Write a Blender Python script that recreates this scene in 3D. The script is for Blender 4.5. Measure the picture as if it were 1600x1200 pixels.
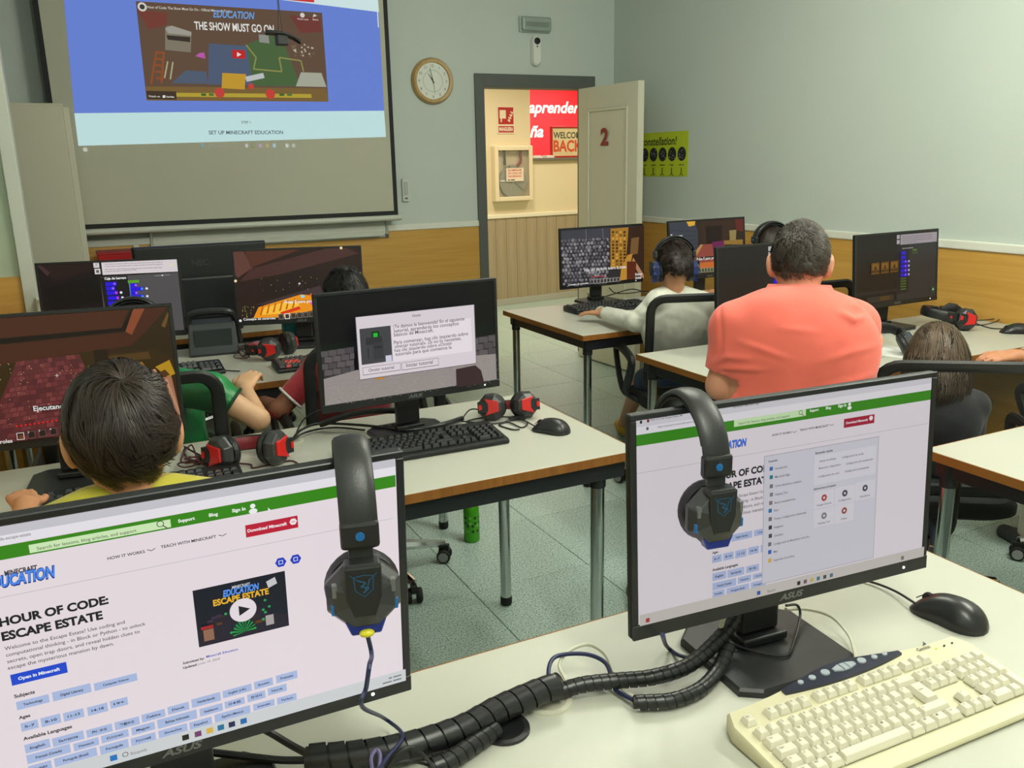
import bpy, bmesh, math, random
import numpy as np
from mathutils import Matrix, Vector, Euler
S = bpy.context.scene
for o in list(bpy.data.objects): bpy.data.objects.remove(o)
R0 = random.Random(7); NP = np.random.default_rng(5)
# ---------------------------------------------------------------- camera
FPX = 1354.462; CAMZ = 1.5
MR = np.array([[0.894456, -0.446702, -0.020131], [-0.128266, -0.213184, -0.968556], [0.428364, 0.868913, -0.247981]])
cd = bpy.data.cameras.new('camera'); cam = bpy.data.objects.new('camera', cd); S.collection.objects.link(cam)
cd.sensor_fit = 'HORIZONTAL'; cd.sensor_width = 36; cd.lens = FPX/1600*36; cd.clip_start = .02; cd.clip_end = 60
cam.matrix_world = Matrix(((MR[0][0], -MR[1][0], -MR[2][0], 0), (MR[0][1], -MR[1][1], -MR[2][1], 0), (MR[0][2], -MR[1][2], -MR[2][2], CAMZ), (0, 0, 0, 1)))
S.camera = cam
# ---------------------------------------------------------------- world, light, exposure
W = bpy.data.worlds.new('world'); S.world = W; W.use_nodes = True
W.node_tree.nodes['Background'].inputs[0].default_value = (.6, .7, .8, 1); W.node_tree.nodes['Background'].inputs[1].default_value = .05
vs = S.view_settings; vs.view_transform = 'Standard'; vs.look = 'None'; vs.gamma = 1; vs.use_curve_mapping = False; vs.exposure = 0
# ceiling lights of the room: x, y, size x, size y, watts, colour
ROOM_LIGHTS = [(.55, -.1, 1.2, 76, (.98, 1, .88)), (2.6, .9, 1.2, 98, (.98, 1, .88)), (1.9, 2.6, 1.2, 54, (.98, 1, .88))]   # fluorescent battens: x, y, length, watts, colour
HALL_LIGHTS = [(3.6, 7.2, .6, .6, 30, (1, .90, .72)), (5.4, 7.3, .6, .6, 22, (1, .90, .72)), (5.6, 9.7, 1.2, .6, 48, (1, .95, .9))]
CEIL = 2.8
def area_light(x, y, z, sx, sy, watts, col, parent):
    l = bpy.data.lights.new('panel_light', 'AREA'); l.shape = 'RECTANGLE'; l.size = sx; l.size_y = sy; l.spread = math.radians(150); l.energy = watts; l.color = col
    o = bpy.data.objects.new('panel_light', l); S.collection.objects.link(o); o.location = (x, y, z); o.parent = parent
    return o
def bulb(x, y, z, r, watts, col, parent):
    l = bpy.data.lights.new('tube_light', 'POINT'); l.energy = watts; l.color = col; l.shadow_soft_size = r
    o = bpy.data.objects.new('tube_light', l); S.collection.objects.link(o); o.location = (x, y, z); o.parent = parent
    return o
C_ = S.cycles; C_.max_bounces = 7; C_.diffuse_bounces = 4; C_.glossy_bounces = 3; C_.transmission_bounces = 4; C_.transparent_max_bounces = 8; C_.caustics_reflective = False; C_.caustics_refractive = False
# ---------------------------------------------------------------- pixel helpers (photo 1600 x 1200 -> points of the room)
def ray(px, py): return MR.T @ np.array([(px-800)/FPX, (py-600)/FPX, 1.0])
CAM = np.array([0, 0, CAMZ])
def atz(px, py, z): d = ray(px, py); return CAM+d*((z-CAMZ)/d[2])
def aty(px, py, y): d = ray(px, py); return CAM+d*(y/d[1])
def atx(px, py, x): d = ray(px, py); return CAM+d*(x/d[0])
def dep(px, py, d): return CAM+ray(px, py)*d
# ---------------------------------------------------------------- materials
def lin(c):
    c = c/255 if c > 1 or True else c
    return c/12.92 if c <= .04045 else ((c+.055)/1.055)**2.4
def rgb(c): return (lin(c[0]), lin(c[1]), lin(c[2]), 1)
MATS = {}
def pm(name, c, rough=.5, metal=0, bump=None, var=None, coat=0, spec=None, trans=0, wave=None, rnd=0, sheen=0, aniso=None):
    """procedural principled material; bump=(scale,strength), var=(scale,amount), wave=(axis,scale,distort,amount,colour2)"""
    if name in MATS: return MATS[name]
    m = bpy.data.materials.new(name); m.use_nodes = True; nt = m.node_tree; N = nt.nodes; L = nt.links
    b = N['Principled BSDF']; b.inputs['Roughness'].default_value = rough; b.inputs['Metallic'].default_value = metal
    b.inputs['Base Color'].default_value = rgb(c)
    if coat: b.inputs['Coat Weight'].default_value = coat; b.inputs['Coat Roughness'].default_value = .15
    if spec is not None: b.inputs['Specular IOR Level'].default_value = spec
    if trans: b.inputs['Transmission Weight'].default_value = trans
    if sheen: b.inputs['Sheen Weight'].default_value = sheen; b.inputs['Sheen Roughness'].default_value = .5
    tc = N.new('ShaderNodeTexCoord'); src = None
    if wave:
        ax, sc, dist, amt, c2 = wave
        mp = N.new('ShaderNodeMapping'); L.new(tc.outputs['Object'], mp.inputs[0])
        mp.inputs['Scale'].default_value = {'X': (1, .06, .06), 'Y': (.06, 1, .06), 'Z': (1, 1, .05), 'H': (.05, .05, 1)}[ax]
        n1 = N.new('ShaderNodeTexNoise'); n1.inputs['Scale'].default_value = sc; n1.inputs['Detail'].default_value = 6; n1.inputs['Distortion'].default_value = dist
        L.new(mp.outputs[0], n1.inputs['Vector'])
        r = N.new('ShaderNodeValToRGB'); r.color_ramp.elements[0].position = .5-amt; r.color_ramp.elements[1].position = .5+amt
        r.color_ramp.elements[0].color = rgb(c2); r.color_ramp.elements[1].color = rgb(c); L.new(n1.outputs['Fac'], r.inputs[0]); src = r.outputs[0]
    if var:
        n = N.new('ShaderNodeTexNoise'); n.inputs['Scale'].default_value = var[0]; n.inputs['Detail'].default_value = 5; L.new(tc.outputs['Object'], n.inputs['Vector'])
        h = N.new('ShaderNodeHueSaturation'); mr = N.new('ShaderNodeMapRange'); mr.inputs[1].default_value = .3; mr.inputs[2].default_value = .7
        mr.inputs[3].default_value = 1-var[1]; mr.inputs[4].default_value = 1+var[1]; L.new(n.outputs['Fac'], mr.inputs[0]); L.new(mr.outputs[0], h.inputs['Value'])
        if src: L.new(src, h.inputs['Color'])
        else: h.inputs['Color'].default_value = rgb(c)
        src = h.outputs[0]
    if rnd:
        oi = N.new('ShaderNodeObjectInfo'); h = N.new('ShaderNodeHueSaturation'); mr = N.new('ShaderNodeMapRange')
        mr.inputs[3].default_value = 1-rnd; mr.inputs[4].default_value = 1+rnd; L.new(oi.outputs['Random'], mr.inputs[0]); L.new(mr.outputs[0], h.inputs['Value'])
        if src: L.new(src, h.inputs['Color'])
        else: h.inputs['Color'].default_value = rgb(c)
        src = h.outputs[0]
    if src: L.new(src, b.inputs['Base Color'])
    if bump:
        n = N.new('ShaderNodeTexNoise'); n.inputs['Scale'].default_value = bump[0]; n.inputs['Detail'].default_value = 4; L.new(tc.outputs['Object'], n.inputs['Vector'])
        bp = N.new('ShaderNodeBump'); bp.inputs['Strength'].default_value = bump[1]; bp.inputs['Distance'].default_value = .01 if len(bump) < 3 else bump[2]
        L.new(n.outputs['Fac'], bp.inputs['Height']); L.new(bp.outputs[0], b.inputs['Normal'])
    MATS[name] = m; return m
def glow(name, c, strength):
    if name in MATS: return MATS[name]
    m = bpy.data.materials.new(name); m.use_nodes = True; b = m.node_tree.nodes['Principled BSDF']
    m.cycles.emission_sampling = 'NONE'; b.inputs['Base Color'].default_value = (0, 0, 0, 1); b.inputs['Emission Color'].default_value = rgb(c); b.inputs['Emission Strength'].default_value = strength
    MATS[name] = m; return m
def screen_mat(name, strength, rough=.35):
    """a lit display: its own picture (colour attribute) shines"""
    if name in MATS: return MATS[name]
    m = bpy.data.materials.new(name); m.use_nodes = True; nt = m.node_tree; b = nt.nodes['Principled BSDF']
    a = nt.nodes.new('ShaderNodeAttribute'); a.attribute_name = 'ink'
    b.inputs['Base Color'].default_value = (.004, .004, .004, 1); b.inputs['Roughness'].default_value = rough; b.inputs['Specular IOR Level'].default_value = .25
    nt.links.new(a.outputs['Color'], b.inputs['Emission Color']); b.inputs['Emission Strength'].default_value = strength
    m.cycles.emission_sampling = 'NONE'
    MATS[name] = m; return m
def print_mat(name, rough=.6):
    if name in MATS: return MATS[name]
    m = bpy.data.materials.new(name); m.use_nodes = True; nt = m.node_tree; b = nt.nodes['Principled BSDF']
    a = nt.nodes.new('ShaderNodeAttribute'); a.attribute_name = 'ink'; nt.links.new(a.outputs['Color'], b.inputs['Base Color']); b.inputs['Roughness'].default_value = rough
    MATS[name] = m; return m
def mesh_fabric(name, c, cell=.004, fill=.5):
    """woven net: holes cut by the material"""
    if name in MATS: return MATS[name]
    m = bpy.data.materials.new(name); m.use_nodes = True; nt = m.node_tree; N = nt.nodes; L = nt.links; b = N['Principled BSDF']
    b.inputs['Base Color'].default_value = rgb(c); b.inputs['Roughness'].default_value = .6
    tc = N.new('ShaderNodeTexCoord'); sp = N.new('ShaderNodeSeparateXYZ'); L.new(tc.outputs['Object'], sp.inputs[0])
    def math_(op, a, b2=None):
        n = N.new('ShaderNodeMath'); n.operation = op
        if hasattr(a, 'name'): L.new(a, n.inputs[0])
        else: n.inputs[0].default_value = a
        if b2 is not None:
            if hasattr(b2, 'name'): L.new(b2, n.inputs[1])
            else: n.inputs[1].default_value = b2
        return n.outputs[0]
    s1 = math_('SINE', math_('MULTIPLY', math_('ADD', sp.outputs[0], sp.outputs[2]), math.pi/cell))
    s2 = math_('SINE', math_('MULTIPLY', math_('SUBTRACT', sp.outputs[0], sp.outputs[2]), math.pi/cell))
    hole = math_('GREATER_THAN', math_('MULTIPLY', math_('ABSOLUTE', s1), math_('ABSOLUTE', s2)), 1-fill)
    L.new(math_('SUBTRACT', 1.0, hole), b.inputs['Alpha'])
    MATS[name] = m; return m
# ---------------------------------------------------------------- mesh builder
def frame(z, up=(0, 0, 1)):
    z = np.array(z, float); z /= np.linalg.norm(z); u = np.array(up, float)
    if abs(z@u) > .98: u = np.array([1., 0, 0])
    x = np.cross(u, z); x /= np.linalg.norm(x); return np.stack([x, np.cross(z, x), z], 1)
def spline(pts, n=8):
    P = [np.array(p, float) for p in pts]; P = [2*P[0]-P[1]]+P+[2*P[-1]-P[-2]]; out = []
    for i in range(1, len(P)-2):
        for k in range(n):
            t = k/n; a, b, c, d = P[i-1:i+3]
            out.append(.5*((2*b)+(c-a)*t+(2*a-5*b+4*c-d)*t*t+(3*b-a-3*c+d)*t**3))
    out.append(P[-2]); return out
class MB:
    def __init__(s): s.v = []; s.f = []
    def add(s, V, F):
        o = len(s.v); s.v += [tuple(map(float, p)) for p in V]; s.f += [tuple(i+o for i in q) for q in F]; return s
    def box(s, c, d, R=None, taper=1):
        V = []
        for sx in (-1, 1):
            for sy in (-1, 1):
                for sz in (-1, 1):
                    t = taper if sz > 0 else 1; V.append(np.array([sx*d[0]/2*t, sy*d[1]/2*t, sz*d[2]/2]))
        if R is not None: V = [R@p for p in V]
        return s.add([p+np.array(c, float) for p in V], [(0, 1, 3, 2), (4, 6, 7, 5), (0, 4, 5, 1), (2, 3, 7, 6), (0, 2, 6, 4), (1, 5, 7, 3)])
    def span(s, a, b): a = np.array(a, float); b = np.array(b, float); return s.box((a+b)/2, np.abs(b-a))
    def loft(s, rings, cap0=True, cap1=True, closed=True):
        n = len(rings[0]); o = len(s.v)
        for r in rings: s.v += [tuple(map(float, p)) for p in r]
        for i in range(len(rings)-1):
            for k in range(n if closed else n-1):
                a = o+i*n+k; b = o+i*n+(k+1) % n; s.f.append((a, b, b+n, a+n))
        if cap0: s.f.append(tuple(o+k for k in range(n))[::-1])
        if cap1: s.f.append(tuple(o+(len(rings)-1)*n+k for k in range(n)))
        return s
    def tube(s, pts, r, n=8, sm=0, sx=1, sy=1, up=(0, 0, 1)):
        P = spline(pts, sm) if sm else [np.array(p, float) for p in pts]; m = len(P); rings = []; pf = None
        for i, p in enumerate(P):
            t = P[min(i+1, m-1)]-P[max(i-1, 0)]
            if np.linalg.norm(t) < 1e-9: t = np.array([0, 0, 1.])
            t = t/np.linalg.norm(t)
            if pf is None: F = frame(t, up)
            else:
                x = pf[:, 0]-t*(pf[:, 0]@t); x /= np.linalg.norm(x); F = np.stack([x, np.cross(t, x), t], 1)
            pf = F; rr = r[min(i*len(r)//m, len(r)-1)] if isinstance(r, (list, tuple)) and not sm else (np.interp(i/(m-1), np.linspace(0, 1, len(r)), r) if isinstance(r, (list, tuple)) else r)
            rings.append([p+F[:, 0]*math.cos(a)*rr*sx+F[:, 1]*math.sin(a)*rr*sy for a in np.linspace(0, 2*math.pi, n, endpoint=False)])
        return s.loft(rings)
    def lathe(s, prof, n=16, R=None, c=(0, 0, 0), sx=1, sy=1):
        rings = []
        for r, z in prof:
            ring = [np.array([r*sx*math.cos(a), r*sy*math.sin(a), z]) for a in np.linspace(0, 2*math.pi, n, endpoint=False)]
            if R is not None: ring = [R@p for p in ring]
            rings.append([p+np.array(c, float) for p in ring])
        return s.loft(rings)
    def prism(s, poly, h0, h1, R=None, c=(0, 0, 0), bev=0):
        """polygon in local xy, extruded along local z"""
        def ring(h, k=1.0):
            cx = sum(p[0] for p in poly)/len(poly); cy = sum(p[1] for p in poly)/len(poly)
            q = [np.array([cx+(p[0]-cx)*k, cy+(p[1]-cy)*k, h]) for p in poly]
            if R is not None: q = [R@p for p in q]
            return [p+np.array(c, float) for p in q]
        rs = [ring(h0)]
        if bev: rs += [ring(h1-bev[1]), ring(h1, bev[0])]
        else: rs += [ring(h1)]
        return s.loft(rs)
    def ball(s, c, r, n=12, m=8, R=None):
        r = (r, r, r) if not hasattr(r, '__len__') else r; rings = []
        for i in range(1, m):
            a = math.pi*i/m-math.pi/2
            ring = [np.array([r[0]*math.cos(a)*math.cos(b), r[1]*math.cos(a)*math.sin(b), r[2]*math.sin(a)]) for b in np.linspace(0, 2*math.pi, n, endpoint=False)]
            rings.append([(R@p if R is not None else p)+np.array(c, float) for p in ring])
        return s.loft(rings)
    def build(s, name, mat, parent=None, smooth=False, bevel=0, seg=2, loc=None, rot=None):
        me = bpy.data.meshes.new(name); me.from_pydata(s.v, [], s.f); me.update()
        bm = bmesh.new(); bm.from_mesh(me); bmesh.ops.recalc_face_normals(bm, faces=bm.faces); bm.to_mesh(me); bm.free()
        return link(name, me, mat, parent, smooth, bevel, seg, loc, rot)
def link(name, me, mat, parent=None, smooth=False, bevel=0, seg=2, loc=None, rot=None):
    if mat is not None and not len(me.materials): me.materials.append(mat)
    if smooth:
        me.polygons.foreach_set('use_smooth', [True]*len(me.polygons))
        if smooth != 'all':
            try: me.set_sharp_from_angle(angle=math.radians(40))
            except Exception: pass
    o = bpy.data.objects.new(name, me); S.collection.objects.link(o)
    if parent is not None: o.parent = parent
    if loc is not None: o.location = loc
    if rot is not None: o.rotation_euler = rot
    if bevel:
        b = o.modifiers.new('bevel', 'BEVEL'); b.width = bevel; b.segments = seg; b.limit_method = 'ANGLE'; b.angle_limit = math.radians(35)
    return o
def tag(o, label=None, cat=None, group=None, kind=None):
    if label: o['label'] = label
    if cat: o['category'] = cat
    if group: o['group'] = group
    if kind: o['kind'] = kind
    return o
def thing(name, label, cat, loc=(0, 0, 0), rz=0, group=None, rot=None):
    o = bpy.data.objects.new(name, None); S.collection.objects.link(o); o.empty_display_size = .05
    o.location = tuple(map(float, loc)); o.rotation_euler = rot if rot is not None else (0, 0, rz)
    return tag(o, label, cat, group)
def copy_tree(o, parent=None, only=None):
    c = o.copy(); S.collection.objects.link(c)
    if parent is not None: c.parent = parent
    for ch in list(o.children): copy_tree(ch, c)
    return c
# ---------------------------------------------------------------- flat print and text
TXT = {}; CANVASES = []
class Canvas:
    """flat print on a plane: local x right, z up, facing -y; layers a hair apart"""
    def __init__(s, name, parent, mat, y0=0., step=.00006, project=None):
        s.name = name; s.parent = parent; s.mat = mat; s.y0 = y0; s.step = step; s.ops = []; s.project = project; CANVASES.append(s)
    def P(s, p): return s.project(*p) if s.project else p
    def poly(s, pts, c, uv=False): s.ops.append(('p', [p if uv else s.P(p) for p in pts], c)); return s
    def rect(s, a, b, c, uv=False):
        a, b = (a, b) if uv else (s.P(a), s.P(b)); return s.poly([(a[0], b[1]), (b[0], b[1]), (b[0], a[1]), (a[0], a[1])], c, True)
    def disc(s, p, r, c, n=20, uv=False, k=1.0):
        p = p if uv else s.P(p); return s.poly([(p[0]+r*math.cos(a), p[1]+r*k*math.sin(a)) for a in np.linspace(0, 2*math.pi, n, endpoint=False)], c, True)
    def line(s, pts, w, c, uv=False):
        pts = [p if uv else s.P(p) for p in pts]
        for a, b in zip(pts, pts[1:]):
            d = np.array(b)-np.array(a); l = np.linalg.norm(d)
            if l < 1e-9: continue
            n = np.array([-d[1], d[0]])/l*w/2; s.poly([tuple(np.array(a)-n), tuple(np.array(b)-n), tuple(np.array(b)+n), tuple(np.array(a)+n)], c, True)
        return s
    def bars(s, a, b, h, c, uv=False, seed=1):
        """a line of print too small to read: word-long strokes"""
        a, b = (a, b) if uv else (s.P(a), s.P(b)); rg = random.Random(seed); x = a[0]; L = b[0]-a[0]
        while x < b[0]-h:
            w = min(rg.uniform(1.5, 6)*h, b[0]-x); t = (x-a[0])/L; y = a[1]+(b[1]-a[1])*t; s.rect((x, y+h), (x+w, y), c, True); x += w+h*.8
        return s
    def text(s, t, a, b=None, c=(20, 20, 20), bold=0, size=None, uv=False, xs=1.0, align='l', shear=0):
        """from a (baseline left) to b (baseline right), or of cap height size"""
        TXT.setdefault((t, bold, shear), None); s.ops.append(('t', t, a if uv else s.P(a), None if b is None else (b if uv else s.P(b)), c, bold, size, xs, align, shear)); return s
def flush_text():
    fnt = {}
    tmp = []
    for k in TXT:
        t, bold, shear = k
        cu = bpy.data.curves.new('t', 'FONT'); cu.body = t; cu.resolution_u = 3; cu.size = 1; cu.offset = bold*.02; cu.shear = shear; cu.fill_mode = 'FRONT'
        o = bpy.data.objects.new('t', cu); S.collection.objects.link(o); tmp.append((k, o))
    bpy.context.view_layer.update(); dg = bpy.context.evaluated_depsgraph_get()
    for k, o in tmp:
        e = o.evaluated_get(dg); me = e.to_mesh()
        V = np.array([v.co[:2] for v in me.vertices]) if len(me.vertices) else np.zeros((1, 2)); F = [tuple(p.vertices) for p in me.polygons]
        TXT[k] = (V, F, V[:, 0].min(), V[:, 0].max()); e.to_mesh_clear()
    for k, o in tmp:
        cu = o.data; bpy.data.objects.remove(o); bpy.data.curves.remove(cu)
    for cv in CANVASES:
        V = []; F = []; C = []; y = cv.y0
        for op in cv.ops:
            y -= cv.step
            if op[0] == 'p':
                o = len(V); V += [(p[0], y, p[1]) for p in op[1]]; F.append(tuple(range(o, o+len(op[1])))); C.append(op[2])
            else:
                _, t, a, b, c, bold, size, xs, align, shear = op; tv, tf, x0, x1 = TXT[(t, bold, shear)]
                if not len(tf): continue
                if b is not None: sc = (b[0]-a[0])/max(x1-x0, 1e-6); sx = sc; sc = sc if size is None else size/.72
                else: sc = size/.72; sx = sc*xs
                off = {'l': 0, 'c': -(x1-x0)/2, 'r': -(x1-x0)}[align]*sx
                o = len(V); V += [(a[0]+off+(p[0]-x0)*sx, y, a[1]+p[1]*sc) for p in tv]; F += [tuple(i+o for i in q) for q in tf]; C += [c]*len(tf)
        me = bpy.data.meshes.new(cv.name); me.from_pydata(V, [], F); me.update()
        at = me.color_attributes.new('ink', 'FLOAT_COLOR', 'CORNER'); cols = np.zeros((len(me.loops), 4), np.float32)
        i = 0
        for f, c in zip(F, C): n = len(f); cols[i:i+n] = rgb(c); i += n
        at.data.foreach_set('color', cols.ravel())
        # make every face look to -y
        bm = bmesh.new(); bm.from_mesh(me); bm.faces.ensure_lookup_table()
        bmesh.ops.reverse_faces(bm, faces=[f for f in bm.faces if f.normal.y > 0]); bm.to_mesh(me); bm.free()
        cv.obj = link(cv.name, me, cv.mat, cv.parent)
        if getattr(cv, 'place', None): cv.obj.location, cv.obj.rotation_euler = cv.place
        cv.obj['label'] = getattr(cv, 'label', None) or 'flat print'
        if not getattr(cv, 'label', None): del cv.obj['label']
# ================================================================ the setting
XL, XR, YB, YF = -.42, 3.77, 5.81, -1.6
m_paint = pm('wall_paint', (196, 205, 198), .7, bump=(90, .08), var=(1.2, .02))
m_ochre = pm('ochre_laminate', (208, 162, 82), .45, wave=('H', 26, 1.2, .25, (190, 142, 64)), bump=(60, .04))
m_white = pm('white_rail', (226, 226, 214), .45)
m_ceil = pm('ceiling_white', (232, 232, 226), .8)
m_joint = pm('floor_joint', (58, 72, 68), .8)
def floor_mat():
    m = bpy.data.materials.new('speckled_tile'); m.use_nodes = True; nt = m.node_tree; N = nt.nodes; L = nt.links; b = N['Principled BSDF']
    tc = N.new('ShaderNodeTexCoord'); geo = N.new('ShaderNodeNewGeometry')
    def noise(sc, det=3):
        n = N.new('ShaderNodeTexNoise'); n.inputs['Scale'].default_value = sc; n.inputs['Detail'].default_value = det; L.new(geo.outputs['Position'], n.inputs['Vector']); return n.outputs['Fac']
    r = N.new('ShaderNodeValToRGB'); e = r.color_ramp.elements; e[0].position = .36; e[0].color = rgb((92, 110, 104)); e[1].position = .46; e[1].color = rgb((172, 193, 183))
    x = e.new(.58); x.color = rgb((178, 199, 189)); y = e.new(.68); y.color = rgb((202, 219, 209)); L.new(noise(170, 2), r.inputs[0])
    v = N.new('ShaderNodeMixRGB'); v.blend_type = 'MULTIPLY'; v.inputs[0].default_value = .5
    r2 = N.new('ShaderNodeValToRGB'); r2.color_ramp.elements[0].color = (.75, .75, .75, 1); r2.color_ramp.elements[1].color = (1.15, 1.15, 1.15, 1); L.new(noise(45), r2.inputs[0])
    L.new(r.outputs[0], v.inputs[1]); L.new(r2.outputs[0], v.inputs[2])
    oi = N.new('ShaderNodeObjectInfo'); h = N.new('ShaderNodeHueSaturation'); mr = N.new('ShaderNodeMapRange'); mr.inputs[3].default_value = .94; mr.inputs[4].default_value = 1.05
    L.new(oi.outputs['Random'], mr.inputs[0]); L.new(mr.outputs[0], h.inputs['Value']); L.new(v.outputs[0], h.inputs['Color']); L.new(h.outputs[0], b.inputs['Base Color'])
    b.inputs['Roughness'].default_value = .42; bp = N.new('ShaderNodeBump'); bp.inputs['Strength'].default_value = .05; L.new(noise(120), bp.inputs['Height']); L.new(bp.outputs[0], b.inputs['Normal'])
    return m
m_tile = floor_mat()
def struct(name, mb, mat, parent=None, **k):
    o = mb.build(name, mat, parent, **k); o['kind'] = 'structure'; return o
fl = struct('floor', MB().span((-1.3, YF, -.12), (7.2, 11.2, -.006)), m_joint)
tl = .478; tm = None
for i in range(-6, 13):
    for j in range(-9, 13):
        x = 1.595+i*tl; y = 3.11+j*.495; cx, cy = x+tl/2, y+.495/2
        if cx < -1.3 or cx > 6.6 or cy < .6 or cy > 8.4: continue
        if cy > YB+.2 and (cx < 2.3): continue
        if cy < YB-.1 and cx > XR+.1: continue
        if tm is None:
            t = MB().span((-tl/2+.0012, -.2475+.0012, -.006), (tl/2-.0012, .2475-.0012, 0)).build('floor_tile', m_tile, fl, bevel=.0012, seg=1); tm = t
        else:
            t = tm.copy(); S.collection.objects.link(t)
        t.location = (cx, cy, 0)
cl = struct('ceiling', MB().span((-1.3, YF, CEIL), (7.2, 11.2, CEIL+.1)), m_ceil)
DX0, DX1, DZ = 2.687, 3.535, 2.012
wb = struct('wall_back', MB().span((-1.3, YB, 0), (DX0-.03, YB+.12, CEIL)).span((DX0-.03, YB, DZ+.03), (DX1+.03, YB+.12, CEIL)).span((DX1+.03, YB, 0), (XR, YB+.12, CEIL)), m_paint)
RZ0, RZ1 = 1.055, 1.097
MB().span((-1.3, YB-.012, 0), (DX0-.07, YB, RZ0)).build('wainscot', m_ochre, wb); MB().span((DX1+.12, YB-.012, 0), (XR-.012, YB, RZ0)).build('wainscot', m_ochre, wb)
MB().span((-1.3, YB-.022, RZ0), (DX0-.07, YB, RZ1)).build('chair_rail', m_white, wb, bevel=.006); MB().span((DX1+.12, YB-.022, RZ0), (XR-.02, YB, RZ1)).build('chair_rail', m_white, wb, bevel=.006)
wr = struct('wall_right', MB().span((XR, YF, 0), (XR+.12, YB+.12, CEIL)), m_paint)
MB().span((XR-.012, YF, 0), (XR, YB-.012, RZ0)).build('wainscot', m_ochre, wr); MB().span((XR-.022, YF, RZ0), (XR, YB-.022, RZ1)).build('chair_rail', m_white, wr, bevel=.006)
YP = 4.4
wl = struct('wall_left', MB().span((XL-.12, YF, 0), (XL, YP, CEIL)), m_paint)
MB().span((XL, YF, 0), (XL+.012, YP-.012, RZ0)).build('wainscot', m_ochre, wl); MB().span((XL, YF, RZ0), (XL+.022, YP-.022, RZ1)).build('chair_rail', m_white, wl, bevel=.006)
pxr = aty(34, 300, YP)[0]; pxl = aty(11, 300, YP)[0]
wp = struct('wall_left_pier', MB().span((-1.3, YP, 0), (pxl, YP+.12, CEIL)), pm('pier_paint', (176, 188, 164), .7, bump=(90, .08)))
MB().span((-1.3, YP-.012, 0), (pxl-.002, YP, RZ0)).build('wainscot', m_ochre, wp)
tr = struct('trim_1', MB().span((pxl, YP-.03, 0), (pxr, YP+.14, CEIL-.002)), pm('trim_white', (206, 208, 196), .5), bevel=.004)
struct('wall_left_recess', MB().span((-1.3, YP+.12, 0), (-1.2, YB, CEIL)), m_paint)
struct('wall_front', MB().span((-1.3, YF-.1, 0), (XR+.12, YF, CEIL)), m_paint)
# door casing and leaf
m_casing = pm('charcoal_casing', (88, 92, 88), .5)
tg = struct('trim_2', MB().span((DX0-.07, YB-.02, 0), (DX0, YB+.14, DZ+.09)), m_casing, bevel=.003)
MB().span((DX1, YB-.02, 0), (DX1+.06, YB+.14, DZ+.09)).build('side_board', m_casing, tg, bevel=.003)
MB().span((DX0, YB-.02, DZ), (DX1, YB+.14, DZ+.09)).build('head_board', m_casing, tg, bevel=.003)
m_door = pm('ivory_door', (222, 219, 198), .45)
hx, hy = 3.462, YB-.03; fx, fy = 3.497, 5.06
dw = math.hypot(fx-hx, fy-hy); drz = math.atan2(fy-hy, fx-hx)
door = thing('door_1', 'ivory panelled door standing open into the room with a red digit', 'door', (hx, hy, .008), drz); door['kind'] = 'structure'; del door['category']; del door['label']
DH = DZ-.01
MB().span((0, -.012, 0), (dw, .03, DH)).build('door_core', m_door, door)
fr = MB(); st = .115
fr.span((0, -.02, 0), (st, -.012, DH)).span((dw-st, -.02, 0), (dw, -.012, DH)).span((st, -.02, DH-.15), (dw-st, -.012, DH)).span((st, -.02, 0), (dw-st, -.012, .16)).span((st, -.02, .86), (dw-st, -.012, 1.0))
fr.build('door_stile_frame', m_door, door, bevel=.003)
md = MB()
for z0, z1 in ((.16, .86), (1.0, DH-.15)):
    for a, b in (((st, z0), (st+.022, z1)), ((dw-st-.022, z0), (dw-st, z1)), ((st+.022, z1-.022), (dw-st-.022, z1)), ((st+.022, z0), (dw-st-.022, z0+.022))):
        md.span((a[0], -.024, a[1]), (b[0], -.012, b[1]))
md.build('panel_moulding', m_door, door, bevel=.006)
hm = MB().lathe([(.0, 0), (.026, 0), (.026, .008), (.0, .008)], 20, frame((0, -1, 0)), (dw-.06, -.02, 1.0)).tube([(dw-.06, -.03, 1.0), (dw-.06, -.065, 1.0), (dw-.085, -.07, 1.0), (dw-.17, -.07, 1.0)], .009, 10, sm=4)
hm.build('door_handle', pm('satin_steel', (180, 180, 176), .3, 1), door, smooth=True)
def plane_map(o, rz):
    """photo pixel -> (local x, local z) on the upright plane through o, turned by rz"""
    o = np.array(o, float); U = np.array([math.cos(rz), math.sin(rz), 0]); Nn = np.array([-math.sin(rz), math.cos(rz), 0])
    def f(px, py):
        d = ray(px, py); t = ((o-CAM)@Nn)/(d@Nn); p = CAM+d*t-o; return (float(p@U), float(p[2]))
    return f
dm = plane_map((hx, hy, .008), drz); m_print = print_mat('flat_print')
u0, v0 = dm(948, 226); u1, v1 = dm(948, 200)
cv = Canvas('door_number', door, pm('red_number', (146, 30, 38), .4), -.021); cv.text('2', (u0, v0), None, (176, 34, 40), 2, v1-v0, True, 1.2, 'c'); cv.label = 'red number two on the door'; DOORNUM = cv
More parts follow.
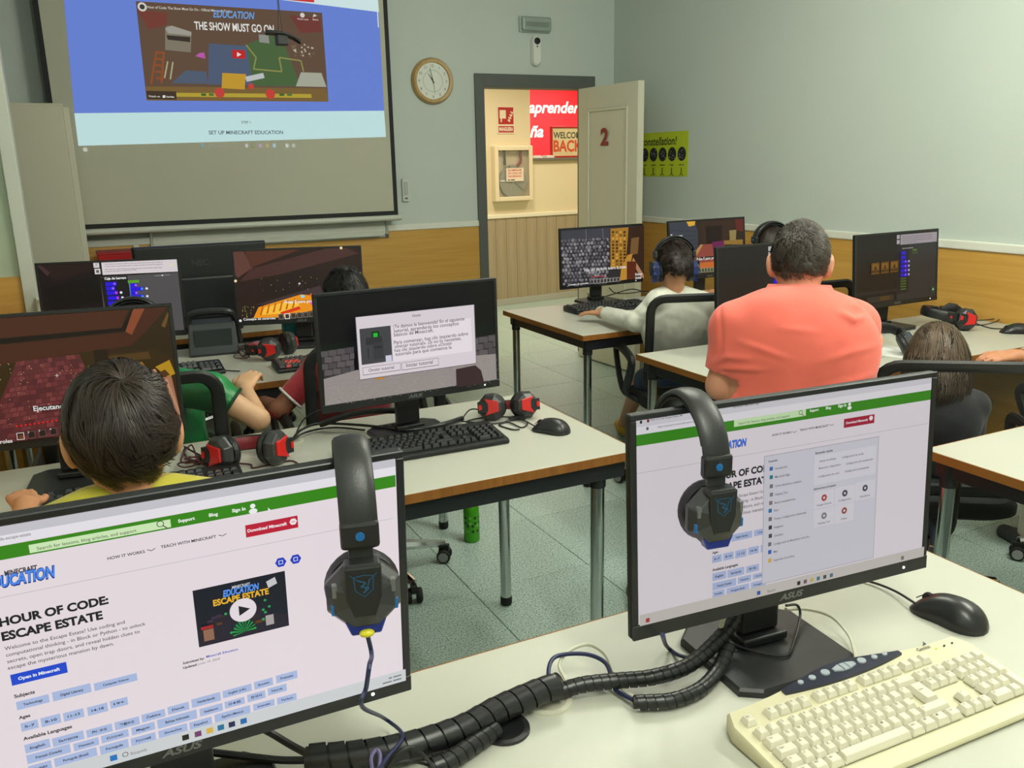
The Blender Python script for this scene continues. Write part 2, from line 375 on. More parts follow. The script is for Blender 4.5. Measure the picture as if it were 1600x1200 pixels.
# ---------------------------------------------------------------- corridor beyond the door
m_cream = pm('cream_wall', (226, 212, 176), .7, bump=(80, .06))
HO = np.array([3.97, 8.376, 0]); HR = .1
hall = plane_map(HO, HR); ho = thing('wall_hall', None, None, HO, HR); ho['kind'] = 'structure'
ou, ov = hall(829, 247); SIL = ov
wm = MB().span((-2.2, 0, 0), (ou, .14, CEIL)).span((ou, 0, 0), (2.6, .14, ov-.03)).span((1.75, 0, ov-.03), (2.6, .14, CEIL))
wm.build('wall_body', m_cream, ho)
MB().span((ou+.001, -.035, ov-.03), (1.75, .2, ov)).build('window_sill', pm('grey_sill', (112, 108, 92), .5), ho, bevel=.004)
hr = hall(830, 334)[1]
MB().span((-2.2, -.024, hr-.03), (2.6, 0, hr+.012)).build('chair_rail', pm('cream_rail', (236, 228, 204), .5), ho, bevel=.006)
MB().span((-2.2, -.02, 0), (2.6, -.006, .07)).build('skirting', pm('grey_skirting', (176, 176, 164), .5), ho, bevel=.003)
m_plank = pm('grey_oak_plank', (176, 160, 132), .5, wave=('Z', 22, 1.5, .3, (156, 140, 112)), rnd=.03)
pk = None
for i in range(-10, 15):
    if pk is None: pk = MB().span((.0015, -.012, .07), (.1285, 0, hr-.03)).build('plank', m_plank, ho, bevel=.002, seg=1); q = pk
    else: q = pk.copy(); S.collection.objects.link(q)
    q.location = (i*.13, 0, 0)
struct('wall_hall_left', MB().span((2.2, YB+.12, 0), (2.3, 8.6, CEIL)), m_cream); struct('wall_hall_right', MB().span((6.4, YB+.12, 0), (6.5, 11.1, CEIL)), m_cream)
struct('wall_hall_front', MB().span((XR+.12, YB+.02, 0), (6.4, YB+.12, CEIL)), m_cream)
YR = 10.6
struct('wall_reception', MB().span((3.6, YR, 0), (6.6, YR+.1, CEIL)), pm('red_wall', (238, 30, 44), .6)); struct('wall_reception_left', MB().span((3.5, 8.7, 0), (3.6, YR+.1, CEIL)), m_cream)
wt = thing('wall_lettering', 'white script lettering on the red wall beyond the corridor opening', 'lettering', (0, YR, 0)); rm = plane_map((0, YR, 0), 0)
cv = Canvas('wall_word', wt, pm('white_letter', (244, 240, 236), .5), -.004, project=rm)
cv.text('aprender', (826, 176), (906, 177), (240, 240, 240), 1.4, None, shear=.25); cv = Canvas('wall_word', wt, pm('white_letter', (244, 240, 236), .5), -.004, project=rm); cv.text('ña', (828, 214), (849, 213), (240, 240, 240), 1.4, None, shear=.25)
# welcome sign standing on the sill
a = hall(865, 238); b = hall(908, 197); w_ = b[0]-a[0]+.1; h_ = b[1]-SIL
sg = thing('welcome_sign', 'framed welcome back sign standing on the sill of the corridor opening', 'sign', HO+np.array([math.cos(HR)*a[0]-math.sin(HR)*.05, math.sin(HR)*a[0]+math.cos(HR)*.05, SIL]), HR)
MB().span((.015, 0, .015), (w_-.015, .02, h_-.015)).build('board', pm('cream_board', (222, 206, 160), .6), sg)
fm = MB()
for p, q in (((0, 0), (w_, .018)), ((0, h_-.018), (w_, h_)), ((0, .018), (.018, h_-.018)), ((w_-.018, .018), (w_, h_-.018))): fm.span((p[0], -.012, p[1]), (q[0], .02, q[1]))
fm.build('frame', pm('red_frame', (190, 32, 36), .4), sg, bevel=.003)
cv = Canvas('sign_lettering', sg, m_print, -.001); cv.text('WELCOME', (.035, h_*.62), (w_-.03, h_*.62), (60, 72, 66), 1, h_*.2, True); cv.text('BACK', (.035, h_*.2), (w_-.05, h_*.2), (214, 82, 40), 1.5, h_*.36, True)
for k, (x, w2, c) in enumerate(((-.30, .16, (230, 228, 220)), (-.09, .1, (236, 234, 230)))):
    p = HO+np.array([math.cos(HR)*(a[0]+x), math.sin(HR)*(a[0]+x), SIL])
    tag(MB().span((0, 0, 0), (w2, .1, .018)).span((.006, .004, .018), (w2-.02, .09, .026)).build('leaflet_stack', pm('paper_white', c, .7), None, loc=p, rot=(0, 0, HR)), ('wider' if k == 0 else 'narrower')+' white leaflet stack on the corridor sill', 'leaflets')
# safety sign and hose cabinet
a = hall(777, 209); b = hall(803, 166)
sf = thing('hose_sign', 'red fire hose sign above the hose cabinet', 'sign', HO+np.array([math.cos(HR)*a[0], math.sin(HR)*a[0], a[1]]), HR); w_ = b[0]-a[0]; h_ = b[1]-a[1]
MB().span((0, -.006, 0), (w_, 0, h_)).build('plate', pm('sign_white', (228, 216, 190), .4), sf)
cv = Canvas('sign_print', sf, m_print, -.0062); RD = (178, 36, 36)
cv.rect((.012, h_*.34), (w_-.012, h_-.012), RD, True); cv.rect((.012, .012), (w_-.012, h_*.28), RD, True); cv.text('MANGUERA', (.02, .028), (w_-.02, .028), (230, 220, 200), 2, h_*.14, True)
cv.rect((.03, h_*.55), (w_*.5, h_-.04), (226, 214, 186), True); cv.rect((.04, h_*.42), (.055, h_*.55), (226, 214, 186), True)
for k in range(4): cv.line([(w_*.6+k*.012, h_*(.5+k*.1)), (w_*.74+k*.012, h_*(.44+k*.1))], .012, (226, 214, 186), True); cv.line([(w_*.74+k*.012, h_*(.44+k*.1)), (w_*.66+k*.02, h_*(.56+k*.09))], .008, (226, 214, 186), True)
a = hall(769, 315); b = hall(826, 228); w_ = b[0]-a[0]; h_ = b[1]-a[1]
hc = thing('hose_cabinet', 'cream fire hose cabinet with glass front on the corridor wall', 'hose cabinet', HO+np.array([math.cos(HR)*a[0], math.sin(HR)*a[0], a[1]]), HR); D = .06
m_cab = pm('cream_enamel', (232, 218, 184), .35)
MB().span((0, -D, 0), (.02, 0, h_)).span((w_-.02, -D, 0), (w_, 0, h_)).span((.02, -D, 0), (w_-.02, 0, .02)).span((.02, -D, h_-.02), (w_-.02, 0, h_)).span((.02, -.02, .02), (w_-.02, 0, h_-.02)).build('cabinet_body', m_cab, hc, bevel=.004)
fm = MB(); bw = .045
fm.span((0, -D-.018, 0), (bw, -D, h_)).span((w_-bw, -D-.018, 0), (w_, -D, h_)).span((bw, -D-.018, 0), (w_-bw, -D, bw)).span((bw, -D-.018, h_-bw), (w_-bw, -D, h_))
fm.build('door_frame', m_cab, hc, bevel=.006)
gl = pm('cabinet_glass', (150, 156, 150), .06); gl.node_tree.nodes['Principled BSDF'].inputs['Alpha'].default_value = .16
MB().span((bw, -D-.006, bw), (w_-bw, -D-.003, h_-bw)).build('door_glass', gl, hc)
rc = (w_*.5, -.036, h_*.36); rr = w_*.36
MB().lathe([(.03, -.01), (rr, -.01), (rr, -.008), (rr*.55, -.008), (rr*.55, .01), (rr, .012), (rr, .015), (.03, .015)], 28, frame((0, -1, 0)), rc).build('hose_reel', pm('reel_grey', (176, 174, 156), .4, .2), hc, smooth=True)
hs = MB()
for k in range(4): hs.tube([(rc[0]+(rr*.6+k*.012)*math.cos(t), rc[1]-.002+k*.003, rc[2]+(rr*.6+k*.012)*math.sin(t)) for t in np.linspace(0, 6.28, 25)], .006, 6)
hs.build('hose', pm('hose_black', (40, 36, 34), .6), hc, smooth=True)
sp = MB()
for k in range(5):
    t = k*1.257+.6; sp.tube([(rc[0], rc[1]-.018, rc[2]), (rc[0]+rr*math.cos(t), rc[1]-.018, rc[2]+rr*math.sin(t))], .005, 6)
sp.build('reel_spokes', pm('satin_steel', (180, 180, 176), .3, 1), hc)
MB().tube([(w_*.72, -.04, h_-.05), (w_*.72, -.04, h_*.72), (w_*.6, -.04, h_*.62)], .015, 10, sm=4).build('valve_pipe', pm('valve_red', (150, 30, 34), .4), hc, smooth=True)
MB().tube([(w_*.3, -.04, h_-.04), (w_*.3, -.04, h_*.66)], [.01, .015], 10).build('nozzle', pm('nozzle_dark', (50, 46, 44), .4), hc, smooth=True)
cv = Canvas('warning_label', hc, m_print, -D-.0064); cv.rect((w_*.3, h_*.36), (w_*.76, h_*.6), (228, 214, 190), True)
for k, (t, c, z) in enumerate((('ROMPASE', (206, 70, 50), .545), ('EN CASO DE', (206, 70, 50), .49), ('INCENDIO', (206, 70, 50), .435))): cv.text(t, (w_*.35, h_*z), (w_*.71, h_*z), c, 1.5, h_*.035, True)
cv.bars((w_*.34, h_*.375), (w_*.52, h_*.375), h_*.022, (90, 86, 80), True)
# ---------------------------------------------------------------- lamps
def ceiling_lamp(x, y, sx, sy, wt_, col, label):
    t = thing('ceiling_light', label, 'lamp', (x, y, CEIL)); f = MB()
    for a, b in (((-sx/2-.02, -sy/2-.02), (sx/2+.02, -sy/2)), ((-sx/2-.02, sy/2), (sx/2+.02, sy/2+.02)), ((-sx/2-.02, -sy/2), (-sx/2, sy/2)), ((sx/2, -sy/2), (sx/2+.02, sy/2))): f.span((a[0], a[1], -.03), (b[0], b[1], 0))
    f.build('lamp_frame', m_white, t); MB().span((-sx/2, -sy/2, -.008), (sx/2, sy/2, 0)).build('diffuser', glow('diffuser_glow', (255, 250, 235), .8), t)
    area_light(0, 0, -.025, sx, sy, wt_, col, t)
for (x, y, ln, w, c), l in zip(ROOM_LIGHTS, ('tube batten on the ceiling above the front desk', 'tube batten on the ceiling near the right wall', 'tube batten on the ceiling in the middle of the room')):
    t = thing('ceiling_light', l, 'lamp', (x, y, CEIL)); MB().box((0, 0, -.02), (.1, ln, .04)).build('lamp_body', m_white, t, bevel=.004)
    for s in (-1, 1): MB().box((0, s*(ln/2-.02), -.07), (.05, .03, .07)).build('tube_socket', m_white, t)
    MB().tube([(0, -ln/2+.03, -.085), (0, ln/2-.03, -.085)], .013, 12).build('lamp_tube', glow('tube_glow', (255, 252, 240), 1.5), t, smooth=True)
    for k in (-1, 0, 1): bulb(0, k*ln*.33, -.14, .07, w/3, c, t)
for (x, y, a, b, w, c), l in zip(HALL_LIGHTS, ('square ceiling light in the corridor by the hose cabinet', 'square ceiling light further along the corridor', 'wide ceiling light in front of the red wall')): ceiling_lamp(x, y, a, b, w, c, l)
# ---------------------------------------------------------------- wall fittings
YW = YB
def wallpos(px, py, y=YW): return aty(px, py, y)
c0 = wallpos(674.5, 127); rad = .151
ck = thing('wall_clock', 'round wooden wall clock beside the projection screen', 'clock', c0); Rb = frame((0, -1, 0))
MB().lathe([(0, 0), (rad, 0), (rad, .02), (rad-.012, .038), (rad-.03, .036), (rad-.034, .018), (0, .018)], 48, Rb).build('clock_case', pm('light_wood', (196, 162, 102), .35, wave=('Z', 30, 1, .25, (170, 134, 78)), coat=.3), ck, smooth=True)
MB().lathe([(0, .019), (rad-.033, .019), (rad-.033, .021), (0, .021)], 48, Rb).build('dial', pm('dial_white', (226, 230, 220), .5), ck)
cv = Canvas('dial_print', ck, m_print, -.0212)
for h in range(1, 13):
    t = math.radians(90-30*h); r_ = rad-.052; cv.text(str(h), (r_*math.cos(t), r_*math.sin(t)-.009), None, (70, 70, 60), 0, .018, True, 1, 'c')
for k in range(48): t = k*math.pi/24; t2 = t+math.pi/24; cv.line([(.07*math.cos(t), .07*math.sin(t)), (.07*math.cos(t2), .07*math.sin(t2))], .0018, (120, 120, 105), True)
def hand(name, ang, l, w, y): t = math.radians(ang); MB().prism([(-w, -.015), (w, -.015), (w*.3, l), (-w*.3, l)], y, y+.0012, frame((0, -1, 0))@np.array([[math.cos(t), -math.sin(t), 0], [math.sin(t), math.cos(t), 0], [0, 0, 1]])).build(name, pm('hand_black', (20, 20, 20), .4), ck)
hand('hour_hand', 34, .058, .004, .023); hand('minute_hand', 13, .086, .003, .0245); hand('second_hand', 188, .09, .0012, .026)
c0 = wallpos(834, 39)
em = thing('emergency_light', 'pale grey translucent emergency light box above the door', 'light', c0)
MB().box((0, -.012, 0), (.245, .024, .108)).build('back_plate', pm('fitting_grey', (176, 188, 180), .5), em, bevel=.008)
MB().box((0, -.04, 0), (.232, .034, .096)).build('lens', pm('frosted_cover', (150, 164, 156), .25, coat=.4), em, bevel=.014, seg=3)
MB().box((0, -.058, -.004), (.18, .003, .03)).build('lamp_strip', pm('strip_grey', (128, 140, 132), .3), em, bevel=.001)
c0 = wallpos(834.5, 80)
sn = thing('wall_sensor', 'white pill shaped sensor with dark eye above the door', 'sensor', c0)
pl = [(.033*math.cos(t), .065+.033*math.sin(t)) for t in np.linspace(0, math.pi, 12)]+[(.033*math.cos(t), -.07+.033*math.sin(t)) for t in np.linspace(math.pi, 2*math.pi, 12)]
MB().prism(pl, 0, .05, frame((0, -1, 0))@np.diag([-1., 1, 1]) @ np.diag([1., 1, 1]), bev=(.86, .012)).build('sensor_body', pm('sensor_white', (226, 228, 220), .35), sn, smooth=True)
MB().lathe([(0, .049), (.024, .049), (.02, .06), (0, .062)], 20, frame((0, -1, 0)), (0, 0, .062)).build('sensor_eye', pm('eye_black', (22, 24, 28), .15), sn, smooth=True)
MB().lathe([(0, .049), (.006, .049), (.005, .053), (0, .053)], 10, frame((0, -1, 0)), (0, 0, .026)).build('indicator', pm('eye_black', (22, 24, 28), .15), sn)
c0 = wallpos(632.5, 297)
ws = thing('screen_remote', 'small white wall control beside the projection screen', 'wall switch', c0)
MB().box((0, -.012, 0), (.05, .024, .155)).build('housing', pm('switch_white', (206, 210, 200), .4), ws, bevel=.006)
MB().box((0, -.026, .012), (.03, .006, .09)).build('rocker', pm('switch_grey', (176, 182, 174), .4), ws, bevel=.002)
MB().box((0, -.026, -.055), (.02, .004, .012)).build('button', pm('button_dark', (90, 96, 92), .4), ws, bevel=.001)
# poster on the right wall
pp = plane_map((XR, 0, 0), -math.pi/2); a = pp(1074.5, 276); b = pp(1004, 206); a0 = pp(1074, 204)
u_r = a[0]; u_l = u_r-.78; z0 = a[1]; z1 = a0[1]
ps = thing('constellation_poster', 'lime green constellation poster on the right wall behind the door', 'poster', (XR-.001, -u_l, z0), -math.pi/2); pw = u_r-u_l; ph = z1-z0
MB().span((0, -.002, 0), (pw, 0, ph)).build('sheet', pm('lime_paper', (188, 204, 44), .6), ps)
cv = Canvas('poster_print', ps, m_print, -.0022, project=lambda x, y: (lambda q: (q[0]-u_l, q[1]-z0))(pp(x, y)))
cv.text('constellation!', (1003, 228), (1058, 226), (34, 36, 30), 1, None, shear=.2)
for k in range(7):
    x = pw-.068-k*.108; cv.disc((x, ph*.5), .047, (30, 34, 44), 24, True)
    for j in range(9): cv.disc((x+R0.uniform(-.03, .03), ph*.5+R0.uniform(-.03, .03)), .003, (214, 214, 200), 6, True)
    cv.bars((x-.028, ph*.25), (x+.028, ph*.25), .006, (50, 56, 30), True, k)
    cv.rect((x-.006, ph*.05), (x+.006, ph*.2), (96, 104, 40), True); cv.poly([(x-.03, ph*.02), (x, ph*.08), (x+.03, ph*.02), (x+.02, ph*.02), (x, ph*.05), (x-.02, ph*.02)], (96, 104, 40), True)
# whiteboard and projection screen
a = aty(237, 370, YB-.03); b = aty(605, 370, YB-.03)
wbt = thing('whiteboard', 'white magnetic board hanging behind the projection screen', 'whiteboard', (a[0], YB, b[2])); w_ = b[0]-a[0]
MB().span((0, -.02, 0), (w_, 0, 1.2)).build('board', pm('board_white', (208, 210, 198), .25), wbt)
MB().span((-.012, -.028, -.004), (w_+.012, 0, .014)).span((-.012, -.028, 1.19), (w_+.012, 0, 1.21)).span((-.012, -.028, .014), (.006, 0, 1.19)).span((w_-.006, -.028, .014), (w_+.012, 0, 1.19)).build('aluminium_frame', pm('aluminium', (176, 178, 170), .35, .8), wbt, bevel=.003)
MB().span((.08, -.08, .012), (w_-.05, -.028, .02)).span((.08, -.084, .012), (w_-.05, -.08, .03)).build('pen_tray', pm('tray_grey', (196, 198, 186), .4), wbt, bevel=.002)
MB().span((w_-.012, -.03, -.006), (w_+.014, .0, .02)).build('corner_cap', pm('cap_grey', (80, 82, 78), .5), wbt, bevel=.003)
YS = YB-.15; sx0 = aty(50, 0, YS)[0]; sx1 = aty(622, 335, YS)[0]; sz = aty(380, 347, YS)[2]
sc = thing('projection_screen', 'large pull down projection screen with black edges showing a web page', 'projection screen', (sx0, YS, sz)); w_ = sx1-sx0; h_ = CEIL-.1-sz
MB().span((.028, -.0015, .028), (w_-.028, 0, h_)).build('screen_fabric', pm('screen_fabric', (186, 184, 166), .8, bump=(300, .05)), sc)
for nm, p, q in (('black_edge', (0, 0), (.028, h_)), ('black_edge', (w_-.028, 0), (w_, h_)), ('black_edge', (.028, 0), (w_-.028, .028))): MB().span((p[0], -.002, p[1]), (q[0], .0006, q[1])).build(nm, pm('screen_black', (22, 24, 26), .7), sc)
MB().tube([(-.02, 0, -.018), (w_+.02, 0, -.018)], .019, 14).build('bottom_bar', pm('bar_white', (198, 200, 188), .35), sc, smooth=True)
MB().span((-.08, -.05, h_), (w_+.08, .07, h_+.1)).build('screen_case', pm('case_white', (210, 210, 204), .4), sc, bevel=.01)
cv = Canvas('projected_page', sc, screen_mat('projected_light', .8, .9), -.0022, project=(lambda f: lambda x, y: (lambda q: (q[0], q[1]))(f(x, y)))(plane_map((sx0, YS, sz), 0)))  # projector light put into the page itself as emission, no projector stands here
cv.label = 'projected web page with a video about coding'
cv.poly([(122.5, 228), (603, 214), (600, 173), (470, 174), (300, 175), (116, 177)], (206, 240, 240)); cv.poly([(116, 177), (300, 175), (470, 174), (600, 173), (592, 18), (585, -30), (97, -30)], (112, 140, 226))
cv.poly([(470, -30), (440, 0), (520, 10), (592, 19), (588, -30)], (222, 246, 246)); cv.poly([(445, -8), (490, -8), (491, 4), (447, 0)], (214, 60, 64))
cv.poly([(229, 157), (513, 159), (503, 20), (212, 2)], (104, 82, 66))
cv.poly([(229, 157), (513, 159), (510, 138), (227, 135)], (128, 102, 58)); cv.poly([(272, 145), (486, 147), (487, 153), (262, 151)], (190, 168, 60))
cv.poly([(325, 132), (445, 135), (442, 75), (326, 68)], (84, 98, 124)); cv.poly([(420, 55), (440, 60), (470, 135), (395, 134), (385, 70)], (80, 106, 66))
cv.poly([(268, 130), (325, 131), (322, 112), (290, 110)], (86, 100, 120)); cv.poly([(462, 135), (510, 136), (502, 114), (470, 113)], (176, 178, 160)); cv.poly([(214, 16), (262, 20), (260, 40), (232, 46)], (124, 66, 56)); cv.poly([(452, 24), (500, 28), (502, 50), (470, 52)], (120, 62, 56))
cv.poly([(258, 78), (298, 82), (299, 52), (262, 40), (258, 44)], (136, 128, 112)); cv.poly([(258, 44), (268, 40), (299, 50), (299, 56), (262, 52)], (168, 164, 152)); cv.poly([(262, 62), (297, 66), (297, 58), (260, 55)], (62, 54, 48))
for k in range(5): cv.line([(243, 82+k*10), (256, 83+k*10)], .012, (150, 84, 46))
cv.line([(244, 80), (236, 132)], .012, (150, 84, 46)); cv.line([(256, 81), (252, 130)], .012, (150, 84, 46)); cv.poly([(305, 88), (321, 92), (319, 82), (311, 83)], (196, 96, 178)); cv.line([(262, 96), (257, 122)], .008, (186, 176, 140)); cv.line([(270, 97), (266, 124)], .008, (186, 176, 140)); cv.poly([(405, 66), (421, 68), (419, 55), (404, 54)], (150, 152, 146)); cv.line([(384, 70), (400, 90), (396, 108), (440, 112), (436, 90), (470, 95), (474, 112)], .008, (150, 150, 84))
for k in range(26): cv.disc((460+R0.uniform(-6, 30), 78+R0.uniform(-10, 10)), .006, R0.choice([(196, 190, 176), (130, 110, 90)]), 5)
for x, c in ((314, (70, 106, 50)), (326, (86, 120, 60)), (436, (70, 106, 50)), (448, (86, 120, 60))): cv.rect((x, 146), (x+8, 150), c)
for x, y in ((343, 145), (422, 147), (392, 135)): cv.disc((x, y), .03 if x != 392 else .018, (206, 70, 62), 8)
cv.poly([(346, 138), (382, 140), (384, 116), (347, 114)], (206, 160, 52)); cv.line([(384, 124), (412, 118)], .03, (200, 206, 206))
cv.poly([(230, 155), (276, 156), (275, 143), (228, 142)], (70, 56, 44)); cv.text('Watch on', (232, 152), (250, 152.5), (220, 216, 206), 1); cv.text('YouTube', (259, 152.5), (272, 153), (240, 238, 230), 2); cv.poly([(254, 153), (258, 153), (258, 149), (254, 149)], (240, 240, 236))
cv.disc((222, 11), .024, (226, 226, 216), 20); cv.disc((222, 11), .014, (70, 64, 60), 16)
cv.text('Hour of Code: The Show Must Go On - Official Minecraft Trailer', (230, 13), (363, 21), (226, 222, 212), .6, .014)
cv.text('EDUCATION', (333, 27), (398, 29), (116, 170, 236), 1.1, .040, shear=.3); cv.text('THE SHOW MUST GO ON', (304, 46), (428, 51), (240, 240, 234), 1.1, .044)
cv.poly([(363, 91), (383, 92), (382, 79), (362, 78)], (206, 40, 40)); cv.poly([(370, 89), (377, 85.5), (370, 81.5)], (240, 236, 230))
cv.disc((472, 24), .014, (226, 222, 214), 14); cv.text('Watch Later', (464, 31), (482, 32), (226, 222, 214), .5); cv.poly([(488, 27), (495, 25), (490, 22)], (226, 222, 214)); cv.text('Share', (488, 32), (497, 33), (226, 222, 214), .5)
cv.text('STEP 1', (377, 193), (391, 192.5), (96, 110, 108), .5); cv.text('SET UP MINECRAFT EDUCATION', (326, 210), (442, 208), (84, 98, 96), .7)
cv.rect((588.5, 18), (591.5, 43), (232, 238, 236))
for x, c in ((316, (130, 170, 176)), (385, (206, 206, 196)), (396, (150, 160, 120)), (406, (190, 170, 190)), (417, (196, 176, 130)), (428, (176, 206, 214)), (448, (214, 216, 206)), (458, (190, 200, 190))): cv.rect((x-2.5, 225), (x+2.5, 230.5), c)
cv.text('Búsqueda', (331, 230), (348, 229.5), (190, 188, 176), .5); cv.disc((133, 234), .012, (210, 210, 200), 12)
# tall cabinet in the corner, red tray, white conduit
c0 = aty(117, 300, 5.3); cx1 = c0[0]; ct = aty(97, 161, 5.3)[2]
cb = thing('tall_cabinet', 'tall grey beige storage cabinet in the corner left of the screen', 'cabinet', (cx1, 5.3, 0)); m_gb = pm('grey_beige', (196, 192, 170), .5)
MB().span((-.85, .012, 0), (.0, .32, ct)).build('carcass', m_gb, cb, bevel=.003)
for x0, x1 in ((-.85, -.427), (-.423, -.004)):
    d_ = MB().span((x0, -.008, .06), (x1, .012, ct-.012)).build('cabinet_door', m_gb, cb, bevel=.003)
    MB().tube([(x1-.03 if x0 < -.5 else x0+.03, -.008, .95), (x1-.03 if x0 < -.5 else x0+.03, -.03, .95), (x1-.03 if x0 < -.5 else x0+.03, -.03, 1.07), (x1-.03 if x0 < -.5 else x0+.03, -.008, 1.07)], .005, 8).build('handle', pm('satin_steel', (180, 180, 176), .3, 1), d_)
MB().span((-.004, .0, .0), (.026, .32, ct-.02)).build('side_panel', pm('side_panel_beige', (204, 200, 180), .5), cb, bevel=.003)
a = aty(213, 383, YB-.03); tag(MB().span((-.016, -.02, 0), (.016, 0, RZ0-.0)).build('cable_duct', m_white, None, loc=(a[0], YB-.012, 0), bevel=.002), 'white vertical cable duct on the ochre wall below the screen', 'cable duct')
# ================================================================ furniture and equipment builders
TZ = .74
m_top = pm('white_laminate', (184, 184, 172), .38, var=(3, .015)); m_edge = pm('brown_edge', (150, 98, 40), .45, wave=('X', 40, 1, .2, (126, 78, 28)))
m_steel = pm('black_steel', (26, 29, 34), .45); m_chrome = pm('chrome', (196, 200, 200), .16, 1); m_blk = pm('black_plastic', (20, 21, 23), .45, bump=(400, .05)); m_blk2 = pm('black_satin', (30, 31, 33), .36)
m_rub = pm('rubber', (18, 18, 18), .7)
LEG = {}
def table(label, x0, x1, y0, y1, rz=0, ins=(.1, .045), legs=(0, 1, 2, 3)):
    cx, cy = (x0+x1)/2, (y0+y1)/2; w, d = x1-x0, y1-y0
    t = thing('desk', label, 'desk', (cx, cy, 0), rz, 'white computer desks')
    MB().span((-w/2, -d/2, TZ-.024), (w/2, d/2, TZ)).build('tabletop', m_top, t, bevel=.002)
    e = MB(); k = .0025
    e.span((-w/2-k, -d/2-k, TZ-.0245), (w/2+k, -d/2, TZ-.0008)).span((-w/2-k, d/2, TZ-.0245), (w/2+k, d/2+k, TZ-.0008)).span((-w/2-k, -d/2, TZ-.0245), (-w/2, d/2, TZ-.0008)).span((w/2, -d/2, TZ-.0245), (w/2+k, d/2, TZ-.0008))
    e.build('edge_band', m_edge, t)
    f = MB(); a, b = w/2-.03, d/2-.03
    for s in (-1, 1): f.box((0, s*b, TZ-.05), (2*a, .028, .05)).box((s*(w/2-ins[0]), 0, TZ-.05), (.028, 2*b-.03, .05))
    f.build('under_frame', m_steel, t, bevel=.003)
    for i, (sx, sy) in enumerate(((-1, -1), (1, -1), (-1, 1), (1, 1))):
        if 'leg' not in LEG:
            l = MB().lathe([(0, .03), (.019, .03), (.019, TZ-.1), (0, TZ-.1)], 20).build('leg', m_chrome, t, smooth=True)
            c1 = MB().lathe([(0, TZ-.1), (.0225, TZ-.1), (.0225, TZ-.026), (0, TZ-.026)], 20).build('leg_sleeve', m_steel, l, smooth=True)
            c2 = MB().lathe([(0, 0), (.017, 0), (.0205, .006), (.0205, .032), (0, .032)], 20).build('foot', m_rub, l, smooth=True); LEG['leg'] = l
        else:
            l = copy_tree(LEG['leg'], t)
        l.location = (sx*(w/2-ins[0]), sy*(d/2-ins[1]), 0)
    return t
# ---- monitors
MW, MH = .541, .322; SB, STp, SBt = .0095, .0085, .022
m_glass = pm('screen_glass', (10, 11, 12), .3, spec=.3)
m_bezel = pm('bezel_black', (24, 26, 29), .4); m_logo = pm('logo_grey', (120, 122, 124), .35, .6)
class Mon: pass
def monitor(label, c, yaw, tilt, base=(.22, .2), strength=1.0, logo=True, boff=.04, name='monitor', group='desk monitors'):
    M_ = Mon(); c = np.array(c, float); yaw = math.radians(yaw); tilt = math.radians(tilt)
    U = np.array([math.cos(yaw), math.sin(yaw), 0]); Nn = np.array([-math.sin(yaw), math.cos(yaw), 0]); V = np.array([0, 0, math.cos(tilt)])+Nn*math.sin(tilt); F = np.cross(U, V)
    b = c+Nn*boff; t = thing(name, label, 'monitor', (b[0], b[1], TZ), yaw, group); M_.t = t; M_.c = c; M_.top = c+V*MH/2; M_.U = U; M_.N = Nn; M_.V = V
    p = MB(); X, Z = MW/2, MH/2
    def rc(x, z, y, dz=0): return [(-x, y, -z+dz), (x, y, -z+dz), (x, y, z+dz), (-x, y, z+dz)]
    p.loft([rc(X, Z, .0), rc(X, Z, .012), rc(X-.03, Z-.02, .02), rc(.17, .1, .048, -.02), rc(.16, .09, .05, -.02)])
    pn = p.build('panel_housing', m_blk, t, bevel=.003, loc=(0, -boff, c[2]-TZ), rot=(-tilt, 0, 0)); M_.pn = pn
    f = MB(); y0, y1 = -.0045, 0
    f.span((-X, y0, Z-STp), (X, y1, Z)).span((-X, y0-.001, -Z), (X, y1, -Z+SBt)).span((-X, y0, -Z+SBt), (-X+SB, y1, Z-STp)).span((X-SB, y0, -Z+SBt), (X, y1, Z-STp))
    f.build('bezel', m_bezel, pn, bevel=.0012, seg=1)
    MB().span((-X+SB, -.002, -Z+SBt), (X-SB, -.0005, Z-STp)).build('screen_glass', m_glass, pn)
    MB().lathe([(0, 0), (.0022, 0), (.0022, .0006), (0, .0006)], 10, frame((0, -1, 0)), (X-.05, -.0055, -Z+.011)).build('power_light', glow('led_white', (255, 255, 255), 2.5), pn)
    if logo:
        cv = Canvas('logo_print', pn, m_logo, -.0056); cv.text('ASUS', (-.022, -Z+.007), (.022, -Z+.007), (130, 132, 134), 1.5, .0095, True, shear=.3)
    MB().box((0, .028-boff*0, .0), (.07, .022, .12)).build('neck', m_blk2, t, loc=(0, -.005, .09), bevel=.004)
    MB().box((0, 0, 0), (.085, .05, .014)).build('neck_collar', m_blk, t, loc=(0, .022, .022), bevel=.003)
    bw, bd = base; q = .03
    pl = [(-bw/2+q, -bd/2), (bw/2-q, -bd/2), (bw/2, -bd/2+q*.6), (bw/2, bd/2-q), (bw/2-q, bd/2), (-bw/2+q, bd/2), (-bw/2, bd/2-q), (-bw/2, -bd/2+q*.6)]
    MB().prism(pl, 0, .013, bev=(.97, .004)).build('stand_base', pm('base_black', (34, 35, 37), .42, bump=(500, .04)), t)
    def uv(px, py):
        d = ray(px, py); tt = ((c-CAM)@F)/(d@F); r = CAM+d*tt-c; return (float(r@U), float(r@V))
    M_.uv = uv
    M_.cv = Canvas('screen_picture', pn, screen_mat('display_%.2f' % strength, strength), -.0021, project=uv)
    M_.x0, M_.x1, M_.z0, M_.z1 = -X+SB, X-SB, -Z+SBt, Z-STp
    return M_
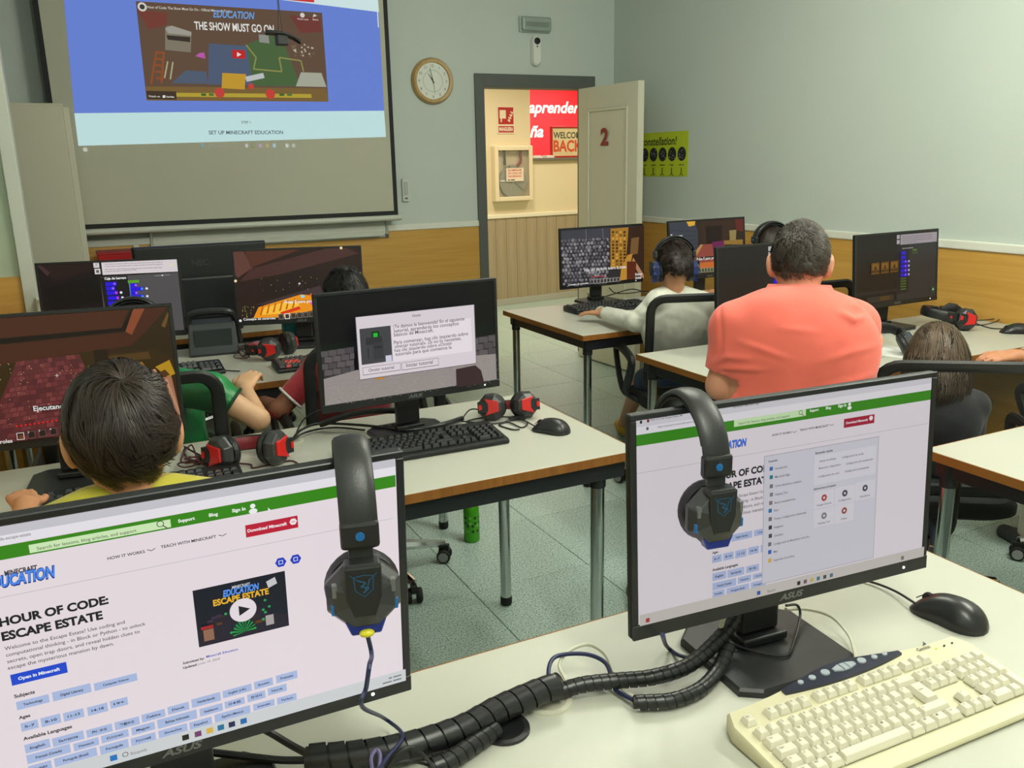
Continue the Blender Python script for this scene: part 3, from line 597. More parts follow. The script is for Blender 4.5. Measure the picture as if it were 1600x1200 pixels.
# ---- office chairs
m_net = mesh_fabric('chair_net', (26, 27, 28), .0036, .8); m_chair = pm('chair_black', (18, 19, 20), .5); m_seat = pm('seat_fabric', (22, 23, 25), .85, bump=(500, .2))
CH = {}
def rrect(w, h, r, n=5):
    out = []
    for cx, cz, a in ((w/2-r, h/2-r, 0), (-w/2+r, h/2-r, 90), (-w/2+r, -h/2+r, 180), (w/2-r, -h/2+r, 270)):
        out += [(cx+r*math.cos(math.radians(a+90*k/n)), cz+r*math.sin(math.radians(a+90*k/n))) for k in range(n+1)]
    return out
def make_chair():
    t = thing('office_chair', 'x', 'chair', (0, 0, 0), 0, 'black mesh office chairs')
    st = MB(); pl = rrect(.46, .45, .1)
    def ring(k, z): return [(p[0]*k, p[1]*k+.02, z) for p in pl]
    st.loft([ring(.9, .415), ring(1, .43), ring(1, .455), ring(.94, .475), ring(.7, .48)]).build('seat', m_seat, t, smooth=True)
    # back: curved frame, net, lumbar pad
    def bk(x, z): return np.array([x, -.215-.035*((z-.55)/.4)+.55*x*x, z])
    W2, z0, z1 = .225, .52, .93
    o = rrect(2*W2, z1-z0, .06); fr = [bk(x, z+(z0+z1)/2) for x, z in o]+[bk(o[0][0], o[0][1]+(z0+z1)/2)]
    MB().tube(fr, .0155, 8, sx=1.3, sy=.75, up=(0, 1, 0)).build('backrest_frame', m_chair, t, smooth=True)
    n = MB(); nx, nz = 12, 14; V = [bk((-.215+.43*i/nx), z0+.01+(z1-z0-.02)*j/nz) for j in range(nz+1) for i in range(nx+1)]
    n.add(V, [(j*(nx+1)+i, j*(nx+1)+i+1, (j+1)*(nx+1)+i+1, (j+1)*(nx+1)+i) for j in range(nz) for i in range(nx)]); n.build('backrest_net', m_net, t, smooth='all')
    MB().box((0, -.235, .62), (.4, .018, .075)).build('lumbar_bar', m_chair, t, bevel=.008)
    MB().tube([(0, -.02, .40), (0, -.2, .40), (0, -.262, .45), (0, -.262, .62)], .02, 8, sm=4, sx=1.6, sy=.6, up=(1, 0, 0)).build('back_bracket', m_chair, t, smooth=True)
    for s in (-1, 1):
        MB().tube([(s*.22, .05, .43), (s*.275, .06, .47), (s*.285, .15, .62), (s*.285, .13, .665), (s*.285, .02, .67), (s*.285, -.12, .655), (s*.285, -.13, .61), (s*.275, -.02, .48), (s*.22, -.03, .43)], .018, 8, sm=5, sx=1.25, sy=.75, up=(s, 0, 0)).build('armrest', m_chair, t, smooth=True)
    MB().lathe([(0, .09), (.028, .09), (.028, .27), (.02, .27), (.02, .40), (0, .40)], 16).build('gas_column', m_blk2, t, smooth=True)
    MB().box((0, 0, .405), (.2, .22, .03)).build('seat_mechanism', m_chair, t, bevel=.006)
    b = MB().lathe([(0, .075), (.045, .075), (.045, .125), (0, .125)], 18)
    for k in range(5):
        a = 2*math.pi*k/5+.3; d = np.array([math.cos(a), math.sin(a), 0]); b.tube([d*.03+np.array([0, 0, .105]), d*.15+np.array([0, 0, .095]), d*.285+np.array([0, 0, .075])], [.022, .014], 8)
    b.build('star_base', m_chrome, t, smooth=True)
    c0 = None
    for k in range(5):
        a = 2*math.pi*k/5+.3
        if c0 is None:
            c0 = MB().box((0, 0, .055), (.022, .04, .03)).lathe([(0, .05), (.006, .05), (.006, .085), (0, .085)], 8).build('caster', m_chair, t, bevel=.002); Rx = frame((1, 0, 0))
            for s in (-1, 1):
                MB().lathe([(0, -.01), (.024, -.01), (.027, -.006), (.027, .006), (.024, .01), (0, .01)], 18, Rx, (s*.019, 0, .027)).build('wheel', m_rub, c0, smooth=True)
                MB().lathe([(.013, s*.0101), (.019, s*.0101), (.019, s*.0125), (.013, s*.0125)], 18, Rx, (s*.019, 0, .027)).build('wheel_ring', pm('ring_grey', (140, 142, 142), .4), c0)
            q = c0
        else: q = copy_tree(c0, t)
        q.location = (math.cos(a)*.285, math.sin(a)*.285, 0); q.rotation_euler = (0, 0, a+1.1)
    return t
def chair(label, x, y, rz=0):
    if 'c' not in CH: CH['c'] = make_chair(); t = CH['c']
    else: t = copy_tree(CH['c'])
    t.location = (x, y, 0); t.rotation_euler = (0, 0, math.radians(rz)); t['label'] = label; return t
# ---- keyboards
U_ = .0190
def key_layout():
    K = []
    def row(y, x, ws, names):
        for w, nm in zip(ws, names):
            if w > 0: K.append((x, y, w, 1, nm))
            x += abs(w)
    row(5.35, 0, [1], ['Esc']); row(5.35, 2, [1]*4, ['F1', 'F2', 'F3', 'F4']); row(5.35, 6.5, [1]*4, ['F5', 'F6', 'F7', 'F8']); row(5.35, 11, [1]*4, ['F9', 'F10', 'F11', 'F12']); row(5.35, 15.25, [1]*3, ['', '', ''])
    row(4, 0, [1]*13+[2], list('º1234567890')+["'", '¡', '<']); row(3, 0, [1.5]+[1]*12, ['Tab']+list('QWERTYUIOP')+['`', '+']); K.append((13.65, 2.5, 1.35, 2, 'Enter'))
    row(2, 0, [1.75]+[1]*11, ['Caps']+list('ASDFGHJKLÑ')+['´']); row(1, 0, [1.25]+[1]*11+[2.75], ['Sh', '<']+list('ZXCVBNM')+[',', '.', '-', 'Sh']); row(0, 0, [1.25]*3+[6.25]+[1.25]*4, ['Ctrl', 'W', 'Alt', '', 'AGr', 'W', 'M', 'Ctrl'])
    row(4, 15.25, [1]*3, ['Ins', 'Ini', 'Re']); row(3, 15.25, [1]*3, ['Sup', 'Fin', 'Av']); row(1, 16.25, [1], ['^']); row(0, 15.25, [1]*3, ['<', 'v', '>'])
    row(4, 18.5, [1]*4, ['Bl', '/', '*', '-']); row(3, 18.5, [1]*3, list('789')); row(2, 18.5, [1]*3, list('456')); row(1, 18.5, [1]*3, list('123')); row(0, 18.5, [2, 1], ['0', '.']); K.append((21.5, 2.5, 1, 2, '+')); K.append((21.5, .5, 1, 2, ''))
    return K
KM = {}
def keyboard(label, c, rz, body_mat, key_mat, beige=False, legends=None, accent=None, joined=False, group='keyboards', sc=1.0):
    t = thing('keyboard', label, 'keyboard', (c[0], c[1], TZ), math.radians(rz), group)
    if sc != 1: t.scale = (sc, sc, sc)
    w = 22.5*U_; kd = 6.5*U_; x0 = -w/2; f0 = -kd/2-.004; zf, sl = .017, .085
    def zt(y): return zf+sl*(y-f0)
    if beige:
        top = [(-w/2-.014, -kd/2-.026), (w/2+.014, -kd/2-.026), (w/2+.016, kd/2-.01), (w/2+.004, kd/2+.016)]
        top += [(x, kd/2+.016+.026*math.exp(-((x+.01)/.1)**2)+.0*x) for x in np.linspace(w/2-.02, -w/2+.02, 22)]+[(-w/2-.004, kd/2+.016), (-w/2-.016, kd/2-.01)]
    else: top = [(-w/2-.008, -kd/2-.016), (w/2+.008, -kd/2-.016), (w/2+.01, -kd/2-.01), (w/2+.01, kd/2+.008), (w/2+.004, kd/2+.014), (-w/2-.004, kd/2+.014), (-w/2-.01, kd/2+.008), (-w/2-.01, -kd/2-.01)]
    def ring(k, dz, z=None): return [(x*(1-k*.02), y*(1-k*.06), z if z is not None else max(.004, (zt(y)+dz) if y > f0 else zt(f0)+dz-.25*(f0-y))) for x, y in top]
    MB().loft([ring(.6, 0, .001), ring(0, 0, .005), ring(0, -.004), ring(.5, 0)]).build('keyboard_body', body_mat, t, smooth=True)
    ks = MB(); L_ = []
    for kx, ky, kw, kh, nm in key_layout():
        X = x0+(kx+kw/2)*U_; Y = -kd/2+(ky+.5)*U_ if kh == 1 else -kd/2+(ky+.5)*U_; W_, D_ = kw*U_-.0016, kh*U_-.0016; h = .0085
        V = [np.array([sx*W_/2, sy*D_/2, -.001]) for sx, sy in ((-1, -1), (1, -1), (1, 1), (-1, 1))]; q = .0032
        Tt = [np.array([sx*(W_/2-q), sy*(D_/2-q)+.0008, h]) for sx, sy in ((-1, -1), (1, -1), (1, 1), (-1, 1))]; Md = [v*.97+np.array([0, 0, .0022]) for v in V]
        km = accent[1] if accent and nm in accent[0] else key_mat
        if joined and km is key_mat:
            ks.loft([[v+np.array([X, Y, zt(Y)+.001]) for v in r] for r in (V, Tt)], cap0=False)
        else:
            kk = (round(kw, 2), kh, km.name)
            if kk not in KM: KM[kk] = o = MB().loft([V, Md, Tt], cap0=False).build('key', km, t, bevel=.0007, seg=1)
            else: o = KM[kk].copy(); S.collection.objects.link(o); o.parent = t
            o.location = (X, Y, zt(Y)+.0005); o.rotation_euler = (math.atan(sl), 0, 0)
        L_.append((nm, X, Y, zt(Y)+.0005+h, W_))
    if joined and ks.v:
        o = ks.build('key_field', key_mat, t); o['kind'] = 'stuff'
    if legends:
        cv = Canvas('key_legends', t, m_print, 0, step=0); cv.place = ((0, 0, 0), (-math.pi/2, 0, 0)); cv.leg = True
        # canvas lies in the key plane: local x, z(up) -> keyboard x, y
        cv2 = cv
        cv.place = ((0, 0, 0), (-math.pi/2+math.atan(sl), 0, 0)); KEYL.append((cv, L_, sl, legends))
        sl_ = math.atan(sl)
        for nm, X, Y, Z, W_ in L_:
            if nm: v_ = Y*math.cos(sl_)+Z*math.sin(sl_); cv.text(nm, (X-W_/2+.0048, v_+.0002), None, legends, .6, .0042 if len(nm) == 1 else .0028, True)
        z_ = L_[40]; cv.y0 = -( -z_[2]*math.sin(sl_)+z_[3]*math.cos(sl_)) - .0006
    return t
KEYL = []
# ---- mice
def mouse(label, c, rz, mat, sc=1.0, stripe=None, group='computer mice', text=None, z=TZ):
    t = thing('computer_mouse', label, 'mouse', (c[0], c[1], z), math.radians(rz), group); t.scale = (sc, sc, sc)
    L = .118; rings = []
    for i in range(21):
        u = .5-.5*math.cos(math.pi*i/20); y = -L/2+L*u; e = max(.02, 1-abs(2*u-1)**3.2)**.42; w = .0345*e*(1-.12*math.exp(-((u-.55)/.2)**2)); h = .040*max(.05, 1-abs(2*u-.82)**2.2*.62)*max(.06, 1-abs(2*u-1)**6)**.5
        rings.append([(w*1.0*math.cos(a)*(1 if math.sin(a) > .3 else 1.03), y, .0015+h*max(0, math.sin(a))**.8) for a in np.linspace(0, math.pi, 15)]+[(-w*.94, y, 0), (w*.94, y, 0)])
    b = MB().loft(rings).build('mouse_body', mat, t, smooth='all')
    MB().lathe([(0, -.004), (.009, -.004), (.011, -.002), (.011, .002), (.009, .004), (0, .004)], 16, frame((1, 0, 0)), (0, .034, .0205)).build('scroll_wheel', m_rub, t, smooth=True)
    MB().tube([(0, .055, .014), (0, .045, .0225), (0, .03, .0305), (0, .008, .0385)], .0009, 5, sm=4).build('button_seam', m_rub, t)
    if stripe: MB().tube([(.012, -.035, .0325), (.0135, 0, .0365), (.012, .03, .0315)], .0013, 6, sm=5).build('side_stripe', stripe, t)
    if text:
        cv = Canvas('mouse_logo', t, m_print, 0, step=0); cv.text(text, (-.014, 0), (.014, 0), (150, 150, 150), 1, None, True); cv.place = ((0, -.03, .0388), (-math.pi/2-.32, 0, 0))
    return t
# ---- headsets
m_hs = pm('headset_black', (26, 27, 28), .42, bump=(300, .05)); m_pad = pm('leatherette', (22, 22, 23), .45, bump=(120, .25)); m_hs2 = pm('headset_charcoal', (48, 49, 50), .35)
m_blue = pm('accent_blue', (22, 96, 160), .35); m_blued = pm('deep_blue_light', (24, 42, 130), .3, coat=.3); m_red = pm('accent_red', (196, 32, 30), .3, coat=.3); m_redd = pm('dark_red_pad', (120, 22, 32), .5)
def headset(label, mat4, accent='blue', mic=False, cupk=1.0, spread=.078, group='gaming headsets', emblem=True, cable=None, tall=.118, sc=1.0, cupmat=None):
    t = thing('headset', label, 'headset', (0, 0, 0), 0, group)
    M4 = Matrix(mat4) if not isinstance(mat4, Matrix) else mat4; loc, rot, _ = M4.decompose(); t.location = loc; t.rotation_euler = rot.to_euler(); t.scale = (sc, sc, sc)
    red = accent == 'red'
    A = [math.radians(a) for a in np.linspace(-8, 188, 27)]
    path = [np.array([spread*1.06*math.cos(a), 0, .03+(tall-.03)*math.sin(a)]) for a in A]
    MB().tube(path, 1, 12, sx=.0065, sy=.0215, up=(0, 1, 0)).build('headband', m_hs, t, smooth=True)
    pth = [np.array([(spread*1.06-.008)*math.cos(a), 0, .03+(tall-.038)*math.sin(a)]) for a in A[4:-4]]
    MB().tube(pth, 1, 10, sx=.006, sy=.0185, up=(0, 1, 0)).build('headband_pad', m_redd if red else m_pad, t, smooth=True)
    for s in (-1, 1):
        X = spread
        h = MB().box((s*(X+.004), 0, .034), (.016, .044, .032)).build('slider_housing', m_hs, t, bevel=.004)
        MB().lathe([(0, 0), (.0055, 0), (.005, .0012), (0, .0014)], 16, frame((s, 0, 0)), (s*(X+.012), 0, .034)).build('slider_button', m_red if red else m_blue, h)
        MB().box((s*(X+.003), 0, .008), (.007, .028, .034)).build('slider', m_hs2, t, bevel=.001)
        # cup: faceted shell outward along s*x
        def oct_(ry, rz, x, dz=0): return [np.array([s*x, cupk*ry*math.cos(a), -.040+dz+cupk*rz*math.sin(a)]) for a in np.linspace(math.pi/8, 2*math.pi+math.pi/8, 8, endpoint=False)]
        cup = MB().loft([oct_(.041, .041, X-.014), oct_(.050, .049, X-.006), oct_(.051, .049, X+.004), oct_(.042, .041, X+.019, .001), oct_(.020, .024, X+.026, .004)]).build('ear_cup', cupmat or m_hs2, t, bevel=.0015, seg=1)
        Rr = frame((s, 0, 0))
        MB().lathe([(.024, -.032), (.034, -.034), (.046, -.028), (.049, -.02), (.045, -.010), (.024, -.010)], 28, frame((1, 0, 0)) if s > 0 else frame((-1, 0, 0)), (s*(X), 0, -.040), sx=cupk, sy=1.04*cupk).build('ear_cushion', m_pad, cup, smooth=True)
        Q = np.stack([np.array([0, s*1., 0]), np.array([0, 0, 1.]), np.array([s*1., 0, 0])], 1)   # polygon xy -> y,z ; out along s*x
        MB().prism([(-.0205, .004), (.0205, .004), (.0205, -.034), (.012, -.058), (-.012, -.058), (-.0205, -.034)], 0, .0055, Q, (s*(X+.0225), 0, 0), bev=(.93, .001)).build('yoke_plate', m_hs, cup)
        MB().box((s*(X+.0145), 0, .0), (.022, .041, .012)).build('yoke_bracket', m_hs, cup, bevel=.003)
        if red:
            MB().prism([(-.03, -.02), (-.012, -.032), (.012, -.032), (.03, -.02), (.018, -.068), (-.018, -.068)], 0, .006, Q, (s*(X+.0226), 0, 0), bev=(.9, .001)).build('accent_panel', m_red, cup)
            MB().prism([(-.008, -.010), (.008, -.010), (.01, .001), (-.01, .001)], 0, .003, Q, (s*(X+.027), 0, 0)).build('accent_chip', m_red, cup)
        else:
            for q in (-1, 1):
                MB().box((s*(X+.0135), q*.0375*cupk, -.050), (.010, .008, .013)).build('accent_chip', m_blue, cup, bevel=.001)
                MB().box((s*(X+.0165), q*.036*cupk, -.026), (.008, .006, .016)).build('silver_rib', pm('rib_grey', (120, 122, 124), .3, .5), cup, bevel=.001)
            MB().prism([(-.024, -.040-.030*cupk), (.024, -.040-.030*cupk), (.017, -.040-.0505*cupk), (-.017, -.040-.0505*cupk)], -.010, .0075, Q, (s*(X+.01), 0, 0)).build('light_strip', m_blued, cup, bevel=.002)
            if emblem and s > 0:
                cv = Canvas('emblem_print', cup, pm('emblem_blue', (26, 74, 104), .4), 0, step=.00004); cv.place = ((s*(X+.0283), 0, -.018), (0, 0, s*math.pi/2)); k = .011
                cv.line([(-k, k), (0, k*1.15), (k, k), (k*.9, -k*.5), (0, -k*1.25), (-k*.9, -k*.5), (-k, k)], .0012, (30, 90, 120), True); cv.line([(-k*1.4, k*1.3), (-k*.5, k*.5)], .0012, (30, 90, 120), True); cv.line([(k*1.4, k*1.3), (k*.5, k*.5)], .0012, (30, 90, 120), True)
                cv.line([(-k*.6, k*.6), (k*.2, k*.3), (-k*.3, -.1*k), (k*.5, -.3*k), (-.1*k, -.8*k)], .0022, (30, 90, 120), True); cv.line([(k*.6, k*.7), (k*.4, 0), (k*.1, -.5*k)], .0016, (30, 90, 120), True)
    if mic: MB().tube([(-spread-.012, .03, -.053), (-spread-.014, .075, -.07), (-spread+.01, .105, -.085)], .0045, 8, sm=5).ball((-spread+.012, .108, -.086), (.008, .008, .008)).build('microphone_boom', m_hs, t, smooth=True)
    return t
def mat_zxy(loc, rz=0, rx=0, ry=0):
    return Matrix.Translation(Vector(tuple(map(float, loc)))) @ Euler((math.radians(rx), math.radians(ry), math.radians(rz)), 'XYZ').to_matrix().to_4x4()
def cable(name, label, pts, r, mat, cat='cable', sm=6, n=7, group=None):
    return tag(MB().tube(pts, r, n, sm=sm).build(name, mat, None, smooth=True), label, cat, group)
m_cable = pm('cable_black', (18, 18, 19), .5); m_cred = pm('cable_dark_red', (70, 24, 28), .5); m_cbeige = pm('cable_beige', (196, 194, 176), .5); m_cblue = pm('cable_blue', (26, 34, 74), .45)
# ================================================================ desks, monitors and what they show
T_near = table('white desk nearest the camera carrying two web page screens', XL+.03, 1.424, .44, 1.136)
T_mid = table('white desk of the second row with the tutorial screen and black mouse', XL+.03, 1.285, 1.845, 2.53)
T_far = table('white desk of the third row below the red and black headset', XL+.03, 1.34, 3.155, 3.95)
T_r1 = table('white desk by the open door with the boy in white', 1.975, 3.74, 3.275, 4.09, ins=(.05, .045))
T_r2 = table('white desk in front of the man in the coral shirt', 1.962, 3.74, 2.14, 2.838, ins=(.05, .045))
T_r3 = table('empty white desk at the right edge behind the front monitor', 1.945, 3.74, .82, 1.475, ins=(.05, .045))
T_t = table('white desk at the front below the projection screen', -.1, 1.25, 4.2, 4.85, ins=(.05, .045))
MF1 = monitor('left front monitor with a lesson page and a video thumbnail', (.033, .914, 1.023), -.2, -3.5, strength=.86)
MF2 = monitor('right front monitor with start menu open over the web page', (.889, .885, 1.014), -4.1, 3.0, strength=.70)
MM = monitor('second row monitor showing a tutorial welcome dialog', (.800, 2.247, 1.017), 2.9, .8, strength=.92)
ML = monitor('second row monitor with brick path game in front of the dark haired boy', (-.08, 2.294, 1.02), -6.6, 4.9, strength=.8)
MFL = monitor('third row monitor with a dark room and code toolbox', (.102, 3.863, .989), -12.4, 3.4, strength=.85)
MF2R = monitor('third row monitor with glowing orange game scene', (.831, 3.727, 1.006), -17.4, 4.0, strength=.9)
MR1 = monitor('monitor with a grey cobblestone wall on the desk by the door', (2.543, 4.018, .996), 2.2, 1.8, strength=.85)
MR2 = monitor('monitor with a long red carpet hall behind the boy in white', (3.117, 3.839, 1.016), 1.9, 6.4, strength=.8)
MR3 = monitor('dark monitor half hidden by the head of the man in coral', (2.407, 2.585, 1.016), 2, 4, strength=.7)
MR4 = monitor('dark monitor against the ochre right wall with purple code blocks', (3.217, 2.668, 1.011), 2.1, 4.7, strength=.62)
def full(m, c): m.cv.rect((m.x0, m.z1), (m.x1, m.z0), c, True); return m.cv
def cl(m, p): return (min(max(p[0], m.x0), m.x1), min(max(p[1], m.z0), m.z1))
def clipwrap(m):
    f = m.uv; m.cv.project = lambda x, y: cl(m, f(x, y))
for m_ in (MF1, MF2, MM, ML, MFL, MF2R, MR1, MR2, MR3, MR4): clipwrap(m_)
def band(m, pt, pb, c, l=None, r=None):
    """strip across the screen between the heights of two pixels"""
    a, b = m.uv(*pt)[1], m.uv(*pb)[1]; m.cv.rect((m.x0 if l is None else m.uv(*l)[0], min(a, m.z1)), (m.x1 if r is None else m.uv(*r)[0], max(b, m.z0)), c, True)
def chip(cv, t, a, b, c=(176, 194, 232), tc=(36, 46, 84)):
    A, B = cv.P(a), cv.P(b); cv.rect(A, B, c, True); h = A[1]-B[1]; w = B[0]-A[0]
    if t: cv.text(t, (A[0]+w*.2, B[1]+h*.36), (B[0]-w*.2, B[1]+h*.36), tc, 1.2, h*.28, True)
# ---- left front page
m = MF1; cv = full(m, (240, 229, 234)); GR = (58, 140, 26); DK = (30, 32, 36)
band(m, (0, 800), (0, 836), (206, 204, 212)); band(m, (0, 836), (0, 851), (240, 236, 242)); band(m, (400, 780), (400, 799.5), GR, r=(617, 750))
cv.text('education.minecraft.net/es-es/lessons/hour-of-code-escape-estate', (-150, 870), (49, 837), (96, 96, 104), 0, .0036)
cv.rect((44.5, 850), (267, 822), (214, 242, 190)); cv.text('Search for lessons, blog articles, and support', (58, 858), (213, 828), (96, 116, 88), .4)
q = m.uv(250, 817); cv.disc(q, .0036, (60, 70, 60), 16, True); cv.disc(q, .0028, (214, 242, 190), 16, True); cv.line([(q[0]+.0025, q[1]-.0025), (q[0]+.006, q[1]-.006)], .001, (60, 70, 60), True)
for t, a, b in (('Support', (278, 815), (304, 810)), ('Blog', (326, 806), (340, 803)), ('Sign In', (362, 799), (383, 795))): cv.text(t, a, b, (240, 248, 236), 2)
q = m.uv(394, 789); cv.disc(q, .0028, (246, 250, 246), 14, True); cv.disc((q[0], q[1]-.006), .0045, (246, 250, 246), 14, True, .7)
q = m.uv(418, 795); cv.poly([(q[0], q[1]+.003), (q[0]+.003, q[1]-.001), (q[0], q[1]-.003)], (240, 240, 240), True)
cv.text('HOW IT WORKS', (168, 873), (226, 860), DK, .8); cv.text('TEACH WITH MINECRAFT', (251, 855), (337, 837), DK, .8)
for x, y in ((236, 857), (347, 834)): q = m.uv(x, y); cv.line([(q[0]-.004, q[1]+.001), (q[0], q[1]-.001), (q[0]+.004, q[1]+.001)], .0007, DK, True)
cv.rect((382, 819), (465, 822), (196, 30, 58)); cv.text('Download Minecraft', (386, 830), (447, 816), (248, 238, 240), 2); q = m.uv(457, 813); cv.disc(q, .0042, (250, 240, 242), 6, True); cv.line([(q[0]-.002, q[1]), (q[0]+.002, q[1])], .0008, (196, 30, 58), True)
a, b = m.uv(0, 931), m.uv(400, 851); cv.rect((m.x0, (a[1]+b[1])/2+.0004), (m.x1-.006, (a[1]+b[1])/2-.0004), (206, 200, 206), True)
cv.text('MINECRAFT', (8, 897), (59, 887), (54, 56, 60), 2, .0052); cv.text('EDUCATION', (-22, 920), (88, 897), (30, 60, 150), 3.5, .0125, shear=.2); cv.text('EDUCATION', (-23, 919), (88, 896), (82, 146, 246), 1.5, .0115, shear=.2)
cv.text('HOUR OF CODE:', (0, 976), (170, 940), DK, 2.2); cv.text('ESCAPE ESTATE', (4, 998), (161, 964), DK, 2.2)
for t, a, b in (('Welcome to the Escape Estate! Use coding and', (8, 1013), (195, 972)), ('computational thinking - in Block or Python - to unlock', (10, 1023), (227, 974)), ('secrets, open trap doors, and reveal hidden clues to', (12, 1033), (218, 986)), ('escape the mysterious mansion by dawn.', (13, 1043), (178, 1005))): cv.text(t, a, b, (74, 72, 78), .3)
cv.rect((16, 1051), (106, 1047), (28, 76, 214)); cv.text('Open in Minecraft', (29, 1059), (94, 1044), (238, 242, 252), 2)
for t, a, b in (('Subjects', (23, 1087), (55, 1080)), ('Ages', (30, 1120), (48, 1116)), ('Available Languages', (37, 1153), (113, 1135))): cv.text(t, a, b, DK, 1.5)
for t, a, b in (('Technology', (25, 1093), (78, 1093)), ('Digital Literacy', (81, 1078), (143, 1077)), ('Computer Science', (146, 1064), (214.5, 1059)), ('5-7', (32, 1126), (61, 1132)), ('8-10', (63, 1118), (96, 1124)), ('11-13', (98, 1110), (132, 1115)), ('14-18', (135.5, 1101), (169, 1106)), ('19+', (171, 1091), (200, 1096)),
    ('English', (38, 1159), (79.5, 1162)), ('Български', (81, 1149), (132, 1149)), ('简体中文', (134, 1136), (176, 1137)), ('繁體中文', (178, 1124), (218, 1126)), ('Čeština', (220, 1112), (258, 1114)), ('Dansk', (260.5, 1100), (295, 1103)), ('Nederlands', (297.5, 1088), (344, 1089)), ('English (UK)', (346, 1075), (392, 1074)), ('Suomi', (395, 1061), (425, 1065)), ('Français', (429, 1051), (463, 1054)),
    ('Français (Canada)', (41, 1174), (111, 1169)), ('Deutsch', (114, 1156), (155, 1157)), ('Ελληνικά', (157, 1144), (201, 1144)), ('Magyar', (204, 1131), (242, 1133)), ('Bahasa Indonesia', (244, 1119), (307, 1116)), ('Italiano', (310, 1102), (347, 1104)), ('日本語', (349, 1091), (381, 1093)), ('한국어', (384, 1080), (413, 1084)), ('Norsk', (416, 1070), (446, 1073)),
    ('Polski', (44, 1190), (82, 1193)), ('Português (Brasil)', (84, 1178), (152, 1173)), ('Português', (155, 1159), (201, 1160)), ('Русский', (203, 1147), (243, 1148)), ('Slovenčina', (246, 1135), (292, 1134)), ('Español', (294, 1122), (330, 1124)), ('Español (México)', (333, 1110), (389.5, 1107)), ('Svenska', (393, 1094), (427, 1095)), ('Türkçe', (430, 1084), (461, 1086))): chip(cv, t, a, b)
cv.rect((299, 917), (449, 971), (20, 26, 40)); A, B = m.uv(299, 917), m.uv(449, 971); tw, th = B[0]-A[0], A[1]-B[1]
def tp(u, v): return (A[0]+u*tw, B[1]+v*th)
cv.poly([tp(0, .0), tp(1, 0), tp(1, .22), tp(.8, .3), tp(.72, .45), tp(.5, .5), tp(.42, .62), tp(.36, .5), tp(.2, .42), tp(.1, .3), tp(0, .26)], (36, 30, 48), True)
for k in range(16): u, v = R0.uniform(.1, .8), R0.uniform(.15, .45); cv.rect(tp(u, v+.05), tp(u+.06, v), ((92, 60, 30), (60, 44, 70), (50, 38, 30))[k % 3], True)
for k in range(11): t0 = k*.32; cv.poly([tp(.5, .1), tp(.5+.13*math.cos(t0), .1+.22*math.sin(t0)), tp(.5+.13*math.cos(t0+.16), .1+.2*math.sin(t0+.16))], (20, 130+R0.randint(0, 60), 70), True)
for k in range(9): cv.disc(tp(R0.uniform(.28, .85), R0.uniform(.05, .65)), .0016, (40, 170, 90), 7, True)
cv.rect(tp(.04, .36), tp(.17, .31), (176, 36, 40), True); cv.rect(tp(.06, .3), tp(.17, .1), (150, 108, 84), True); cv.rect(tp(.74, .3), tp(.83, .12), (176, 168, 168), True); cv.poly([tp(.78, .9), tp(.88, .95), tp(.9, .83), tp(.8, .78)], (206, 206, 210), True)
cv.text('MINECRAFT', (360, 912.5), (388, 906), (214, 214, 214), 1.5, .0034); cv.text('EDUCATION', (346, 925), (402, 913), (92, 156, 250), 2, .0078, shear=.2); cv.text('ESCAPE ESTATE', (331, 939), (417, 921), (240, 186, 50), 2, .0072)
q = m.uv(377, 945); cv.disc(q, .0142, (238, 228, 234), 28, True); cv.poly([(q[0]-.0045, q[1]+.0062), (q[0]+.0075, q[1]), (q[0]-.0045, q[1]-.0062)], (26, 28, 34), True)
cv.text('Submitted by:', (284, 1029), (317, 1021), DK, 1.5); cv.text('Minecraft Education', (320, 1019), (369, 1008), (50, 74, 190), .8); cv.text('Updated:', (284, 1036), (306, 1030), DK, 1.5); cv.text('junio 19, 2024', (307, 1030), (341, 1021), (140, 136, 140), .3)
for x, y in ((435, 871), (458, 866)): q = m.uv(x, y); cv.disc(q, .0062, (38, 62, 196), 6, True); cv.rect((q[0]-.0025, q[1]+.0025), (q[0]+.0025, q[1]-.0025), (206, 214, 246), True); cv.rect((q[0]-.0016, q[1]+.0016), (q[0]+.0016, q[1]-.0016), (38, 62, 196), True)
cv.rect((620.5, 745), (623, 845), (120, 118, 122)); cv.rect((m.x0, m.z0+.0165), (m.x1, m.z0), (214, 218, 220), True)
for x, y, c in ((178, 1181, (30, 120, 200)), (289, 1150, (30, 28, 26)), (308, 1143, (120, 60, 110)), (326, 1137, (226, 186, 80)), (343, 1132, (40, 120, 160)), (360, 1127, (34, 40, 84)), (378, 1121, (40, 110, 180))): q = m.uv(x, y); cv.rect((q[0]-.0035, m.z0+.012), (q[0]+.0035, m.z0+.005), c, True)
cv.text('Búsqueda', (m.uv(204, 1172)[0], m.z0+.006), (m.uv(229, 1166)[0], m.z0+.006), (140, 138, 132), .3, .004, True); q = m.uv(196, 1175)[0]; cv.disc((q, m.z0+.009), .003, (60, 60, 60), 14, True); cv.disc((q, m.z0+.009), .0023, (214, 218, 220), 14, True)
cv.bars((m.x1-.022, m.z0+.0095), (m.x1-.006, m.z0+.0095), .002, (130, 134, 138), True); cv.bars((m.x1-.03, m.z0+.0045), (m.x1-.006, m.z0+.0045), .002, (130, 134, 138), True, 2)
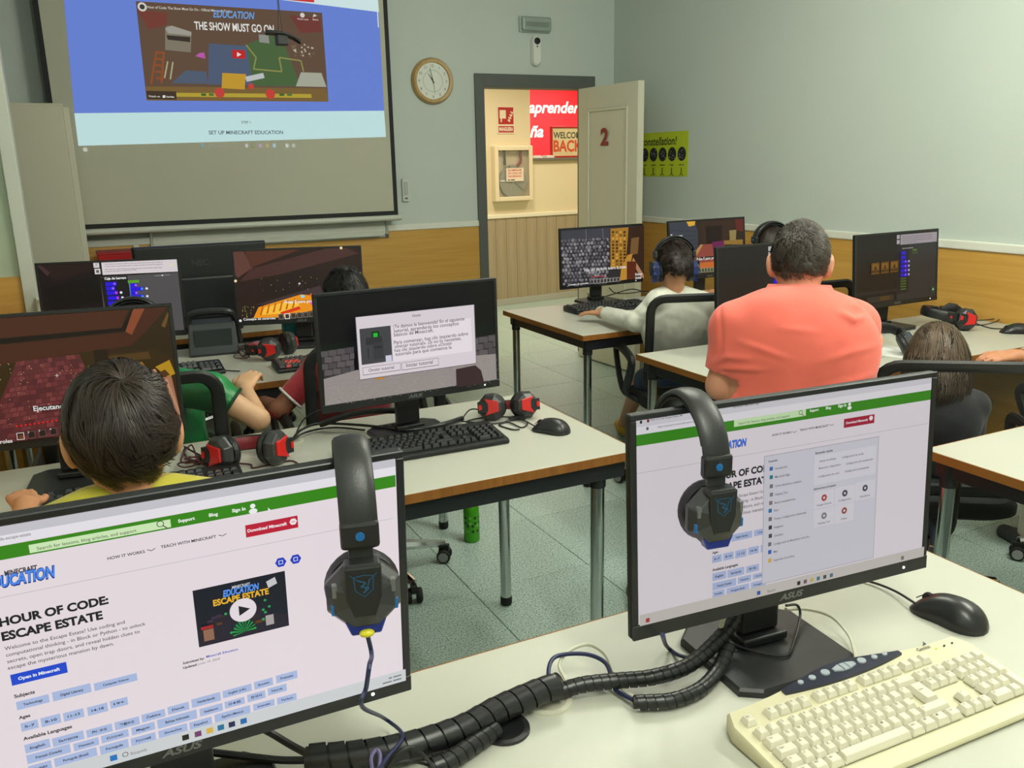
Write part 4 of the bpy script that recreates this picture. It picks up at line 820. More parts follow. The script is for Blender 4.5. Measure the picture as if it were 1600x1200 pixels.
# ---- right front page with start menu
m = MF2; cv = full(m, (232, 224, 230)); band(m, (1000, 640), (996, 667), (216, 214, 220)); band(m, (996, 667), (996, 679), (236, 232, 238)); band(m, (996, 679), (996, 696.5), GR)
cv.text('Hour of Code: Escape Estate | M', (1015, 657), (1064, 649), (80, 78, 84), .3); cv.text('Bienvenido a Microsoft Edge', (1144, 637), (1184, 630), (80, 78, 84), .3); cv.text('https://education.minecraft.net/es-es/lessons', (1026, 668), (1096, 656), (100, 98, 106), .2)
for x, y, c in ((1000, 659, (40, 40, 44)), (1011, 657, (120, 30, 40)), (1010, 669, (90, 90, 96))): cv.rect((x-1.8, y-2), (x+1.8, y+2), c)
cv.rect((1145, 656), (1257, 649), (206, 234, 184)); cv.text('Search for lessons, blog articles, and support', (1152, 663), (1232, 647), (96, 116, 88), .3)
q = m.uv(1249, 644); cv.disc(q, .0034, (60, 70, 60), 14, True); cv.disc(q, .0026, (206, 234, 184), 14, True); cv.line([(q[0]+.002, q[1]-.002), (q[0]+.0055, q[1]-.0055)], .001, (60, 70, 60), True)
for t, a, b in (('Support', (1263, 643), (1277, 640)), ('Blog', (1288, 639), (1296, 637)), ('Sign In', (1307, 636), (1320, 633))): cv.text(t, a, b, (236, 244, 232), 2)
q = m.uv(1325, 631); cv.disc(q, .0026, (240, 246, 240), 12, True); cv.disc((q[0], q[1]-.0055), .004, (240, 246, 240), 12, True, .7)
cv.text('HOW IT WORKS', (1204, 681), (1234, 675), DK, .8); cv.text('TEACH WITH MINECRAFT', (1247, 673), (1292, 664), DK, .8)
for x, y in ((1239, 674), (1297, 663)): q = m.uv(x, y); cv.line([(q[0]-.004, q[1]+.001), (q[0], q[1]-.001), (q[0]+.004, q[1]+.001)], .0007, DK, True)
cv.rect((1316, 654), (1363, 660), (168, 28, 58)); cv.text('Download Minecraft', (1319, 662), (1353, 655), (236, 220, 226), 2); cv.disc((1358, 652.5), .004, (244, 234, 238), 6)
a = m.uv(998, 738)[1]; cv.rect((m.x0, a+.0004), (m.x1-.004, a-.0004), (196, 190, 198), True)
cv.text('EDUCATION', (1109, 704), (1164, 694), (34, 70, 170), 3, .0105, shear=.2); cv.text('EDUCATION', (1109, 703), (1164, 693), (66, 120, 226), 2, .010, shear=.2); cv.text('HOUR OF CODE:', (1112, 750), (1207, 731), DK, 2.2); cv.text('ESCAPE ESTATE', (1113, 768), (1201, 749), DK, 2.2)
for k, t in enumerate(('Welcome to the Escape Estate! Use coding and', 'computational thinking - in Block or Python -', 'secrets, open trap doors, and reveal hidden', 'escape the mysterious mansion by dawn.')): cv.text(t, (1113, 783+k*9.4), (1216, 758+k*9.6), (80, 78, 84), .3)
cv.text('Ages', (1110, 864), (1119, 862), DK, 1.5); cv.text('Available Languages', (1110, 891), (1150, 881), DK, 1.5)
for t, a, b in (('Technology', (1110, 842), (1138, 845)), ('Digital Literacy', (1140, 834), (1172, 838)), ('Computer', (1175, 827), (1206, 830)), ('5-7', (1109.5, 867), (1124.5, 875)), ('8-10', (1127, 863), (1143, 871)), ('11-13', (1145.5, 859), (1163, 867)), ('14-18', (1165.5, 854), (1182, 862)), ('19+', (1185, 850), (1200, 858)), ('English', (1109.5, 894), (1131, 901)), ('Български', (1133, 889), (1159, 895)), ('中文', (1162, 883), (1182, 889)), ('Français (Canada)', (1109.5, 909), (1146, 912)), ('Deutsch', (1149, 900), (1169.5, 905)), ('Ελληνικά', (1172, 895), (1194, 898)), ('Polski', (1109.5, 922), (1128, 927)), ('Português (Brasil)', (1131, 917), (1166, 919)), ('Português', (1169, 908), (1192, 912))): chip(cv, t, a, b, (176, 190, 226))
cv.rect((m.x0, m.z0+.0165), (m.x1, m.z0), (206, 200, 194), True)
P0, P1 = m.uv(1190, 712), m.uv(1359, 868); cv.rect((P0[0]-.001, P0[1]+.001), (P1[0]+.001, P1[1]-.001), (176, 174, 184), True); cv.rect(P0, P1, (214, 212, 222), True)
cv.rect((1268, 711), (1362, 738), (224, 222, 230)); GY = (70, 68, 76)
cv.text('Sugerido', (1196, 721), (1210, 718), DK, 1); cv.text('Búsquedas rápidas', (1269, 708), (1296, 702), DK, 1); cv.text('Aplicaciones principales', (1266, 764), (1301, 756), DK, 1)
for t, a, b, c in (('Introducción', (1206, 732), (1225, 728), (50, 110, 180)), ('Microsoft Edge', (1206, 745), (1229, 740), (30, 130, 140)), ('Correo electrónico y calendario', (1206, 759), (1247, 750), (120, 120, 130)), ('Snipping Tool', (1206, 772), (1225, 768), (130, 130, 140)), ('Buscar actualizaciones', (1205, 785), (1237, 778), (140, 120, 120)), ('Paint', (1204, 797), (1211, 796), (40, 120, 170)), ('Temas y configuración relacionada', (1204, 810), (1254, 799), (120, 120, 120)), ('Imágenes', (1204, 823), (1218, 820), (60, 60, 70)), ('Calculadora', (1204, 836), (1218, 832), (70, 72, 84)), ('Configuración de Bluetooth y otros dis...', (1203, 849), (1260, 836), (120, 120, 130)), ('Mail', (1203, 861), (1209, 859), (40, 100, 190)), ('Explorador de archivos', (1203, 874), (1235, 866), (220, 180, 80))):
    cv.text(t, a, b, GY, .3, .0034); cv.rect((a[0]-8.5, a[1]-4), (a[0]-3.5, a[1]+1), c)
for t, a, b in (('Ajustes de enfoque', (1274, 720), (1300, 714)), ('Configuración de sonido', (1309, 714), (1343, 707)), ('Bluetooth y dispositivos', (1273, 731), (1307, 726)), ('Configuración de visualización', (1315, 724), (1357, 716)), ('Configuración de color', (1272, 744), (1305, 737)), ('Configuración de búsqueda', (1313, 736), (1351, 728))): cv.text(t, a, b, GY, .3, .0032)
for a, b, c, t in (((1266, 767), (1296, 787), (176, 70, 60), 'Google Chrome'), ((1298, 760), (1328, 780), (70, 72, 80), 'Configuración'), ((1329.5, 752), (1359, 774), (70, 76, 90), 'Calculadora'), ((1265, 795), (1295.5, 815), (130, 130, 138), 'Snipping Tool'), ((1297, 787), (1326, 809), (160, 80, 70), 'Firefox')):
    A, B = m.uv(*a), m.uv(*b); cv.rect(A, B, (224, 221, 228), True); x = (A[0]+B[0])/2; cv.disc((x, A[1]-.011), .0052, c, 14, True); cv.disc((x, A[1]-.011), .002, (224, 221, 228), 10, True); cv.text(t, (x, B[1]+.004), None, GY, .3, .003, True, 1, 'c')
for x, c in ((1179, (40, 90, 170)), (1241, (40, 36, 40)), (1251, (120, 90, 110)), (1261, (206, 180, 90)), (1271, (60, 120, 140)), (1281, (70, 76, 90)), (1291, (90, 110, 140)), (1006, (176, 50, 60)), (1400, (120, 116, 116))): u = m.uv(x, 905 if x > 1100 else 965)[0]; cv.rect((u-.003, m.z0+.0115), (u+.003, m.z0+.0055), c, True)
cv.rect((1455.5, 608), (1457.5, 688), (110, 110, 118)); cv.text('Buscar', (m.uv(1192, 922)[0], m.z0+.006), None, (120, 118, 118), .3, .004, True)
# ---- tutorial dialog
m = MM; cv = full(m, (10, 10, 13)); cv.poly([(495, 540), (553, 533), (735, 505), (776, 500), (776, 525), (500, 556)], (10, 20, 16))
for (x0, y0, x1, y1, n) in ((500, 549, 553, 541, 4), (733, 529, 777, 521, 3)):
    cv.poly([(x0, y0), (x1, y1), (x1, y1+44), (x0+6, y0+50)], (52, 48, 50))
    for r in range(4):
        for k in range(n): u0 = x0+(x1-x0)*(k+(.5 if r % 2 else 0))/n; u1 = min(u0+(x1-x0)/n-1, x1); yy = y0+(y1-y0)*(u0-x0)/(x1-x0)+r*10; cv.poly([(u0, yy+9), (u1, yy+8.2), (u1, yy-.5), (u0, yy+.3)], R0.choice([(88, 82, 84), (78, 73, 76), (96, 88, 90)]))
cv.poly([(505, 592), (556, 578), (735, 556), (777, 552), (780, 596), (506, 634)], (150, 142, 138))
def speck(cv, x0, y0, x1, y1, n, cols, inside, s=.0016):
    for k in range(n):
        x, y = R0.uniform(x0, x1), R0.uniform(y0, y1)
        if inside(x, y): q = cv.P((x, y)); w = R0.uniform(.6, 2)*s; cv.rect((q[0], q[1]), (q[0]+w, q[1]-s*.6), R0.choice(cols), True)
speck(cv, 506, 553, 779, 632, 1100, [(176, 168, 162), (130, 122, 118), (196, 188, 182), (116, 108, 106)], lambda x, y: y > 592-(x-505)*.148+2 and y < 633-(x-506)*.138)
cv.poly([(703, 573), (733, 567), (742, 575), (747, 594.5), (704, 601)], (56, 38, 40)); cv.rect((579, 586), (592, 587.5), (190, 130, 40))
cv.rect((547, 492.5), (735, 564.5), (110, 104, 110)); cv.rect((548, 493), (734, 563.5), (218, 209, 215)); cv.rect((603, 508), (728, 545), (232, 223, 229)); cv.rect((722.5, 496), (724.5, 543), (150, 146, 150))
cv.rect((553.5, 511), (605, 560), (66, 67, 70)); cv.rect((572, 515), (585, 527), (10, 60, 20)); cv.rect((575, 517.5), (582, 525), (40, 190, 60))
for a, b, c in (((563, 525), (589, 533), (48, 49, 52)), ((574, 533), (592, 556), (56, 57, 60)), ((566, 540), (569, 556), (44, 45, 48)), ((577, 538), (588, 539.5), (40, 40, 44)), ((594, 552), (604, 560), (206, 208, 226))): cv.rect(a, b, c)
TX = (92, 84, 90); cv.text('Omitir', (635, 492.5), (649, 490), TX, .5)
for t, a, b in (('¡Te damos la bienvenida! En el siguiente', (606, 510), (716, 499)), ('tutorial, aprenderás los conceptos', (606.5, 516.5), (707, 506)), ('básicos de Minecraft.', (607, 522.5), (668, 516)), ('Para comenzar, haz clic izquierdo sobre', (607, 534.5), (721.5, 522)), ('«Iniciar tutorial». (Si no lo necesitas,', (608, 540.5), (711, 529)), ('haz clic izquierdo sobre «Omitir', (608, 546.5), (697, 536)), ('tutorial» para que comience la', (609, 552.5), (696, 542))): cv.text(t, a, b, TX, .4)
for t, a, b, p, q in (('Omitir tutorial', (559, 571), (617, 573.5), (568, 577), (607, 571.5)), ('Iniciar tutorial', (619, 563.5), (675.5, 566), (626, 569.5), (667, 564.5))): A, B = m.uv(*a), m.uv(*b); cv.rect((A[0]-.001, A[1]+.001), (B[0]+.001, B[1]-.0015), (100, 94, 102), True); cv.rect(A, B, (222, 213, 219), True); cv.text(t, p, q, TX, .4)
# ---- brick path game
m = ML; cv = full(m, (58, 32, 20)); f = m.uv
cv.poly([(-70, 500), (268, 478), (283, 600), (240, 560), (170, 545), (-70, 600)], (50, 36, 18)); cv.poly([(-70, 500), (200, 481), (190, 512), (-70, 534)], (76, 40, 24)); cv.poly([(-70, 536), (190, 512), (205, 481), (211, 481), (197, 517), (-70, 545)], (24, 14, 10)); cv.poly([(-70, 546), (197, 519), (214, 481), (268, 478), (240, 505), (205, 540), (-70, 580)], (74, 38, 24)); cv.poly([(208, 481), (226, 480), (206, 523), (196, 518)], (142, 74, 44)); cv.poly([(262, 487), (270, 492), (258, 512), (252, 509)], (110, 80, 34))
cv.poly([(-70, 580), (145, 548), (170, 552), (240, 545), (283, 560), (289, 660), (-70, 705)], (56, 40, 16)); cv.poly([(170, 556), (232, 549), (236, 560), (172, 566)], (84, 60, 26)); cv.poly([(146, 547), (168, 545), (170, 575), (150, 580)], (38, 26, 14))
cv.poly([(26, 565), (124, 553), (145, 600), (180, 675), (-20, 705), (-5, 640)], (92, 42, 44))
for r in range(17):
    t0, t1 = r/17, (r+1)/17
    for k in range(14):
        u0, u1 = (k+(.5 if r % 2 else 0))/14, (k+(.5 if r % 2 else 0)+.88)/14
        if u1 > 1.02: continue
        def g(u, t): return (26+(124-26)*u)*(1-t)+(-20+(185+20)*u)*t, (565-12*u)*(1-t)+(705-32*u)*t
        t1b = t0+(t1-t0)*.84; cv.poly([g(u0, t1b), g(u1, t1b), g(u1, t0), g(u0, t0)], R0.choice([(112, 52, 54), (98, 46, 46), (124, 60, 60), (86, 40, 42)]))
for c, P_ in (((150, 112, 50), [(181, 571), (208, 566), (204, 580), (198, 588)]), ((178, 128, 24), [(208, 570), (222, 564), (233, 577), (240, 585), (232, 590), (218, 575)]), ((188, 146, 30), [(243, 572), (265, 561), (280, 582), (262, 588)]), ((84, 52, 26), [(250, 580), (258, 576), (266, 584), (257, 588)]), ((206, 150, 122), [(233, 578), (243, 575), (268, 620), (289, 652), (283, 650)]), ((172, 116, 90), [(245, 590), (268, 586), (288, 640), (288, 652)]), ((196, 146, 112), [(246, 592), (262, 590), (286, 640), (287, 652), (280, 646)])): cv.poly(P_, c)
for k in range(60): cv.disc((R0.uniform(2, 182), R0.uniform(566, 600) if k < 36 else R0.uniform(610, 668)), .0009, R0.choice([(250, 220, 130), (240, 240, 200), (190, 220, 110)]), 5)
q = f(91, 585); cv.rect((q[0]-.004, q[1]+.0006), (q[0]+.004, q[1]-.0006), (230, 226, 220), True); cv.rect((q[0]-.0006, q[1]+.004), (q[0]+.0006, q[1]-.004), (230, 226, 220), True)
cv.rect((52, 634), (140, 630), (16, 12, 12)); cv.text('Ejecutando código', (55, 640), (142, 626), (240, 238, 234), 1)
for k in range(10): cv.disc((29+k*6.8, 663.5-k*1), .0026, (224, 34, 30), 7)
for k in range(6):
    a = (28+k*17, 674-k*2.4); A = f(*a); cv.rect((A[0], A[1]), (A[0]+.016, A[1]-.017), (224, 222, 216) if k == 0 else (96, 84, 80), True); cv.rect((A[0]+.0015, A[1]-.0015), (A[0]+.0145, A[1]-.0155), (62, 40, 30) if k == 0 else (44, 28, 28), True)
    if k: cv.text(str(k+1), (A[0]+.001, A[1]-.004), None, (236, 234, 230), 1, .0045, True)
q = f(36, 680); cv.disc(q, .005, (120, 62, 34), 9, True)
cv.text('Consejos de controles', (-66, 700), (22, 684), (238, 236, 232), 1); cv.rect((121, 611), (128, 618), (120, 200, 200))
# ---- code toolbox screens
def toolbox(m, P, dark, grey):
    """P maps unit square of the screen; panel with code blocks on the right half"""
    cv = m.cv; W_, H_ = m.x1-m.x0, m.z1-m.z0
    def g(u, v): return (m.x0+u*W_, m.z0+v*H_)
    return g
m = MFL; cv = full(m, (26, 18, 20)); cv.poly([(56, 412), (145, 408), (150, 420), (90, 440)], (38, 22, 22)); cv.poly([(58, 415), (64, 414), (78, 426), (74, 432)], (66, 44, 44)); cv.poly([(70, 450), (150, 432), (160, 470), (80, 485)], (18, 14, 14))
cv.poly([(157, 433), (282, 425), (294, 525), (168, 535)], (84, 82, 84)); cv.poly([(157, 434), (199, 431), (208, 480), (165, 486)], (28, 26, 28)); cv.rect((158, 408), (281, 424), (226, 216, 220)); cv.disc((268.5, 413.5), .006, (236, 226, 180), 12)
for k in range(4): cv.bars((164, 413.5+k*3.4+(1.5 if k > 1 else 0)), (254 if k != 3 else 215, 410+k*3.4+(1.5 if k > 1 else 0)), .0026, (160, 152, 158), False, k)
for a, b in (((146, 410), (156, 418)), ((148, 420), (158, 428))): cv.rect(a, b, (224, 220, 222))
cv.line([(149, 411), (153, 416)], .0012, (60, 60, 60)); cv.line([(153, 410.5), (149, 416.5)], .0012, (60, 60, 60)); cv.rect((150.5, 422), (155.5, 426), (90, 90, 94))
cv.text('Caja de herram', (164, 437), (197.5, 434), (240, 240, 240), 2)
def blk(m, x, y, w, h, c, dots=()):
    q = m.uv(x, y); m.cv.rect(q, (q[0]+w, q[1]-h), c, True)
    for dx, cc in dots: m.cv.disc((q[0]+dx, q[1]-h/2), h*.34, cc, 8, True)
PU = (44, 20, 226)
for k, (x, y, w) in enumerate(((165, 441, .042), (166, 448, .034), (167, 455, .042), (168.5, 463, .044), (169, 471, .05))): blk(m, x, y, w, .0155, PU, [(w-.006, (206, 70, 190)), (w+.012, (236, 236, 250))] if k in (2, 3) else [(w-.008, (150, 100, 240))])
blk(m, 200, 438, .043, .011, (92, 168, 40)); blk(m, 202, 443, .004, .06, (92, 150, 190))
for k, (x, y, w) in enumerate(((203.5, 443, .028), (204, 449, .05), (204.5, 455, .028), (205, 461, .05))): blk(m, x, y, w, .0145, PU, [(w-.006, (70, 170, 230)), (w+.012, (240, 240, 250))] if k % 2 else [(w-.006, (180, 110, 230))])
cv.line([(242, 431), (266, 429)], .0012, (190, 190, 190)); cv.disc((254, 430), .003, (240, 240, 240), 8)
# ---- orange glow scene
m = MF2R; cv = full(m, (44, 28, 24)); cv.poly([(362, 391), (380, 392), (395, 418), (372, 434), (366, 430)], (96, 60, 52)); cv.poly([(382, 392), (470, 388), (398, 416), (392, 418)], (82, 46, 34)); cv.poly([(392, 420), (510, 388), (540, 386), (560, 396), (440, 428), (375, 440)], (72, 44, 40)); cv.poly([(408, 466), (415, 440), (490, 415), (505, 440), (500, 452)], (38, 26, 24)); cv.poly([(400, 476), (500, 446), (506, 458), (470, 476)], (66, 50, 52))
cv.poly([(396, 497), (404, 480), (470, 460), (495, 462), (488, 485), (440, 496)], (240, 150, 26)); cv.poly([(408, 492), (414, 480), (462, 468), (470, 480), (440, 490)], (255, 196, 60)); cv.poly([(438, 488), (468, 478), (470, 483), (440, 492)], (220, 60, 24)); cv.rect((470, 461), (476, 465), (150, 220, 226)); cv.poly([(482, 463), (486, 458), (490, 463)], (240, 110, 40)); cv.poly([(484, 473), (491, 468), (491, 480)], (220, 70, 230))
for k in range(6): x = 406+k*10; cv.poly([(x, 493-k*2.3), (x+3, 492-k*2.3), (x+6, 478-k*2.3), (x+4, 478-k*2.3)], (196, 96, 20))
for k in range(50): cv.disc((R0.uniform(378, 400) if k < 28 else R0.uniform(400, 510), R0.uniform(478, 500) if k < 28 else R0.uniform(430, 455)), .0016, R0.choice([(150, 190, 60), (210, 200, 110), (120, 96, 80)]), 5)
for x, y in ((533, 387), (562, 427), (366, 439)): cv.disc((x, y), .006, (250, 226, 180), 9)
q = m.uv(468, 443); cv.rect((q[0]-.005, q[1]+.0012), (q[0]+.005, q[1]-.0012), (236, 236, 236), True); cv.rect((q[0]-.0012, q[1]+.005), (q[0]+.0012, q[1]-.005), (236, 236, 236), True)
cv.rect((443, 471), (500, 468), (26, 20, 22)); cv.text('Pulsa E para programar', (445, 474), (508, 467), (240, 238, 236), 1); cv.rect((373, 498), (432, 502), (20, 16, 18)); cv.text('Consejos de controles', (381, 503), (431, 499), (240, 238, 236), 1); cv.disc((376, 501), .006, (230, 230, 230), 8)
for k in range(8): A = m.uv(435+k*9.6, 490.5-k*.8); cv.rect(A, (A[0]+.022, A[1]-.024), (236, 236, 230) if k == 1 else (120, 112, 106), True); cv.rect((A[0]+.003, A[1]-.003), (A[0]+.019, A[1]-.021), (60, 54, 46), True)
# ---- cobblestone screen
m = MR1; cv = full(m, (46, 44, 48)); cv.poly([(877, 361), (953, 356), (953, 372), (877, 378)], (64, 64, 74)); cv.line([(915, 358), (916, 374)], .004, (110, 110, 116)); cv.line([(941, 356), (942, 372)], .004, (110, 110, 116))
for r in range(13):
    for k in range(15):
        x = 878+k*5.4+(2.7 if r % 2 else 0); y = 377+r*5.6-(x-877)*.05
        if x < 952-r*.4 and y < 446: s = R0.choice([96, 118, 136, 78]); cv.disc((x+R0.uniform(-1.3, 1.3), y+R0.uniform(-1, 1)), R0.uniform(.0075, .0115), (s, s-3, s+2), 7); cv.disc((x-.5, y-.7), .004, (min(s+38, 190), min(s+34, 186), min(s+38, 190)), 6)
cv.poly([(950, 357), (978, 355), (974, 420), (950, 420)], (170, 122, 44))
for r in range(12):
    for k in range(4): x, y = 952+k*6, 361+r*5; cv.rect((x, y), (x+3.6, y+3), R0.choice([(90, 60, 22), (120, 84, 30), (210, 160, 60), (60, 40, 20)]))
cv.poly([(978, 355), (1003, 352), (1003, 436), (972, 440), (974, 400)], (56, 36, 24)); cv.poly([(982, 372), (994, 370), (992, 396), (980, 398)], (120, 88, 50)); cv.poly([(985, 402), (1001, 428), (1002, 434), (996, 432), (983, 408)], (176, 128, 96)); cv.poly([(966, 420), (976, 398), (984, 396), (976, 436), (964, 438)], (190, 138, 52)); cv.poly([(975, 408), (990, 408), (988, 436), (975, 436)], (92, 40, 22))
cv.rect((907, 421.5), (962, 419.5), (30, 28, 32)); cv.text('Haz clic derecho sobre la mesa', (909, 424), (974, 419), (240, 240, 236), 1); cv.rect((918, 431), (965, 434), (220, 40, 34), ) if False else None
for k in range(9): cv.disc((920+k*2.7, 432.3-k*.2), .0035, (214, 40, 34), 6)
for k in range(9): A = m.uv(918+k*5.1, 436.5-k*.45); cv.rect(A, (A[0]+.021, A[1]-.023), (150, 146, 142), True); cv.rect((A[0]+.003, A[1]-.003), (A[0]+.018, A[1]-.02), (52, 50, 52), True)
cv.rect((879, 443), (916, 445), (26, 26, 28)); cv.text('Consejos de controles', (883.5, 446), (915, 442), (236, 236, 236), 1); cv.text('Entrar', (988, 430), (999, 429), (240, 240, 240), 1); cv.text('Soltar', (988, 436.5), (998, 435.5), (240, 240, 240), 1)
# ---- red carpet hall
m = MR2; cv = full(m, (50, 38, 30)); cv.poly([(1044, 347), (1085, 344), (1090, 362), (1090, 390), (1050, 410), (1046, 410)], (62, 66, 76)); cv.poly([(1072, 345), (1086, 344), (1085, 352), (1076, 354)], (230, 176, 60))
for k in range(5): cv.line([(1046, 360+k*11), (1088, 362+k*6)], .003, (44, 46, 54))
cv.poly([(1094, 346), (1150, 342), (1145, 378), (1098, 380)], (60, 40, 30)); cv.poly([(1102, 354), (1128, 352), (1127, 380), (1103, 381)], (36, 24, 20)); cv.poly([(1148, 343), (1161, 342), (1161, 362), (1150, 360)], (100, 42, 36)); cv.poly([(1139, 360), (1150, 359), (1149, 378), (1140, 379)], (150, 132, 80)); cv.poly([(1130, 376), (1160, 374), (1160, 382), (1132, 382)], (150, 116, 50))
cv.poly([(1096, 382), (1132, 380), (1122, 415), (1086, 418), (1078, 420)], (150, 74, 62)); cv.poly([(1072, 412), (1094, 382), (1098, 382), (1082, 410), (1076, 425), (1066, 430)], (190, 140, 80)); cv.poly([(1112, 378), (1130, 376), (1130, 395), (1114, 397)], (110, 30, 84)); cv.poly([(1082, 412), (1122, 408), (1118, 420), (1078, 424)], (206, 110, 50))
for k in range(3): cv.rect((1047, 366.5+k*6), (1050, 370+k*6), (226, 226, 226)); cv.bars((1052, 370+k*6), (1066 if k == 0 else 1058, 369+k*6), .006, (200, 200, 200), False, k)
cv.rect((1086, 402.5), (1130, 402), (40, 26, 24)); cv.text('Pulsa E para programar', (1088, 407), (1130, 403), (240, 238, 236), 1)
for k in range(9): A = m.uv(1086+k*4.6, 419.5-k*.3); cv.rect(A, (A[0]+.02, A[1]-.025), (150, 150, 120), True); cv.rect((A[0]+.003, A[1]-.003), (A[0]+.017, A[1]-.022), (66, 76, 50), True)
# ---- dark rooms with orange chests
for m, ox, oy, sc_, a_ in ((MR3, 1119.5, 386, 1.0, 1), (MR4, 1335, 367, .97, .8)):
    cv = full(m, (32, 28, 28)); W_, H_ = m.x1-m.x0, m.z1-m.z0
    def g(u, v): return (m.x0+u*W_, m.z1-v*H_)
    cv.rect(g(0, .40), g(.5, .86), (38, 28, 25), True); cv.rect(g(.5, .16), g(1, 1), (56, 54, 55), True); cv.rect(g(.5, .16), g(.64, .9), (40, 38, 38), True); cv.rect(g(0, .82), g(.5, .86), (50, 44, 42), True)
    cv.rect(g(.53, .02), g(1, .17), (186, 176, 182), True); cv.rect(g(.485, .02), g(.52, .08), (196, 192, 194), True); cv.rect(g(.485, .095), g(.52, .155), (196, 192, 194), True)
    for k in range(4): cv.bars(g(.55, .06+k*.03), g(.93 if k != 3 else .75, .06+k*.03), .0028, (140, 132, 138), True, k)
    u0, v0, v1 = (.17, .40, .57) if m is MR4 else (.30, .60, .78)
    for k in range(3):
        x = u0+k*.115; cv.rect(g(x, v0), g(x+.1, v1), (116, 78, 26), True); cv.rect(g(x+.015, v0+.02), g(x+.085, v0+.1), (150, 106, 38), True); cv.poly([g(x+.03, v0+.1), g(x+.05, v0+.03), g(x+.07, v0+.1)], (70, 44, 18), True); cv.rect(g(x, v1-.05), g(x+.1, v1-.03), (60, 40, 18), True)
    if m is MR4: cv.rect(g(.12, .90), g(.45, .99), (60, 52, 46), True); cv.rect(g(.28, .91), g(.4, .97), (96, 70, 30), True)
    else: cv.poly([g(.62, .62), g(.66, .56), g(.7, .62), g(.66, .68)], (110, 70, 110), True)
    for k in range(6):
        v = .27+k*.066; w = .06 if k < 2 else .09; cv.rect(g(.53, v), g(.53+w, v+.05), PU, True)
        if k > 1: cv.disc(g(.53+.06, v+.025), .0045, (206, 120, 200), 7, True); cv.disc(g(.53+w+.012, v+.025), .005, (230, 230, 244), 8, True)
    for k in range(5): cv.rect(g(.53, .67+k*.04), g(.6, .69+k*.04), (92, 118, 50), True)
    cv.rect(g(.67, .25), g(.73, .28), (92, 130, 50), True); cv.rect(g(.67, .3), g(.74, .32), (76, 100, 50), True); cv.text('Caja de herramientas', g(.54, .235), g(.68, .235), (200, 200, 200), 1, None, True)
    if m is MR4: cv.rect(g(.93, .86), g(.975, .94), (46, 92, 40), True); cv.poly([g(.945, .92), g(.965, .90), g(.945, .88)], (236, 240, 236), True)
# ---- black monitor seen from behind
a = aty(205, 387, 4.42); b = aty(415, 377, 4.42); w_ = b[0]-a[0]; zt_ = (a[2]+b[2])/2
nm = thing('monitor', 'black monitor seen from behind below the projection screen', 'monitor', ((a[0]+b[0])/2, 4.42, TZ), 0, 'desk monitors'); hh = .38
MB().loft([[(x, y, z) for x, z in ((-w_/2*k, zt_-TZ-hh/2-hh/2*k), (w_/2*k, zt_-TZ-hh/2-hh/2*k), (w_/2*k, zt_-TZ-hh/2+hh/2*k), (-w_/2*k, zt_-TZ-hh/2+hh/2*k))] for y, k in ((.05, 1), (.02, 1), (0, .97))]).build('rear_shell', m_blk, nm, bevel=.004)
MB().span((-w_/2+.02, -.03, zt_-TZ-hh+.02), (w_/2-.02, 0, zt_-TZ-.15)).build('rear_bulge', m_blk2, nm, bevel=.012); MB().span((-.05, -.01, .01), (.05, .03, zt_-TZ-hh+.03)).build('neck', m_blk2, nm, bevel=.004); MB().prism(rrect(.3, .22, .04), 0, .014).build('stand_base', m_blk2, nm)
cv = Canvas('rear_logo', nm, pm('rear_logo_grey', (46, 48, 52), .4), -.0012); cv.text('NEC', (-.05, zt_-TZ-.1), (.03, zt_-TZ-.1), (60, 62, 66), 2, None, True)
